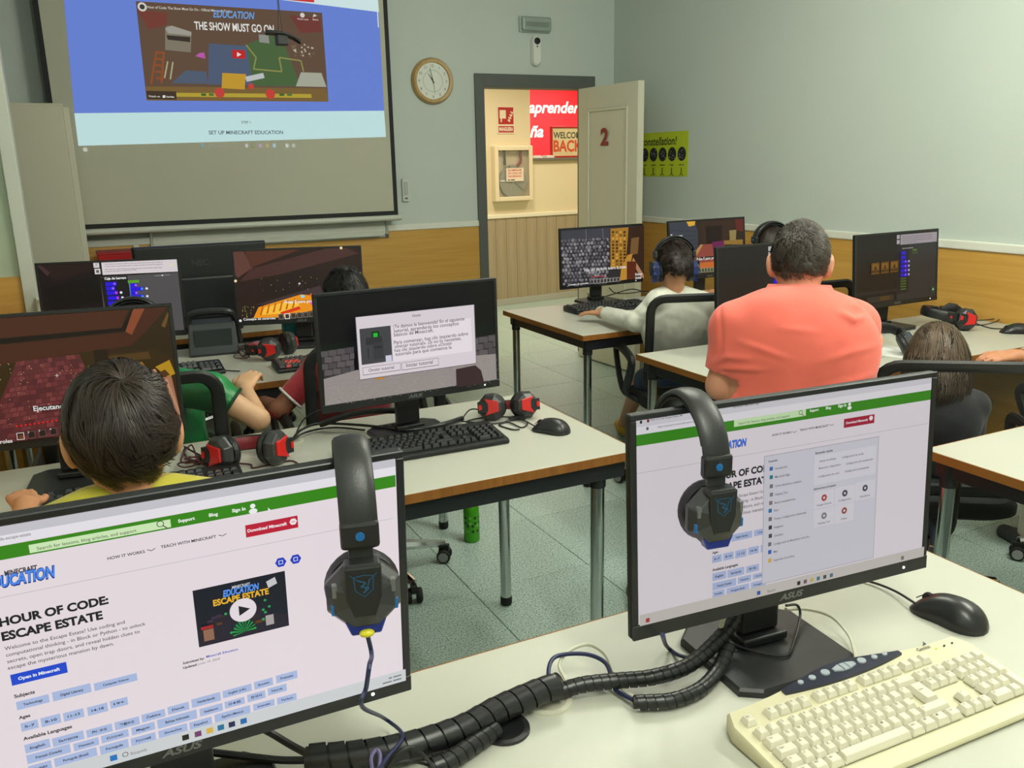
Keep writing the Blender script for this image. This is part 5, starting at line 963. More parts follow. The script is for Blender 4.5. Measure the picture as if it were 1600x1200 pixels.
# ================================================================ people
def sdf_mesh(prims, h, k0=.02):
    lo = np.full(3, 1e9); hi = -lo; B = []
    for p in prims:
        if p[0] == 'c': a, b = np.array(p[1], float), np.array(p[2], float); r = max(p[3], p[4]); l, u = np.minimum(a, b)-r, np.maximum(a, b)+r
        elif p[0] == 'e': c = np.array(p[1], float); r = max(p[2]); l, u = c-r, c+r
        else: B.append(None); continue
        B.append((l, u)); lo = np.minimum(lo, l); hi = np.maximum(hi, u)
    lo = lo-4*h-k0; n = np.ceil((hi+4*h+k0-lo)/h).astype(int)+1; D = np.full(n, 1.0, np.float32)
    ax = [lo[i]+h*np.arange(n[i]) for i in range(3)]
    for p, bb in zip(prims, B):
        if p[0] == 'x':
            c, nn, rad = np.array(p[1], float), np.array(p[2], float), p[3]; nn = nn/np.linalg.norm(nn); l, u = c-rad, c+rad
        else: k = p[5] if len(p) > 5 and p[5] is not None else k0; l, u = bb[0]-k-3*h, bb[1]+k+3*h
        i0 = np.maximum(((l-lo)/h).astype(int), 0); i1 = np.minimum(((u-lo)/h).astype(int)+2, n)
        sl = tuple(slice(i0[j], i1[j]) for j in range(3)); X, Y, Z = np.meshgrid(ax[0][sl[0]], ax[1][sl[1]], ax[2][sl[2]], indexing='ij')
        A = D[sl]
        if p[0] == 'x':
            d = (X-c[0])*nn[0]+(Y-c[1])*nn[1]+(Z-c[2])*nn[2]; ins = (X-c[0])**2+(Y-c[1])**2+(Z-c[2])**2 < rad*rad; D[sl] = np.where(ins, np.maximum(A, d), A); continue
        if p[0] == 'c':
            a, b = np.array(p[1], float), np.array(p[2], float); dv = b-a; L2 = max(dv@dv, 1e-9)
            t = np.clip(((X-a[0])*dv[0]+(Y-a[1])*dv[1]+(Z-a[2])*dv[2])/L2, 0, 1)
            d = np.sqrt((X-a[0]-t*dv[0])**2+(Y-a[1]-t*dv[1])**2+(Z-a[2]-t*dv[2])**2)-(p[3]+(p[4]-p[3])*t)
        else:
            c, r = np.array(p[1], float), np.array(p[2], float); Rm = p[3] if p[3] is not None else np.eye(3)
            q = np.stack([X-c[0], Y-c[1], Z-c[2]], -1)@Rm; k0_ = np.sqrt(((q/r)**2).sum(-1))+1e-9; k1_ = np.sqrt(((q/r**2)**2).sum(-1))+1e-9; d = k0_*(k0_-1)/k1_
        hh = np.clip(.5+.5*(A-d)/k, 0, 1); D[sl] = A*(1-hh)+d*hh-k*hh*(1-hh)
    # surface nets
    ins = D < 0; nx, ny, nz = D.shape
    cnt = sum(ins[i:nx-1+i, j:ny-1+j, l:nz-1+l].astype(np.int8) for i in (0, 1) for j in (0, 1) for l in (0, 1)); cells = np.argwhere((cnt > 0) & (cnt < 8))
    idx = np.full((nx-1, ny-1, nz-1), -1, np.int64); idx[tuple(cells.T)] = np.arange(len(cells)); acc = np.zeros((len(cells), 3)); num = np.zeros(len(cells))
    cor = np.array([(i, j, l) for i in (0, 1) for j in (0, 1) for l in (0, 1)])
    for a in range(8):
        for b in range(a+1, 8):
            if np.abs(cor[a]-cor[b]).sum() != 1: continue
            da = D[tuple((cells+cor[a]).T)]; db = D[tuple((cells+cor[b]).T)]; mk = (da < 0) != (db < 0); t = np.where(mk, da/np.where(mk, da-db, 1), 0)
            acc += np.where(mk[:, None], cor[a]+(cor[b]-cor[a])*t[:, None], 0); num += mk
    V = lo+(cells+acc/num[:, None])*h; F = []
    for axn in range(3):
        o1, o2 = [i for i in range(3) if i != axn]; s0 = [slice(None)]*3; s1 = [slice(None)]*3; s0[axn] = slice(0, -1); s1[axn] = slice(1, None)
        e = np.argwhere(ins[tuple(s0)] != ins[tuple(s1)]); e = e[(e[:, o1] > 0) & (e[:, o2] > 0) & (e[:, o1] < D.shape[o1]-1) & (e[:, o2] < D.shape[o2]-1)]
        fl = ins[tuple(e.T)]
        def at(d1, d2): q = e.copy(); q[:, o1] -= d1; q[:, o2] -= d2; return idx[tuple(q.T)]
        Q = np.stack([at(1, 1), at(0, 1), at(0, 0), at(1, 0)], 1)
        if axn == 1: fl = ~fl
        Q[~fl] = Q[~fl][:, ::-1]; F.append(Q)
    F = np.concatenate(F); F = F[(F >= 0).all(1)]
    return V, F
def sdf_obj(name, prims, h, mat, parent, base, k=.02, smooth_it=1, disp=None):
    V, F = sdf_mesh(prims, h, k)
    for _ in range(smooth_it):
        A = np.zeros_like(V); n = np.zeros(len(V))
        for a, b in ((0, 1), (1, 2), (2, 3), (3, 0)):
            np.add.at(A, F[:, a], V[F[:, b]]); np.add.at(A, F[:, b], V[F[:, a]]); np.add.at(n, F[:, a], 1); np.add.at(n, F[:, b], 1)
        V = V*.4+.6*A/np.maximum(n, 1)[:, None]
    if disp is not None:
        fn = np.cross(V[F[:, 2]]-V[F[:, 0]], V[F[:, 3]]-V[F[:, 1]]); nn = np.zeros_like(V)
        for a in range(4): np.add.at(nn, F[:, a], fn)
        nn /= np.linalg.norm(nn, axis=1)[:, None]+1e-12; V = disp(V, nn)
    me = bpy.data.meshes.new(name); me.from_pydata((V-np.array(base)).tolist(), [], F.tolist()); me.update()
    return link(name, me, mat, parent, 'all')
def creases(C, RB, curves):
    """cloth folds on the back: curves of (x, z) points in the torso frame with height and width"""
    def f(V, nn):
        q = (V-C)@RB; d = np.zeros(len(V)); back = np.clip(-((nn@RB)[:, 1])*2.5, 0, 1)
        sgn = 1.0 if np.sum((V-V.mean(0))*nn) > 0 else -1.0
        if sgn < 0: back = np.clip(((nn@RB)[:, 1])*2.5, 0, 1)
        for pts, amp, w in curves:
            best = np.full(len(V), 9.); tt = np.zeros(len(V)); n = len(pts)-1
            for i in range(n):
                a, b = np.array(pts[i]), np.array(pts[i+1]); ab = b-a; t = np.clip(((q[:, [0, 2]]-a)@ab)/(ab@ab), 0, 1); dd = np.linalg.norm(q[:, [0, 2]]-a-t[:, None]*ab, axis=1); m = dd < best; best = np.where(m, dd, best); tt = np.where(m, (i+t)/n, tt)
            d += amp*np.exp(-(best/w)**2)*np.sin(np.pi*np.clip(tt*.85+.1, 0, 1))
        return V+nn*sgn*(d*back)[:, None]
    return f
def rotz(a): c, s = math.cos(a), math.sin(a); return np.array([[c, -s, 0], [s, c, 0], [0, 0, 1.]])
def rotx(a): c, s = math.cos(a), math.sin(a); return np.array([[1., 0, 0], [0, c, -s], [0, s, c]])
def roty(a): c, s = math.cos(a), math.sin(a); return np.array([[c, 0, s], [0, 1., 0], [-s, 0, c]])
def hand_prims(w, d, n, side, sz=1.0, curl=.25, spread=.0):
    """w wrist, d towards the fingers, n out of the back of the hand, side: +1 thumb on the d x n side"""
    w = np.array(w, float); d = np.array(d, float); d /= np.linalg.norm(d); n = np.array(n, float); n -= d*(n@d); n /= np.linalg.norm(n); lt = np.cross(d, n)*side; P = []
    for i in range(4):
        o = (1.5-i); kn = w+d*(.078-.004*abs(o-.5))*sz+lt*o*.0185*sz+n*(.004-.003*abs(o))*sz; P.append(('c', w+lt*o*.011*sz, kn, .0135*sz, .0115*sz, .010))
        dd = d+lt*o*spread; dd /= np.linalg.norm(dd); c = curl*.6; p = kn; L = (1.0, 1.1, 1.02, .8)[i]
        for j, (ln, r0, r1) in enumerate(((.042, .0092, .0085), (.026, .0085, .0078), (.02, .0078, .0065))):
            q = p+(dd*math.cos(c)-n*math.sin(c))*ln*L*sz; P.append(('c', p, q, r0*sz, r1*sz, .0035)); p = q; c += curl
    a = w+d*.018*sz+lt*.016*sz; b = a+(d*.62+lt*.62-n*.25)*.05*sz; c_ = b+(d*.85+lt*.3-n*.2)*.034*sz; e = c_+(d*.95-n*.15)*.024*sz
    P += [('c', a, b, .0155*sz, .011*sz, .008), ('c', b, c_, .0105*sz, .0092*sz, .004), ('c', c_, e, .0092*sz, .0072*sz, .004)]
    return P
m_eye = pm('eye_white', (230, 228, 222), .2); m_iris = pm('eye_dark', (38, 26, 20), .15)
def hair_part(par, base, c, R, rad, mat, n, ln, wd, lift, crown=(0, -.45, .9), swirl=.4, lims=(.5, .02, -.55), droop=0, seed=1, messy=.25, steps=4, clumps=260, name='hair', radial=0):
    """scalp cap plus strands that leave the crown in clumps"""
    rg = np.random.default_rng(seed); rad = np.array(rad); c = np.array(c); crown = np.array(crown)/np.linalg.norm(crown)
    def keep(p, e=0): return p[:, 2] > np.interp(p[:, 1], [-1, -.35, .05, .45, 1], [lims[2], lims[2]+.02, lims[1], lims[0]-.1, lims[0]])+e
    nu, nv = 40, 24
    Pn = np.array([[math.cos(b)*math.cos(a), math.cos(b)*math.sin(a), math.sin(b)] for b in np.linspace(-math.pi/2, math.pi/2, nv+1) for a in np.linspace(0, 2*math.pi, nu, endpoint=False)]); kp = keep(Pn, .06)
    V = ((Pn*rad*.985)@R.T+c).tolist(); F = []
    for j in range(nv):
        for i in range(nu):
            q = (j*nu+i, j*nu+(i+1) % nu, (j+1)*nu+(i+1) % nu, (j+1)*nu+i)
            if sum(kp[list(q)]) >= 3: F.append(q)
    nb = len(F); p = rg.normal(size=(n*4, 3)); p /= np.linalg.norm(p, axis=1)[:, None]; p = p[keep(p, rg.uniform(-.05, .04, len(p)))][:n]; m_ = len(p)
    cc = rg.normal(size=(clumps, 3)); cc /= np.linalg.norm(cc, axis=1)[:, None]; ci = (p@cc.T).argmax(1); cd = rg.normal(size=(clumps, 3))*messy; cli = rg.uniform(.25, 1.25, clumps)
    t = p-crown*(p@crown)[:, None]; t /= np.linalg.norm(t, axis=1)[:, None]+1e-6; sw = np.cross(crown, p); sw /= np.linalg.norm(sw, axis=1)[:, None]+1e-6
    pull = (cc[ci]-p); d = t+sw*swirl+cd[ci]+rg.normal(size=(m_, 3))*messy*.3+pull*1.2; L = ln*rg.uniform(.6, 1.2, m_)
    pts = [p*rad*.985]; cur = p.copy(); lf = lift*cli[ci]*rg.uniform(.5, 1.1, m_)
    for s in range(steps):
        dt = d-cur*(d*cur).sum(1)[:, None]; dt /= np.linalg.norm(dt, axis=1)[:, None]+1e-6; u = (s+1)/steps
        cur = cur+dt*(L/steps/np.mean(rad)*(1-radial))[:, None]; cur /= np.linalg.norm(cur, axis=1)[:, None]
        pts.append(cur*rad*(1+lf*math.sin(u*1.9)+radial*L/np.mean(rad)*u)[:, None]+np.array([0, 0, -droop])*u*u)
    pts = [(q@R.T)+c for q in pts]; o = len(V); side = np.cross(pts[1]-pts[0], p@R.T); side /= np.linalg.norm(side, axis=1)[:, None]+1e-6; rows = []
    for s, q in enumerate(pts): w = wd*(1-.7*s/steps)*.5; rows += [q-side*w, q+side*w]
    V += np.stack(rows, 1).reshape(-1, 3).tolist(); st = 2*(steps+1); tone = np.clip(rg.normal(1, .22, m_)*(.75+.5*(cli[ci]-.25)), .35, 2.2)
    for i in range(m_):
        b = o+i*st
        for s in range(steps): F.append((b+2*s, b+2*s+1, b+2*s+3, b+2*s+2))
    me = bpy.data.meshes.new(name); me.from_pydata((np.array(V)-np.array(base)).tolist(), [], F); me.update()
    at = me.color_attributes.new('tone', 'FLOAT_COLOR', 'CORNER'); col = np.ones(len(F)); col[:nb] = .55; col[nb:] = np.repeat(tone, steps); cols = np.repeat(np.stack([col]*3+[np.ones(len(F))], 1), 4, axis=0).astype(np.float32); at.data.foreach_set('color', cols.ravel())
    return link(name, me, mat, par, 'all')
def person(label, J, s=1.0, RB=np.eye(3), RH=np.eye(3), hs=1.0, skin=(200, 150, 116), shirt=None, sleeve=.55, bottoms=None, leg=1.0, shoes=(60, 60, 60), hair=None, hands=None, h=.0055, collar=False, girth=1.0, extra_shirt=(), trim=None, skin_bump=None, folds=0):
    """J: joints in world space; one continuous body, clothes and hair as its children"""
    J = {k: np.array(v, float) for k, v in J.items()}; base = np.array([J['P'][0], J['P'][1], 0]); t = thing('person', label, 'person', base, 0)
    sk = pm('skin_%d_%d' % (skin[0], skin[1]), skin, .5, var=(30, .05)); b = []
    H, N, C, P = J['H'], J['N'], J['C'], J['P']
    def tor(g): return [('e', P, np.array([.165*girth, .12, .12])*s+g, RB), ('c', P+RB@np.array([0, 0, .03]), C, .115*s+g, .12*s+g), ('c', P+RB@np.array([.06*s+.11*(girth-1), 0, .02]), C+RB@np.array([.07*s+.13*(girth-1), 0, 0]), .085*s+g, (.095+.05*(girth-1))*s+g), ('c', P+RB@np.array([-.06*s-.11*(girth-1), 0, .02]), C+RB@np.array([-.07*s-.13*(girth-1), 0, 0]), .085*s+g, (.095+.05*(girth-1))*s+g), ('e', C+RB@np.array([0, -.01, .03])*s, np.array([.175*girth, .115, .16])*s+g, RB), ('c', J['SL'], N+(J['SL']-N)*.3, .058*s+g, .058*s+g), ('c', J['SR'], N+(J['SR']-N)*.3, .058*s+g, .058*s+g)]
    def arm(sd, g, f=1.0, f2=0):
        S_, E, W_ = J['S'+sd], J['E'+sd], J['W'+sd]; o = [('c', S_, S_+(E-S_)*min(1, f), .054*s+g, (.054-.014*min(1, f))*s+g)]
        if f2 > 0: o.append(('c', E, E+(W_-E)*f2, .041*s+g, (.041-.012*f2)*s+g))
        return o
    b += tor(0)+arm('L', 0, 1, 1)+arm('R', 0, 1, 1)+[('c', N-np.array([0, 0, .02])*s, H+RH@np.array([0, -.02, -.05])*hs, .056*s, .052*s)]
    for sd in 'LR':
        b += [('c', P+RB@np.array([.085*(1 if sd == 'R' else -1), .02, -.02])*s, J['K'+sd], .085*s, .058*s), ('c', J['K'+sd], J['A'+sd], .056*s, .036*s)]
        fd = RB@np.array([0, 1., 0]); b += [('c', J['A'+sd]-fd*.02*s, J['A'+sd]+fd*.12*s-np.array([0, 0, .045*s]), .036*s, .028*s)]
    b += [('e', H, np.array([.074, .092, .098])*hs, RH), ('e', H+RH@np.array([0, .03, -.055])*hs, np.array([.055, .06, .065])*hs, RH), ('c', H+RH@np.array([0, .088, -.005])*hs, H+RH@np.array([0, .104, -.035])*hs, .009*hs, .013*hs, .012), ('c', H+RH@np.array([-.02, .083, -.068])*hs, H+RH@np.array([.02, .083, -.068])*hs, .006*hs, .006*hs, .006)]
    for sx in (-1, 1): b += [('e', H+RH@np.array([sx*.079, -.008, -.018])*hs, np.array([.010, .021, .033])*hs, RH@rotz(sx*.35)@roty(sx*.12), .008)]
    if hands:
        for sd, hv in hands.items(): b += hand_prims(J['W'+sd], hv[0], hv[1], 1 if sd == 'L' else -1, s*(hv[3] if len(hv) > 3 else .98), hv[2])
    sdf_obj('body', b, h, sk, t, base, .018*s)
    for sx in (-1, 1): MB().ball(H+RH@np.array([sx*.032, .079, .004])*hs-base, .0115*hs, 10, 8).build('eye', m_eye, t, smooth='all'); MB().ball(H+RH@np.array([sx*.0325, .0865, .004])*hs-base, .0055*hs, 8, 6).build('iris', m_iris, t, smooth='all')
    if shirt:
        q = tor(.012*s+.004)
        for sd in 'LR':
            if sleeve <= 1: q += arm(sd, .013*s, sleeve+.25)
            else: q += arm(sd, .014*s, 1, sleeve-1+.15)
        q += list(extra_shirt)
        for sd in 'LR':
            S_, E, W_ = J['S'+sd], J['E'+sd], J['W'+sd]
            if sleeve <= 1: q.append(('x', S_+(E-S_)*sleeve, E-S_, .1*s))
            else: q.append(('x', E+(W_-E)*(sleeve-1), W_-E, .085*s))
        q.append(('x', N+(H-N)*.25+np.array([0, 0, .012]), H-N+np.array([0, 0, .05]), .11*s))
        so = sdf_obj('shirt', q, h, shirt, t, base, .02*s, disp=creases(C, RB, folds) if folds else None)
        if trim:
            for sd in 'LR':
                S_, E = J['S'+sd], J['E'+sd]; c0 = S_+(E-S_)*sleeve; Fm = frame(E-S_); rr = (.054-.014*sleeve)*s+.016*s
                MB().tube([c0+Fm[:, 0]*rr*math.cos(a)+Fm[:, 1]*rr*math.sin(a)-base for a in np.linspace(0, 2*math.pi, 25)], .005, 6).build('sleeve_trim', trim, so, smooth=True)
        if collar:
            cn = N+(H-N)*.2; dz = (H-N)/np.linalg.norm(H-N); Fm = frame(dz, RB[:, 1]); rings = []
            for zz, r in ((-.03, .104), (.0, .088), (.03, .078), (.034, .083), (.015, .093), (-.03, .115)):
                rings.append([cn+dz*(zz+.012*math.cos(a))+(RB[:, 0]*math.cos(a+1.5708)*1.0+RB[:, 1]*math.sin(a+1.5708)*-.95)*r*s*1.0-base for a in np.linspace(0, 2*math.pi, 32, endpoint=False)])
            MB().loft(rings, False, False).build('collar', shirt, so, smooth='all')
    if bottoms:
        q = [('e', P-np.array([0, 0, .01]), np.array([.165, .125, .115])*s+.014, RB)]
        for sd in 'LR':
            a = P+RB@np.array([.085*(1 if sd == 'R' else -1), .02, -.02])*s; K, A_ = J['K'+sd], J['A'+sd]
            if leg > .9: q += [('c', a, K, .1*s, .073*s), ('c', K, A_, .071*s, .05*s), ('x', A_, A_-K, .09*s)]
            else: q += [('c', a, K, .105*s, .085*s), ('x', a+(K-a)*leg, K-a, .14*s)]
        sdf_obj('trousers' if leg > .9 else 'shorts', q, h*1.2, bottoms, t, base, .02*s)
    fd = RB@np.array([0, 1., 0])
    for sd in 'LR':
        A_ = J['A'+sd]; zf = A_[2]-.062*s
        so = sdf_obj('shoe', [('c', A_-fd*.035*s-np.array([0, 0, .03*s]), A_+fd*.05*s-np.array([0, 0, .035*s]), .043*s, .042*s), ('c', A_+fd*.05*s-np.array([0, 0, .04*s]), A_+fd*.14*s-np.array([0, 0, .045*s]), .04*s, .036*s), ('x', np.array([A_[0], A_[1], max(0.002, A_[2]-.075*s)]), (0, 0, -1), .3)], h, pm('shoe_%d_%d_%d' % shoes, shoes, .6), t, base, .015)
    if hair: hair_part(t, base, H+RH@np.array([0, -.004, .006])*hs, RH, np.array([.0795, .098, .103])*hs, **hair)
    return t
def kid(label, x, y, yaw, head, SLp=None, SRp=None, EL=None, ER=None, WL=None, WR=None, s=.78, lean=0, **kw):
    """a seated child facing yaw (radians from +y towards +x); head is the head centre"""
    RB = rotz(-yaw); B = np.array([x, y, 0]); H = np.array(head, float); f = RB[:, 1]; r = RB[:, 0]; zs = H[2]-.235*s
    P = B+np.array([0, 0, .455+.1*s]); N = H-np.array([0, 0, kw.pop('neck', .175)*s])-f*kw.pop('nb', .035); C = (P*.35+N*.65)-np.array([0, 0, .03])-f*.01
    J = dict(H=H, N=N, C=C, P=P); J['SL'] = SLp if SLp is not None else N-r*.165*s-np.array([0, 0, .055*s]); J['SR'] = SRp if SRp is not None else N+r*.165*s-np.array([0, 0, .055*s])
    for sd, g, E, W_ in (('L', -1, EL, WL), ('R', 1, ER, WR)):
        S_ = J['S'+sd]; J['E'+sd] = E if E is not None else S_+f*.12*s+r*g*.05*s-np.array([0, 0, .24*s]); J['W'+sd] = W_ if W_ is not None else J['E'+sd]+f*.2*s-r*g*.04*s+np.array([0, 0, .06*s])
        J['K'+sd] = P+f*.40*s+r*g*.10*s-np.array([0, 0, .02]); J['A'+sd] = J['K'+sd]+f*.03-np.array([0, 0, J['K'+sd][2]-.072*s]) if not kw.get('A'+sd) is not None else kw['A'+sd]
    for k in ('AL', 'AR', 'KL', 'KR'):
        if k in kw: J[k] = np.array(kw.pop(k), float)
    return person(label, J, s, RB, kw.pop('RH', RB), kw.pop('hs', .95), **kw)
def cloth(name, c, rough=.8, b=(14, .25), fine=(700, .1), sheen=.2):
    """woven cloth with soft folds and fine weave"""
    m = pm(name, c, rough, sheen=sheen, var=(9, .04)); nt = m.node_tree; N = nt.nodes; L = nt.links; tc = N.new('ShaderNodeTexCoord')
    n1 = N.new('ShaderNodeTexNoise'); n1.inputs['Scale'].default_value = b[0]; n1.inputs['Detail'].default_value = 1; n1.inputs['Distortion'].default_value = .2; n2 = N.new('ShaderNodeTexNoise'); n2.inputs['Scale'].default_value = fine[0]
    L.new(tc.outputs['Object'], n1.inputs['Vector']); L.new(tc.outputs['Object'], n2.inputs['Vector'])
    b1 = N.new('ShaderNodeBump'); b1.inputs['Strength'].default_value = b[1]; b1.inputs['Distance'].default_value = .03; b2 = N.new('ShaderNodeBump'); b2.inputs['Strength'].default_value = fine[1]; b2.inputs['Distance'].default_value = .002
    L.new(n1.outputs['Fac'], b1.inputs['Height']); L.new(n2.outputs['Fac'], b2.inputs['Height']); L.new(b1.outputs[0], b2.inputs['Normal']); L.new(b2.outputs[0], N['Principled BSDF'].inputs['Normal']); return m
def hairmat(name, c):
    m = pm(name, c, .48, spec=.45); nt = m.node_tree; a = nt.nodes.new('ShaderNodeAttribute'); a.attribute_name = 'tone'; x = nt.nodes.new('ShaderNodeMixRGB'); x.blend_type = 'MULTIPLY'; x.inputs[0].default_value = 1
    x.inputs[1].default_value = rgb(c); nt.links.new(a.outputs['Color'], x.inputs[2]); nt.links.new(x.outputs[0], nt.nodes['Principled BSDF'].inputs['Base Color']); return m
hm_dark = hairmat('hair_dark_brown', (42, 32, 26)); hm_black = hairmat('hair_black', (24, 21, 20)); hm_grey = hairmat('hair_grey_brown', (70, 62, 54)); hm_brown = hairmat('hair_brown', (82, 66, 50))
# ---- the man in coral
d0 = 2.4; H = dep(1250, 405, d0); RBm = rotz(-math.radians(44)); f = RBm[:, 1]; r = RBm[:, 0]
N = dep(1248, 478, d0-.02); C = dep(1243, 560, d0-.02); P = np.array([C[0], C[1], .57])-f*.02
J = dict(H=H, N=N, C=C, P=P, SL=dep(1150, 512, d0), SR=dep(1331, 510, d0+.01), EL=dep(1127, 602, d0+.05), ER=dep(1344, 590, d0+.10))
J['WL'] = J['EL']+f*.2+r*.02+np.array([0, 0, -.03]); J['WR'] = dep(1364, 535, d0+.2); fx_ = atz(985, 905, .08); A2 = P+f*.42+r*.15
J['KL'] = P+f*.30-r*.22; J['AL'] = np.array([fx_[0]+.02, fx_[1]-.03, .09]); J['KR'] = P+f*.42+r*.14; J['AR'] = np.array([J['KR'][0], J['KR'][1], .09])
coral = cloth('coral_pique', (236, 108, 92), .8, (9, .35), (900, .12))
person('man in a coral polo shirt seen from behind with short greying hair', J, 1.0, RBm, RBm@rotx(-.06), .98, (206, 146, 118), coral, .74, cloth('dark_jeans', (40, 48, 66), .8), 1.0, (90, 90, 92), dict(mat=hm_grey, n=9000, ln=.014, wd=.0015, lift=.028, lims=(.42, -.02, -.5), messy=.35, seed=3, steps=2, radial=.2, clumps=500, crown=(.1, -.5, .8), swirl=.8), dict(L=(f, (0, 0, 1), .3), R=(f*.4-r*.3+np.array([0, 0, .6]), f*-1, .4)), collar=True, h=.0048, girth=1.14, folds=[([(-.215, -.012), (-.177, .016), (-.11, .022)], .010, .009), ([(-.20, -.022), (-.14, -.010), (-.07, -.004)], .008, .008), ([(-.15, .062), (-.089, .05), (-.015, .028)], .006, .009), ([(-.205, -.05), (-.17, -.085), (-.12, -.125)], .011, .011), ([(-.20, -.09), (-.16, -.13)], .008, .009),
    ([(-.206, .15), (-.197, .08), (-.195, .0)], -.006, .006), ([(.21, .06), (.14, .05), (.05, .02)], .004, .010), ([(.21, -.02), (.13, -.03), (.03, -.07)], .005, .012), ([(.10, .145), (.135, .125), (.17, .13)], .008, .008), ([(.13, .16), (.17, .15)], .007, .007), ([(-.05, .105), (.06, .10)], .003, .01), ([(-.08, -.09), (.02, -.11), (.1, -.10)], .004, .013)])
st = thing('stool', 'low black round stool under the man in coral', 'stool', (P[0], P[1], 0)); MB().lathe([(0, .40), (.16, .40), (.175, .415), (.175, .435), (.16, .448), (0, .45)], 28).build('stool_seat', m_seat, st, smooth=True); MB().lathe([(0, .03), (.025, .03), (.025, .4), (0, .4)], 14).build('stool_column', m_chrome, st, smooth=True); MB().lathe([(0, 0), (.17, 0), (.17, .012), (.03, .03), (0, .03)], 28).build('stool_base', m_blk2, st, smooth=True)
# ---- dark haired boy in front of the brick path screen
H = dep(191, 672, 1.40); WLh = dep(40, 790, 1.86)
kid('dark haired boy in a yellow green shirt seen from behind at the second row', H[0], H[1]-.04, .0, H, s=.82, hs=1.0, neck=.145, RH=rotx(-.2), skin=(196, 140, 104), shirt=cloth('yellow_green_cotton', (178, 168, 48), .85), sleeve=.6, bottoms=cloth('navy_cotton', (40, 46, 66)), leg=.7, WL=WLh, EL=np.array([WLh[0]-.0, H[1]+.2, .77]), hands=dict(L=((-.15, .9, .05), (0, 0, 1), .35), R=((0, 1, 0), (0, 0, 1), .3)), h=.0045,
    hair=dict(mat=hm_dark, n=14000, ln=.06, wd=.002, lift=.11, lims=(.5, -.1, -.62), crown=(.1, -.62, .72), swirl=.9, messy=.3, seed=11, steps=4))
# ---- child in green with the hand on the desk
H = dep(214, 524, 2.72); WRb = atz(382, 606, .79)
kid('child in a shiny green shirt reaching a bare arm onto the third row desk', H[0]+.06, H[1]-.03, .15, H, s=.80, hs=.96, RH=rotz(-.15), skin=(214, 168, 130), shirt=cloth('green_satin', (24, 128, 66), .35, (12, .4), (500, .03), 0), sleeve=.42, bottoms=cloth('dark_green', (22, 60, 40)), leg=.6, SRp=dep(330, 612, 2.62), ER=dep(404, 655, 2.66), WR=WRb, hands=dict(R=((.38, .8, .30), (-.25, -.45, 1), .55, 1.2), L=((0, 1, 0), (0, 0, 1), .3)), h=.0045, trim=pm('green_trim', (16, 60, 34), .6),
    hair=dict(mat=hm_black, n=3000, ln=.04, wd=.0018, lift=.06, seed=5))
# ---- child in red behind the tutorial screen
H = dep(541, 463, 3.12)
kid('black haired child in a red shirt behind the tutorial screen', H[0]-.02, H[1]-.06, .15, H, s=.80, hs=.95, RH=rotz(-.15)@rotx(-.1), skin=(150, 96, 72), shirt=cloth('red_jersey', (150, 22, 36), .6), sleeve=.72, bottoms=cloth('red_shorts', (140, 20, 34), .6), leg=.7, SLp=dep(500, 575, 3.0), EL=dep(436, 640, 2.97), WL=dep(412, 628, 3.17), hands=dict(L=((-.3, .9, .1), (0, 0, 1), .3), R=((0, 1, 0), (0, 0, 1), .3)), h=.0055, trim=pm('white_trim', (206, 200, 196), .6),
    hair=dict(mat=hm_black, n=5000, ln=.04, wd=.002, lift=.12, seed=6, messy=.4))
# ---- boy in white with headphones
H = dep(1053, 413, 3.78); HD = H; yD = math.radians(22); WLd = atz(942, 489, .79)
kid('boy in a white long sleeved shirt wearing blue headphones', H[0]+.05, H[1]+.02, yD, H, s=.80, hs=.95, nb=.0, RH=rotz(-yD)@rotx(-.12), skin=(196, 140, 108), shirt=cloth('white_cotton', (214, 214, 200), .85, (16, .5)), sleeve=1.88, bottoms=cloth('blue_shorts', (36, 60, 92)), leg=.75, SLp=dep(1030, 472, 3.80), EL=atz(993, 503, .80), WL=WLd, AL=atz(974, 662, .075), KL=atz(1000, 600, .47), AR=np.array([2.75, 3.75, .07]), shoes=(196, 156, 40), hands=dict(L=((-.5, .8, -.02), (0, 0, 1), .22), R=((0, 1, 0), (0, 0, 1), .3)), h=.0042,
    hair=dict(mat=hm_dark, n=7000, ln=.024, wd=.0018, lift=.05, lims=(.5, 0, -.5), seed=8, messy=.35, steps=2, radial=.2))
# ---- child behind the man
H = dep(1203, 388, 3.95); HF = H; WLf = atz(1112, 458, .79)
kid('child with dark hair and headphones behind the head of the man in coral', H[0]+.02, H[1]-.05, .2, H, s=.80, hs=.95, RH=rotz(-.2), skin=(196, 140, 108), shirt=cloth('grey_cotton', (96, 98, 104)), sleeve=.6, bottoms=cloth('navy_cotton', (40, 46, 66)), leg=.7, WL=WLf, EL=np.array([WLf[0]+.05, WLf[1]-.2, .8]), hands=dict(L=((-.2, .9, 0), (0, 0, 1), .3), R=((0, 1, 0), (0, 0, 1), .3)), h=.006, hair=dict(mat=hm_dark, n=3000, ln=.04, wd=.002, lift=.06, seed=9))
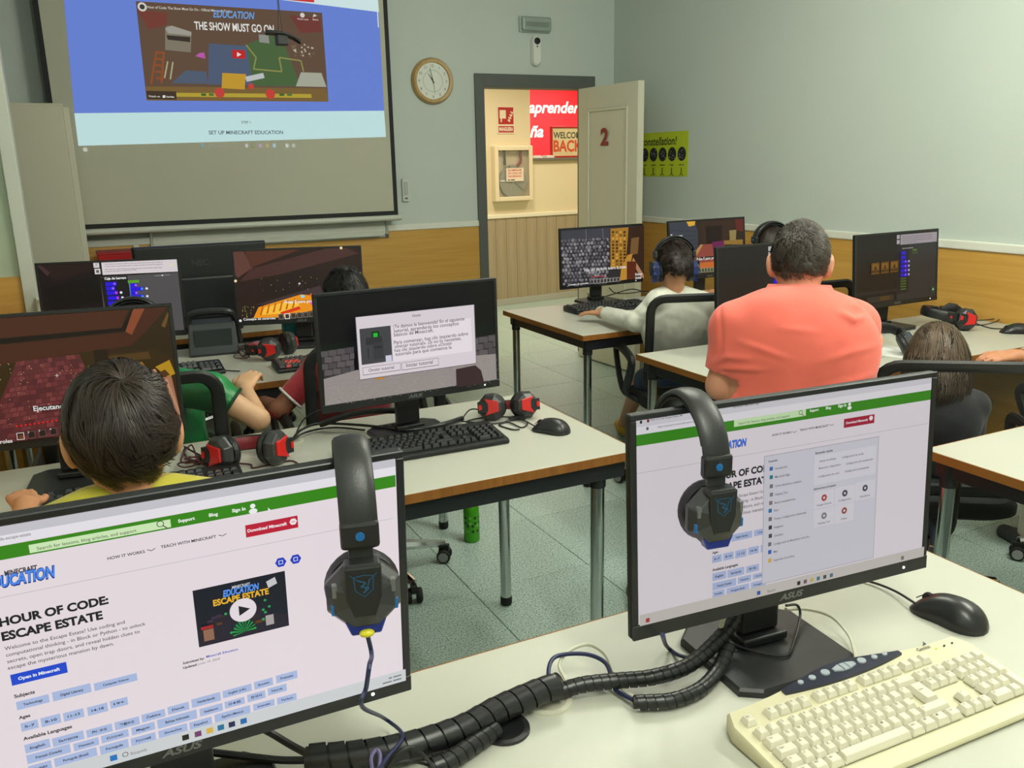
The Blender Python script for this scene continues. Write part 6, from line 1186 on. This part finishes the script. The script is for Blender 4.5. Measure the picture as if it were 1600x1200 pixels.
# ---- girl with long brown hair
H = dep(1463, 553, 2.88); yG = math.radians(38)
gp = kid('girl with long brown hair slumped low behind the mesh chair', H[0]+.0, H[1]-.05, yG, H, s=.72, hs=.98, RH=rotz(-yG)@rotx(-.35), skin=(206, 156, 124), shirt=cloth('charcoal_cotton', (40, 40, 46)), sleeve=.7, bottoms=cloth('navy_cotton', (40, 46, 66)), h=.006, hands=dict(L=((0, 1, 0), (0, 0, 1), .3), R=((0, 1, 0), (0, 0, 1), .3)),
    hair=dict(mat=hm_brown, n=9000, ln=.16, wd=.0022, lift=.16, lims=(.4, -.6, -.95), crown=(0, .1, 1), swirl=.1, messy=.25, seed=10, droop=.03, steps=6))
base = np.array(gp.location); fG = rotz(-yG)
hair_part(gp, base, H+fG@np.array([0, -.02, -.055]), fG@rotx(-.12), (.098, .115, .162), hm_brown, 9000, .22, .003, .10, crown=(.05, .15, 1), swirl=.05, lims=(.45, -.75, -.92), droop=.03, seed=21, messy=.12, steps=6, clumps=150, name='long_hair')
# ---- child at the right edge reaching in
Wh = atz(1584, 556, .81); H = np.array([Wh[0]+.30, Wh[1]-.28, 1.08])
kid('child with a bracelet reaching in at the right edge', H[0], H[1]-.05, .2, H, s=.82, hs=.95, skin=(182, 122, 88), shirt=cloth('patterned_cotton', (190, 170, 160), .8), sleeve=.7, bottoms=cloth('white_trousers', (196, 190, 172)), leg=1.0, WL=Wh, EL=Wh+np.array([.19, -.13, -.02]), hands=dict(L=((-.95, .25, .05), (.15, -.4, 1), .35), R=((0, 1, 0), (0, 0, 1), .3)), h=.0045, hair=dict(mat=hm_dark, n=2500, ln=.05, wd=.002, lift=.06, seed=14))
Fm = frame(np.array([.19, -.13, -.02])); wc = Wh+np.array([.19, -.13, -.02])*.12
tag(MB().tube([wc+Fm[:, 0]*.0285*math.cos(a)+Fm[:, 1]*.0285*math.sin(a) for a in np.linspace(0, 2*math.pi, 25)], .0035, 6).build('bracelet', pm('bracelet_pale', (206, 196, 170), .5), None, smooth=True), 'pale bracelet on the wrist at the right edge', 'bracelet')
# ---- chairs
def turn_base(t, deg):
    a = math.radians(deg)
    for ch in t.children:
        if ch.name.startswith(('star_base', 'caster')): ch.location = Matrix.Rotation(a, 3, 'Z')@ch.location; ch.rotation_euler.z += a
chair('black mesh office chair behind the boy in white', 2.42, 3.115, -20); chair('black mesh office chair of the child in green', .10, 2.78, -4); cc_ = chair('black mesh office chair of the child in red with chrome star base', .84, 2.93, 0); turn_base(cc_, -22)
chair('black mesh office chair of the dark haired boy', H[0]*0+.02, 1.42, 0); chair('wide black mesh office chair in front of the long haired girl', 2.40, 1.80, -36).scale = (1.02, 1, .965); chair('black office chair of the child behind the man', 3.0, 3.13, -6); chair('black office chair at the right edge by the white trousers', 3.3, 1.74, -8); chair('black office chair under the projection screen', .75, 5.2, 180)
# ================================================================ equipment on the desks
def V3(*a): return np.array(a, float)
def P(px, py, z=.0): return atz(px, py, TZ+z)
# ---- headsets hung over the two front monitors (one ear cup in front of the screen, one behind)
def hung(label, M_, x, sc=.94, rz=-90, **k):
    yy = M_.top[1]+(x-M_.top[0])*M_.U[1]/M_.U[0]
    return headset(label, mat_zxy((x, yy+.012, M_.top[2]-(.118-.016)*sc), rz), 'blue', sc=sc, cupk=.9, **k)
HS1 = hung('black headset with blue accents hanging over the left front monitor', MF1, .247, rz=-103); hung('black headset with blue badge hanging over the right front monitor', MF2, .722, rz=-99)
hp = np.array(HS1.matrix_basis.translation); hd = rotz(math.radians(-103))[:, 0]; c0 = hp+hd*.085*.94+V3(0, 0, -.086*.94)
cable('headset_cable', 'dark blue headset cable hanging in front of the left front screen', [c0, c0+V3(.004, 0, -.03), dep(577, 1040, .90), dep(572, 1075, .91), dep(566, 1104, .93), P(600, 1122, .03), P(629, 1149, .045), P(606, 1182, .045), P(590, 1206, .05)], .0026, m_cblue, group='headset cables')
MB().ball((.078+.018, 0, -.083), (.006, .009, .005), 12, 8).build('yellow_glow_spot', pm('yellow_glow_spot', (206, 196, 40), .3), HS1, smooth='all')  # yellow glow on the cup put in as a plainly coloured ball
# ---- headsets lying on desks or worn
def lying(label, px, py, yaw, tilt, acc='red', swivel=0, sc=1.0, roll=0, dz=0, **k):
    zd = V3(0, math.sin(math.radians(tilt)), math.cos(math.radians(tilt))); zd = rotz(math.radians(yaw))@zd
    c = P(px, py, .051*sc)+V3(0, 0, dz); o = c+zd*.040*sc
    t = headset(label, mat_zxy(o, yaw, -tilt, roll), acc, sc=sc, mic=k.pop('mic', False), **k)
    if swivel:
        for ch in t.children:
            if ch.name.startswith('ear_cup'):
                s = 1 if sum(v.co.x for v in ch.data.vertices) > 0 else -1; flat = tilt > 85; a = (s if flat else -s)*math.radians(swivel); p = Vector((s*k.get('spread', .078), 0, -.03)); Rm = Matrix.Rotation(a, 3, 'Y' if flat else 'Z'); ch.rotation_euler = (0, a, 0) if flat else (0, 0, a); ch.location = p-Rm@p
    return t
lying('red and black headset lying beside the dark haired boy', 388, 704, -8, 99, swivel=40, mic=True, sc=.96); lying('red and black headset lying behind the mouse of the second row desk', 795, 634, -16, 106, swivel=72, spread=.07, sc=.86)
lying('red and black headset lying on the third row desk', 437, 540, 42, 96, swivel=30, sc=.95); lying('red and black headset lying against the ochre right wall', 1497, 494, 62, 80, swivel=10); lying('black and blue headset lying in front of the girl', 1388, 536, -30, 75, acc='blue', swivel=30, sc=.95)
def worn(label, H, RH, acc='blue', sc=.95, **k):
    o = H+RH@V3(0, -.008, .010); M4 = Matrix(RH.tolist()).to_4x4(); M4.translation = Vector(o.tolist()); return headset(label, M4, acc, sc=sc, spread=.085, tall=.114, emblem=False, **k)
worn('blue headphones worn by the boy in white', HD, rotz(-yD)@rotx(-.12), cupmat=pm('navy_cup', (30, 42, 86), .35)); worn('dark headphones worn by the child behind the man', HF, rotz(-.2)); worn('dark headphones worn by the child in green', dep(214, 524, 2.72), rotz(-.15))
# ---- keyboards
m_bb = pm('beige_plastic', (204, 198, 166), .5, bump=(500, .05)); m_bk = pm('beige_key', (208, 203, 184), .5); m_kb = pm('keyboard_black', (24, 25, 27), .42); m_kk = pm('key_black', (30, 31, 33), .38)
KBZ = (.925, .715); kb = keyboard('beige keyboard with dark media strip on the front desk', KBZ, -1.5, m_bb, m_bk, beige=True, legends=(120, 116, 96), sc=1.0)
kd = 6.5*U_; zt_ = .0265
ms = MB(); pl = [(x, kd/2+.004+.008*((x+.01)/.11)**2) for x in np.linspace(-.12, .105, 16)]+[(x, kd/2+.0135+.0255*math.exp(-((x+.01)/.1)**2)) for x in np.linspace(.105, -.12, 16)]
ms.prism(pl, zt_-.004, zt_+.0025, rotx(.05)).build('media_strip', pm('media_navy', (34, 38, 54), .35), kb)
for x, w, d in ((-.085, .010, .008), (-.062, .012, .010), (-.036, .015, .013), (.034, .015, .013), (.058, .011, .009), (.078, .009, .007)): MB().lathe([(0, 0), (1, 0), (.9, .003), (0, .0036)], 18, rotx(.05), (x, kd/2+.0175+.006*math.exp(-((x+.01)/.08)**2), zt_+.0058), sx=w/2, sy=d/2).build('media_button', pm('media_grey', (160, 168, 176), .35), kb, smooth=True)
for a, b in ((-.022, -.007), (-.0055, .0035), (.005, .02)): MB().prism([(a, -.0075 if a > -.02 else -.003), (b, -.0075 if b < .018 else -.003), (b, .0075 if b < .018 else .003), (a, .0075 if a > -.02 else .003)], 0, .0036, rotx(.05), (0, kd/2+.0215, zt_+.0060), bev=(.85, .001)).build('media_button', pm('media_grey', (160, 168, 176), .35), kb)
for k in range(3): MB().ball((.166+k*.017, kd/2+.0005, zt_+.003), (.002, .0016, .0012), 8, 6).build('status_light', glow('led_green', (190, 230, 60), 1.5) if k == 0 else m_rub, kb)
cv = Canvas('brand_print', kb, m_print, 0, step=0); cv.place = ((.135, kd/2+.006, zt_+.0035), (-math.pi/2+.085, 0, 0)); cv.text('Genius', (0, 0), (.026, 0), (70, 70, 66), .5, None, True); cv.poly([(.016, .008), (.026, .008), (.026, .016), (.022, .011)], (40, 40, 44), True)
a, b = P(632, 712, .015), P(795, 685, .015); keyboard('black keyboard in front of the tutorial screen', (.787, 2.148), -1, m_kb, m_kk)
keyboard('black keyboard behind the head of the dark haired boy', (.075, 2.135), -1, m_kb, m_kk, joined=True); keyboard('black gaming keyboard with red keys on the third row desk', (.845, 3.325), -2, m_kb, m_kk, accent=(set('QWEASD'), m_red), joined=True)
q = P(352, 573, .015); keyboard('black keyboard beside the hand of the child in green', (q[0]-.23, q[1]+.02), 0, m_kb, m_kk, joined=True)
a, b = P(896, 489, .01), P(1010, 468, .015); ka = math.degrees(math.atan2(b[1]-a[1], b[0]-a[0])); keyboard('black keyboard under the hand of the boy in white', (a[0]+.235, a[1]+.05), -2, m_kb, m_kk, joined=True)
# ---- mice
mouse('black mouse beside the beige keyboard', (1.232, .856), 9, pm('mouse_black', (26, 26, 28), .32), 1.06); mouse('black mouse with silver stripe on the second row desk', P(861, 674)[:2], 32, pm('mouse_satin', (34, 35, 37), .35), 1.0, stripe=pm('silver', (206, 206, 206), .25, .6))
mouse('black mouse with green light at the right edge', P(1586, 520)[:2], 55, pm('mouse_black', (26, 26, 28), .32), 1.05, stripe=glow('green_light', (150, 220, 60), 1.0))
# ---- cable wraps and cables of the front desk
m_wrap = pm('wrap_black', (26, 27, 28), .35)
def wrap(label, pts, r, pitch, group='cable wraps', name='cable_wrap'):
    Q = spline(pts, 24); s = np.concatenate([[0], np.cumsum([np.linalg.norm(b-a) for a, b in zip(Q, Q[1:])])]); Lt = s[-1]; Q = np.array(Q)
    def at(u): return np.array([np.interp(u, s, Q[:, i]) for i in range(3)])
    F0 = None; n = 20; K = int(Lt/pitch*n); Vv = []; Ff = []
    T0 = at(.01)-at(0); Fm = frame(T0)
    for i in range(K):
        u = i/n*pitch; ph = 2*math.pi*i/n
        for j, (du, rr) in enumerate(((0, 1.0), (pitch*.45, 1.02), (pitch*.87, 1.05))):
            uu = min(u+du, Lt); t = at(min(uu+.004, Lt))-at(max(uu-.004, 0)); t /= np.linalg.norm(t); x = np.cross(V3(0, 0, 1), t); x /= np.linalg.norm(x)+1e-9; y = np.cross(t, x)
            rad = np.interp(uu/Lt, np.linspace(0, 1, len(r)), r) if hasattr(r, '__len__') else r
            Vv.append(at(uu)+(x*math.cos(ph)+y*math.sin(ph))*rad*rr)
        if i: b = 3*i; Ff += [(b-3, b, b+1, b-2), (b-2, b+1, b+2, b-1)]
    o = thing(name, label, 'cable wrap', Q[0], 0, group); sp = MB().add([v-Q[0] for v in Vv], Ff); w = sp.build('spiral_sleeve', m_wrap, o, smooth='all')
    MB().tube([q-Q[0] for q in Q[::3]], [x*.85 for x in r] if hasattr(r, '__len__') else r*.85, 10).build('cable_core', m_cable, o, smooth=True); return o
wrap('thick black spiral cable wrap running along the front desk', [P(478, 1186, .022), P(560, 1180, .022), P(640, 1166, .022), P(720, 1140, .022), P(780, 1108, .024), P(845, 1080, .026), P(872, 1072, .024)], .0185, .024)
wrap('slimmer black spiral wrap rising to the right front monitor', [P(868, 1082, .014), P(910, 1070, .018), P(960, 1064, .018), P(1020, 1058, .020), P(1075, 1040, .024), P(1118, 1004, .04), P(1148, 968, .06)], .0115, .013)
wrap('short black spiral wrap curling below the right front monitor', [P(990, 1098, .013), P(1050, 1094, .013), P(1095, 1076, .013), P(1122, 1046, .016), P(1140, 1006, .035)], .0105, .013)
wrap('black spiral wrap end at the bottom of the front desk', [P(672, 1200, .014), P(700, 1190, .014), P(730, 1170, .014), P(775, 1140, .012)], .012, .014)
for px, py, dk, lb in ((856, 1096, False, 'beige cable grommet with dark hole in the front desk'), (788, 1140, True, 'black cable grommet cap beside the thick spiral wrap'), (455, 690, False, 'pale cable grommet in the second row desk')):
    g = thing('cable_grommet', lb, 'cable grommet', P(px, py)); MB().lathe([(.026, .0), (.036, .0), (.0355, .004), (.028, .0045), (.026, .003)], 30).build('grommet_ring', m_blk2 if dk else pm('grommet_beige', (196, 194, 176), .4), g, smooth=True); MB().lathe([(0, .0003), (.027, .0003), (.027, .0012), (0, .0012)], 30).build('grommet_hole', m_rub, g)
cable('data_cable', 'dark blue cable looping above the beige grommet', [P(868, 1090, .005), P(858, 1066, .03), P(859, 1038, .04), P(874, 1024, .04), P(915, 1022, .035), P(944, 1034, .03), P(955, 1056, .02), P(962, 1078, .008), P(990, 1094, .012)], .0033, m_cblue)
cable('data_cable', 'beige cable looping above the beige grommet', [P(882, 1082, .005), P(884, 1064, .02), P(874, 1040, .03), P(888, 1018, .035), P(918, 1007, .035), P(945, 1022, .03), P(958, 1050, .02), P(972, 1076, .008), P(992, 1090, .01)], .0028, m_cbeige)
cable('power_cable', 'black cable from the left front monitor into the spiral wrap', [P(395, 1130, .06), P(425, 1146, .035), P(455, 1164, .024), P(485, 1180, .022)], .005, m_cable); cable('power_cable', 'lower black cable entering the thick spiral wrap', [P(330, 1176, .03), P(400, 1184, .018), P(440, 1188, .018), P(485, 1188, .02)], .005, m_cable)
cable('data_cable', 'purple cable loop lying over the thick spiral wrap', [P(582, 1206, .04), P(580, 1184, .046), P(588, 1172, .048), P(594, 1180, .046), P(592, 1206, .04)], .0026, pm('cable_purple', (92, 84, 126), .5)); cable('data_cable', 'thin black cable arching over the thick spiral wrap', [P(600, 1206, .03), P(620, 1180, .05), P(640, 1168, .055), P(660, 1178, .04), P(682, 1206, .02)], .0024, m_cable); cable('data_cable', 'thin black cable flat under the spiral wrap end', [P(596, 1212, .02), P(615, 1194, .03), P(640, 1189, .03), P(672, 1196, .012)], .002, m_cable)
cable('data_cable', 'dark blue cable hanging under the right front monitor', [dep(1035, 992, 1.02), P(1042, 1010, .02), P(1062, 1024, .008), P(1088, 1026, .01), P(1118, 1004, .03), P(1146, 968, .055)], .0032, m_cblue)
cable('keyboard_cable', 'beige cable of the beige keyboard crossing the monitor base', [P(1228, 952, .05), P(1262, 952, .03), P(1300, 964, .025), P(1326, 992, .02), P(1334, 1014, .018), P(1338, 1034, .03)], .0028, m_cbeige); cable('data_cable', 'thin black cable bent over the right monitor base', [P(1228, 946, .05), P(1246, 946, .045), P(1250, 965, .03), P(1240, 1004, .018), P(1228, 1024, .017), P(1190, 1020, .017), P(1150, 1008, .02), P(1138, 998, .03)], .0022, m_cable)
cable('mouse_cable', 'black cable of the front mouse', [P(1300, 900, .004), P(1352, 907, .005), P(1395, 922, .008), P(1432, 944, .014)], .0022, m_cable); cable('power_cable', 'white plug cable beside the neck of the right front monitor', [P(1128, 1000, .03), P(1127, 978, .06), P(1132, 962, .085)], .004, m_cbeige)
# ---- second row desk
wrap('black spiral wrap in front of the tutorial monitor', [P(600, 668, .014), P(640, 672, .018), P(690, 664, .018), P(722, 654, .012)], .008, .011); wrap('black spiral wrap behind the tutorial monitor', [P(500, 664, .02), P(545, 648, .05), P(590, 642, .06), P(640, 642, .06)], .009, .012)
cable('power_cable', 'black cable falling to the pale grommet', [P(455, 690, .004), P(470, 672, .03), P(500, 662, .025), P(560, 664, .02), P(600, 668, .016)], .004, m_cable); cable('data_cable', 'thin black cable arching to the pale grommet', [P(458, 688, .004), P(475, 655, .06), P(505, 640, .08), P(540, 646, .05)], .0022, m_cable); cable('power_cable', 'second black cable beside the pale grommet', [P(452, 692, .004), P(476, 676, .01), P(520, 668, .006), P(570, 672, .006)], .003, m_cable)
coil = [P(722, 654, .012), P(735, 640, .03), P(752, 642, .03), P(760, 655, .008), P(745, 662, .004), P(730, 658, .004), P(760, 652, .004), P(800, 652, .005), P(824, 660, .004), P(815, 668, .003), P(795, 660, .004), P(780, 664, .003), P(800, 671, .003), P(812, 671, .003)]
cable('headset_cable', 'tangled black cable between headset and mouse on the second row desk', coil, .0022, m_cable, group='headset cables'); cable('mouse_cable', 'black cable of the silver striped mouse', [P(720, 658, .008), P(770, 662, .004), P(810, 655, .006), P(838, 667, .012)], .0022, m_cable); tag(MB().box((0, 0, .006), (.05, .018, .012)).box((0, 0, .0125), (.02, .01, .002)).build('cable_control', m_blk2, None, loc=P(808, 656), rot=(0, 0, -.1), bevel=.004), 'small black inline control on the tangled headset cable', 'cable control')
def tangle(label, px, py, w, h, n, seed, mat=m_cred, end=None):
    rg = random.Random(seed); pts = [P(px+rg.uniform(-w, w), py+rg.uniform(-h, h), rg.uniform(.003, .03)) for _ in range(n)]
    if end is not None: pts.append(end)
    return cable('headset_cable', label, pts, .0022, mat, group='headset cables')
tangle('dark red tangled cable beside the dark haired boy', 312, 712, 34, 18, 12, 3, end=P(372, 722, .01)); tangle('black tangled cable beside the dark haired boy', 312, 715, 32, 18, 9, 4, m_cable); cable('headset_cable', 'dark red cable trailing right of the headset of the dark haired boy', [P(372, 724, .006), P(392, 726, .004), P(396, 731, .003), P(430, 724, .003), P(455, 720, .003), P(470, 727, .003)], .0022, m_cred, group='headset cables'); tag(MB().box((0, 0, .006), (.055, .02, .012)).box((0, 0, .0125), (.022, .012, .002)).build('cable_control', m_blk2, None, loc=P(322, 722), rot=(0, 0, .25), bevel=.004), 'small black inline control beside the dark haired boy', 'cable control')
# ---- third row desk
tangle('dark red tangled cable in front of the third row headset', 380, 552, 18, 10, 11, 6, end=P(430, 558, .01)); tangle('black tangled cable behind the third row headset', 385, 540, 26, 8, 10, 7, m_cable); cable('mouse_cable', 'grey cable crossing the third row desk', [P(340, 570, .004), P(350, 578, .004), P(375, 580, .004)], .0022, m_cable)
hb = thing('usb_hub', 'small black hub with a blue light on the third row desk', 'hub', P(325, 549)); MB().prism(rrect(.09, .045, .02), 0, .016, bev=(.8, .006)).build('hub_body', m_blk2, hb, smooth=True)
for k in (-.012, .012): MB().ball((k, -.012, .0165), .0035, 8, 6).build('hub_light', glow('led_blue', (60, 90, 255), 6), hb)
q = P(322, 545)
bx = thing('desk_device', 'black boxy device with a raised top bar on the third row desk', 'device', (q[0]+.02, 3.80, TZ), -.1); MB().loft([[(-.1*k, -.07*k+dy, z), (.1*k, -.07*k+dy, z), (.1*k, .07*k+dy, z), (-.1*k, .07*k+dy, z)] for z, k, dy in ((0, 1, 0), (.01, 1, 0), (.12, .94, .02), (.135, .9, .02))]).build('device_body', pm('device_dark', (32, 38, 40), .4), bx, bevel=.004)
MB().tube([(-.09, .0, .13), (-.085, -.01, .165), (-.04, -.015, .178), (.04, -.015, .178), (.085, -.01, .165), (.1, .02, .12), (.11, .05, .03)], .014, 8, sm=5).build('top_bar', m_blk2, bx, smooth=True); MB().box((0, -.066, .07), (.15, .006, .09), rotx(.18)).build('front_panel', pm('panel_grey', (42, 50, 52), .5), bx, bevel=.002)
q = P(450, 526); tag(MB().box((0, 0, .045), (.075, .05, .09)).box((0, -.026, .045), (.05, .003, .05)).build('small_box', pm('teal_card', (40, 120, 122), .6), None, loc=(q[0], 3.9, TZ), bevel=.002), 'small teal box below the glowing orange screen', 'box')
sp = thing('speaker', 'small black speaker below the glowing orange screen', 'speaker', (P(474, 530)[0]+.03, 3.88, TZ)); MB().box((0, 0, .06), (.075, .07, .12)).build('speaker_case', m_blk, sp, bevel=.005); MB().lathe([(0, .0), (.028, 0), (.03, .003), (.018, -.004), (0, -.006)], 20, frame((0, -1, 0)), (0, -.036, .05)).build('speaker_cone', m_rub, sp, smooth=True)
# ---- right desks
cable('power_cable', 'black cable looping behind the cobblestone monitor', [P(922, 464, .06), P(918, 458, .03), P(925, 466, .01), P(950, 462, .01), P(985, 452, .02), P(1005, 456, .01), P(1015, 462, .005)], .003, m_cable); cable('data_cable', 'second black cable looping behind the cobblestone monitor', [P(952, 450, .12), P(962, 458, .06), P(985, 458, .02), P(1010, 455, .01), P(1022, 464, .005)], .003, m_cable); cable('headset_cable', 'black cable looping beside the red headset by the ochre wall', [P(1500, 505, .004), P(1530, 508, .004), P(1555, 503, .01), P(1560, 498, .012), P(1540, 500, .008), P(1520, 502, .004), P(1545, 512, .003), P(1570, 514, .006)], .0024, m_cable, group='headset cables'); cable('power_cable', 'black cable behind the stand of the monitor by the ochre wall', [P(1360, 505, .08), P(1352, 512, .03), P(1370, 520, .01), P(1420, 512, .004)], .003, m_cable)
tag(MB().prism([(-.1, -.07), (.1, -.07), (.1, .07), (-.1, .07)], 0, .001).build('paper_sheet', pm('paper', (226, 226, 220), .8), None, loc=P(1388, 549, .0005), rot=(0, 0, .5)), 'white paper sheet on the desk before the girl', 'paper')
# ---- bottle under the second row desk
bt = thing('drinks_bottle', 'green metal drinks bottle standing on the floor under the second row desk', 'bottle', (1.296, 3.03, 0)); m_gm = pm('green_metal', (74, 168, 24), .3, .35)
MB().lathe([(0, 0), (.029, 0), (.0325, .005), (.0325, .135), (.03, .15), (.018, .165), (.0165, .172), (0, .172)], 28).build('bottle_body', m_gm, bt, smooth=True); MB().lathe([(0, .172), (.018, .172), (.018, .192), (.015, .196), (0, .196)], 20).build('bottle_cap', pm('green_cap', (52, 120, 24), .4), bt, smooth=True); MB().tube([(.016, 0, .185), (.03, 0, .19), (.035, 0, .175), (.03, 0, .16), (.02, 0, .165)], .002, 6, sm=4).build('carabiner', m_chrome, bt, smooth=True)
pt = MB(); pc = MB(); a0 = math.atan2(-3.03, -1.296)
for k, (i, j) in enumerate(((-3, 3), (-2, 2), (-1, 3), (0, 2), (1, 3), (2, 2), (3, 3), (-3, 5), (-1, 5), (1, 5), (3, 5), (-2, 0), (0, 0), (2, 0))):
    u0 = a0+i*.32; z0 = .045+j*.0115; (pc if k % 3 == 2 else pt).add([(.0329*math.cos(a), .0329*math.sin(a), z) for z in (z0, z0+.0115) for a in (u0, u0+.16, u0+.32)], [(0, 1, 4, 3), (1, 2, 5, 4)])
pt.build('printed_squares', pm('print_dark_green', (24, 50, 26), .4), bt); pc.build('printed_light_squares', pm('print_light_green', (120, 196, 70), .4), bt)
# ---- hanging device in front of the screen
hq = dep(441, 60, 3.0); hg = thing('hanging_device', 'small black winged device hanging on cords before the projection screen', 'device', hq)
MB().loft([[(x, y*w, z+dz) for y, z in ((-.03, 0), (0, .012), (.03, 0), (0, -.006))] for x, w, dz in ((-.056, .3, .014), (-.035, .8, .014), (0, 1, .012), (.035, .8, .002), (.062, .25, -.012))]).build('wing_shell', m_blk2, hg, smooth=True); MB().prism([(-.022, -.02), (.018, -.02), (.014, .02), (-.022, .02)], -.024, .012).build('device_block', m_blk, hg, bevel=.004)
for k, x in enumerate((-.012, .004)): MB().tube([(x, 0, .02), (-.006+.004*k, 0, .09), (-.004, 0, CEIL-hq[2])], .0014, 6).build('cord', m_cable, hg)
# ---- low cabinet and red box behind the third row, white lever on the trim
lc = thing('low_cabinet', 'low white cabinet under the ochre wall carrying a red box', 'cabinet', (.2, 5.55, 0)); MB().span((-.14, -.1, 0), (.14, .2, .93)).build('carcass', m_white, lc, bevel=.004); MB().span((-.135, -.115, .05), (.135, -.1, .9)).build('cabinet_door', m_white, lc, bevel=.003)
rb = thing('red_box', 'red plastic box on the low cabinet beside the tall cabinet', 'box', (.2, 5.55, .93)); MB().box((0, 0, .055), (.2, .2, .11), taper=1.05).build('box_body', pm('red_plastic', (176, 24, 30), .35), rb, bevel=.008); MB().box((0, 0, .112), (.215, .215, .016)).build('box_lid', pm('red_lid', (160, 20, 28), .35), rb, bevel=.005)
q = aty(62, 470, YP-.035); lv = thing('lever_handle', 'white lever handle at the foot of the white trim', 'handle', q); MB().box((0, .0, -.02), (.03, .01, .07)).build('handle_plate', pm('lever_white', (226, 226, 218), .4), lv, bevel=.003); MB().tube([(0, -.002, 0), (.004, -.03, .0), (.012, -.034, -.06), (.02, -.034, -.1)], .008, 8, sm=4).build('lever', pm('lever_white', (226, 226, 218), .4), lv, smooth=True)
flush_text()
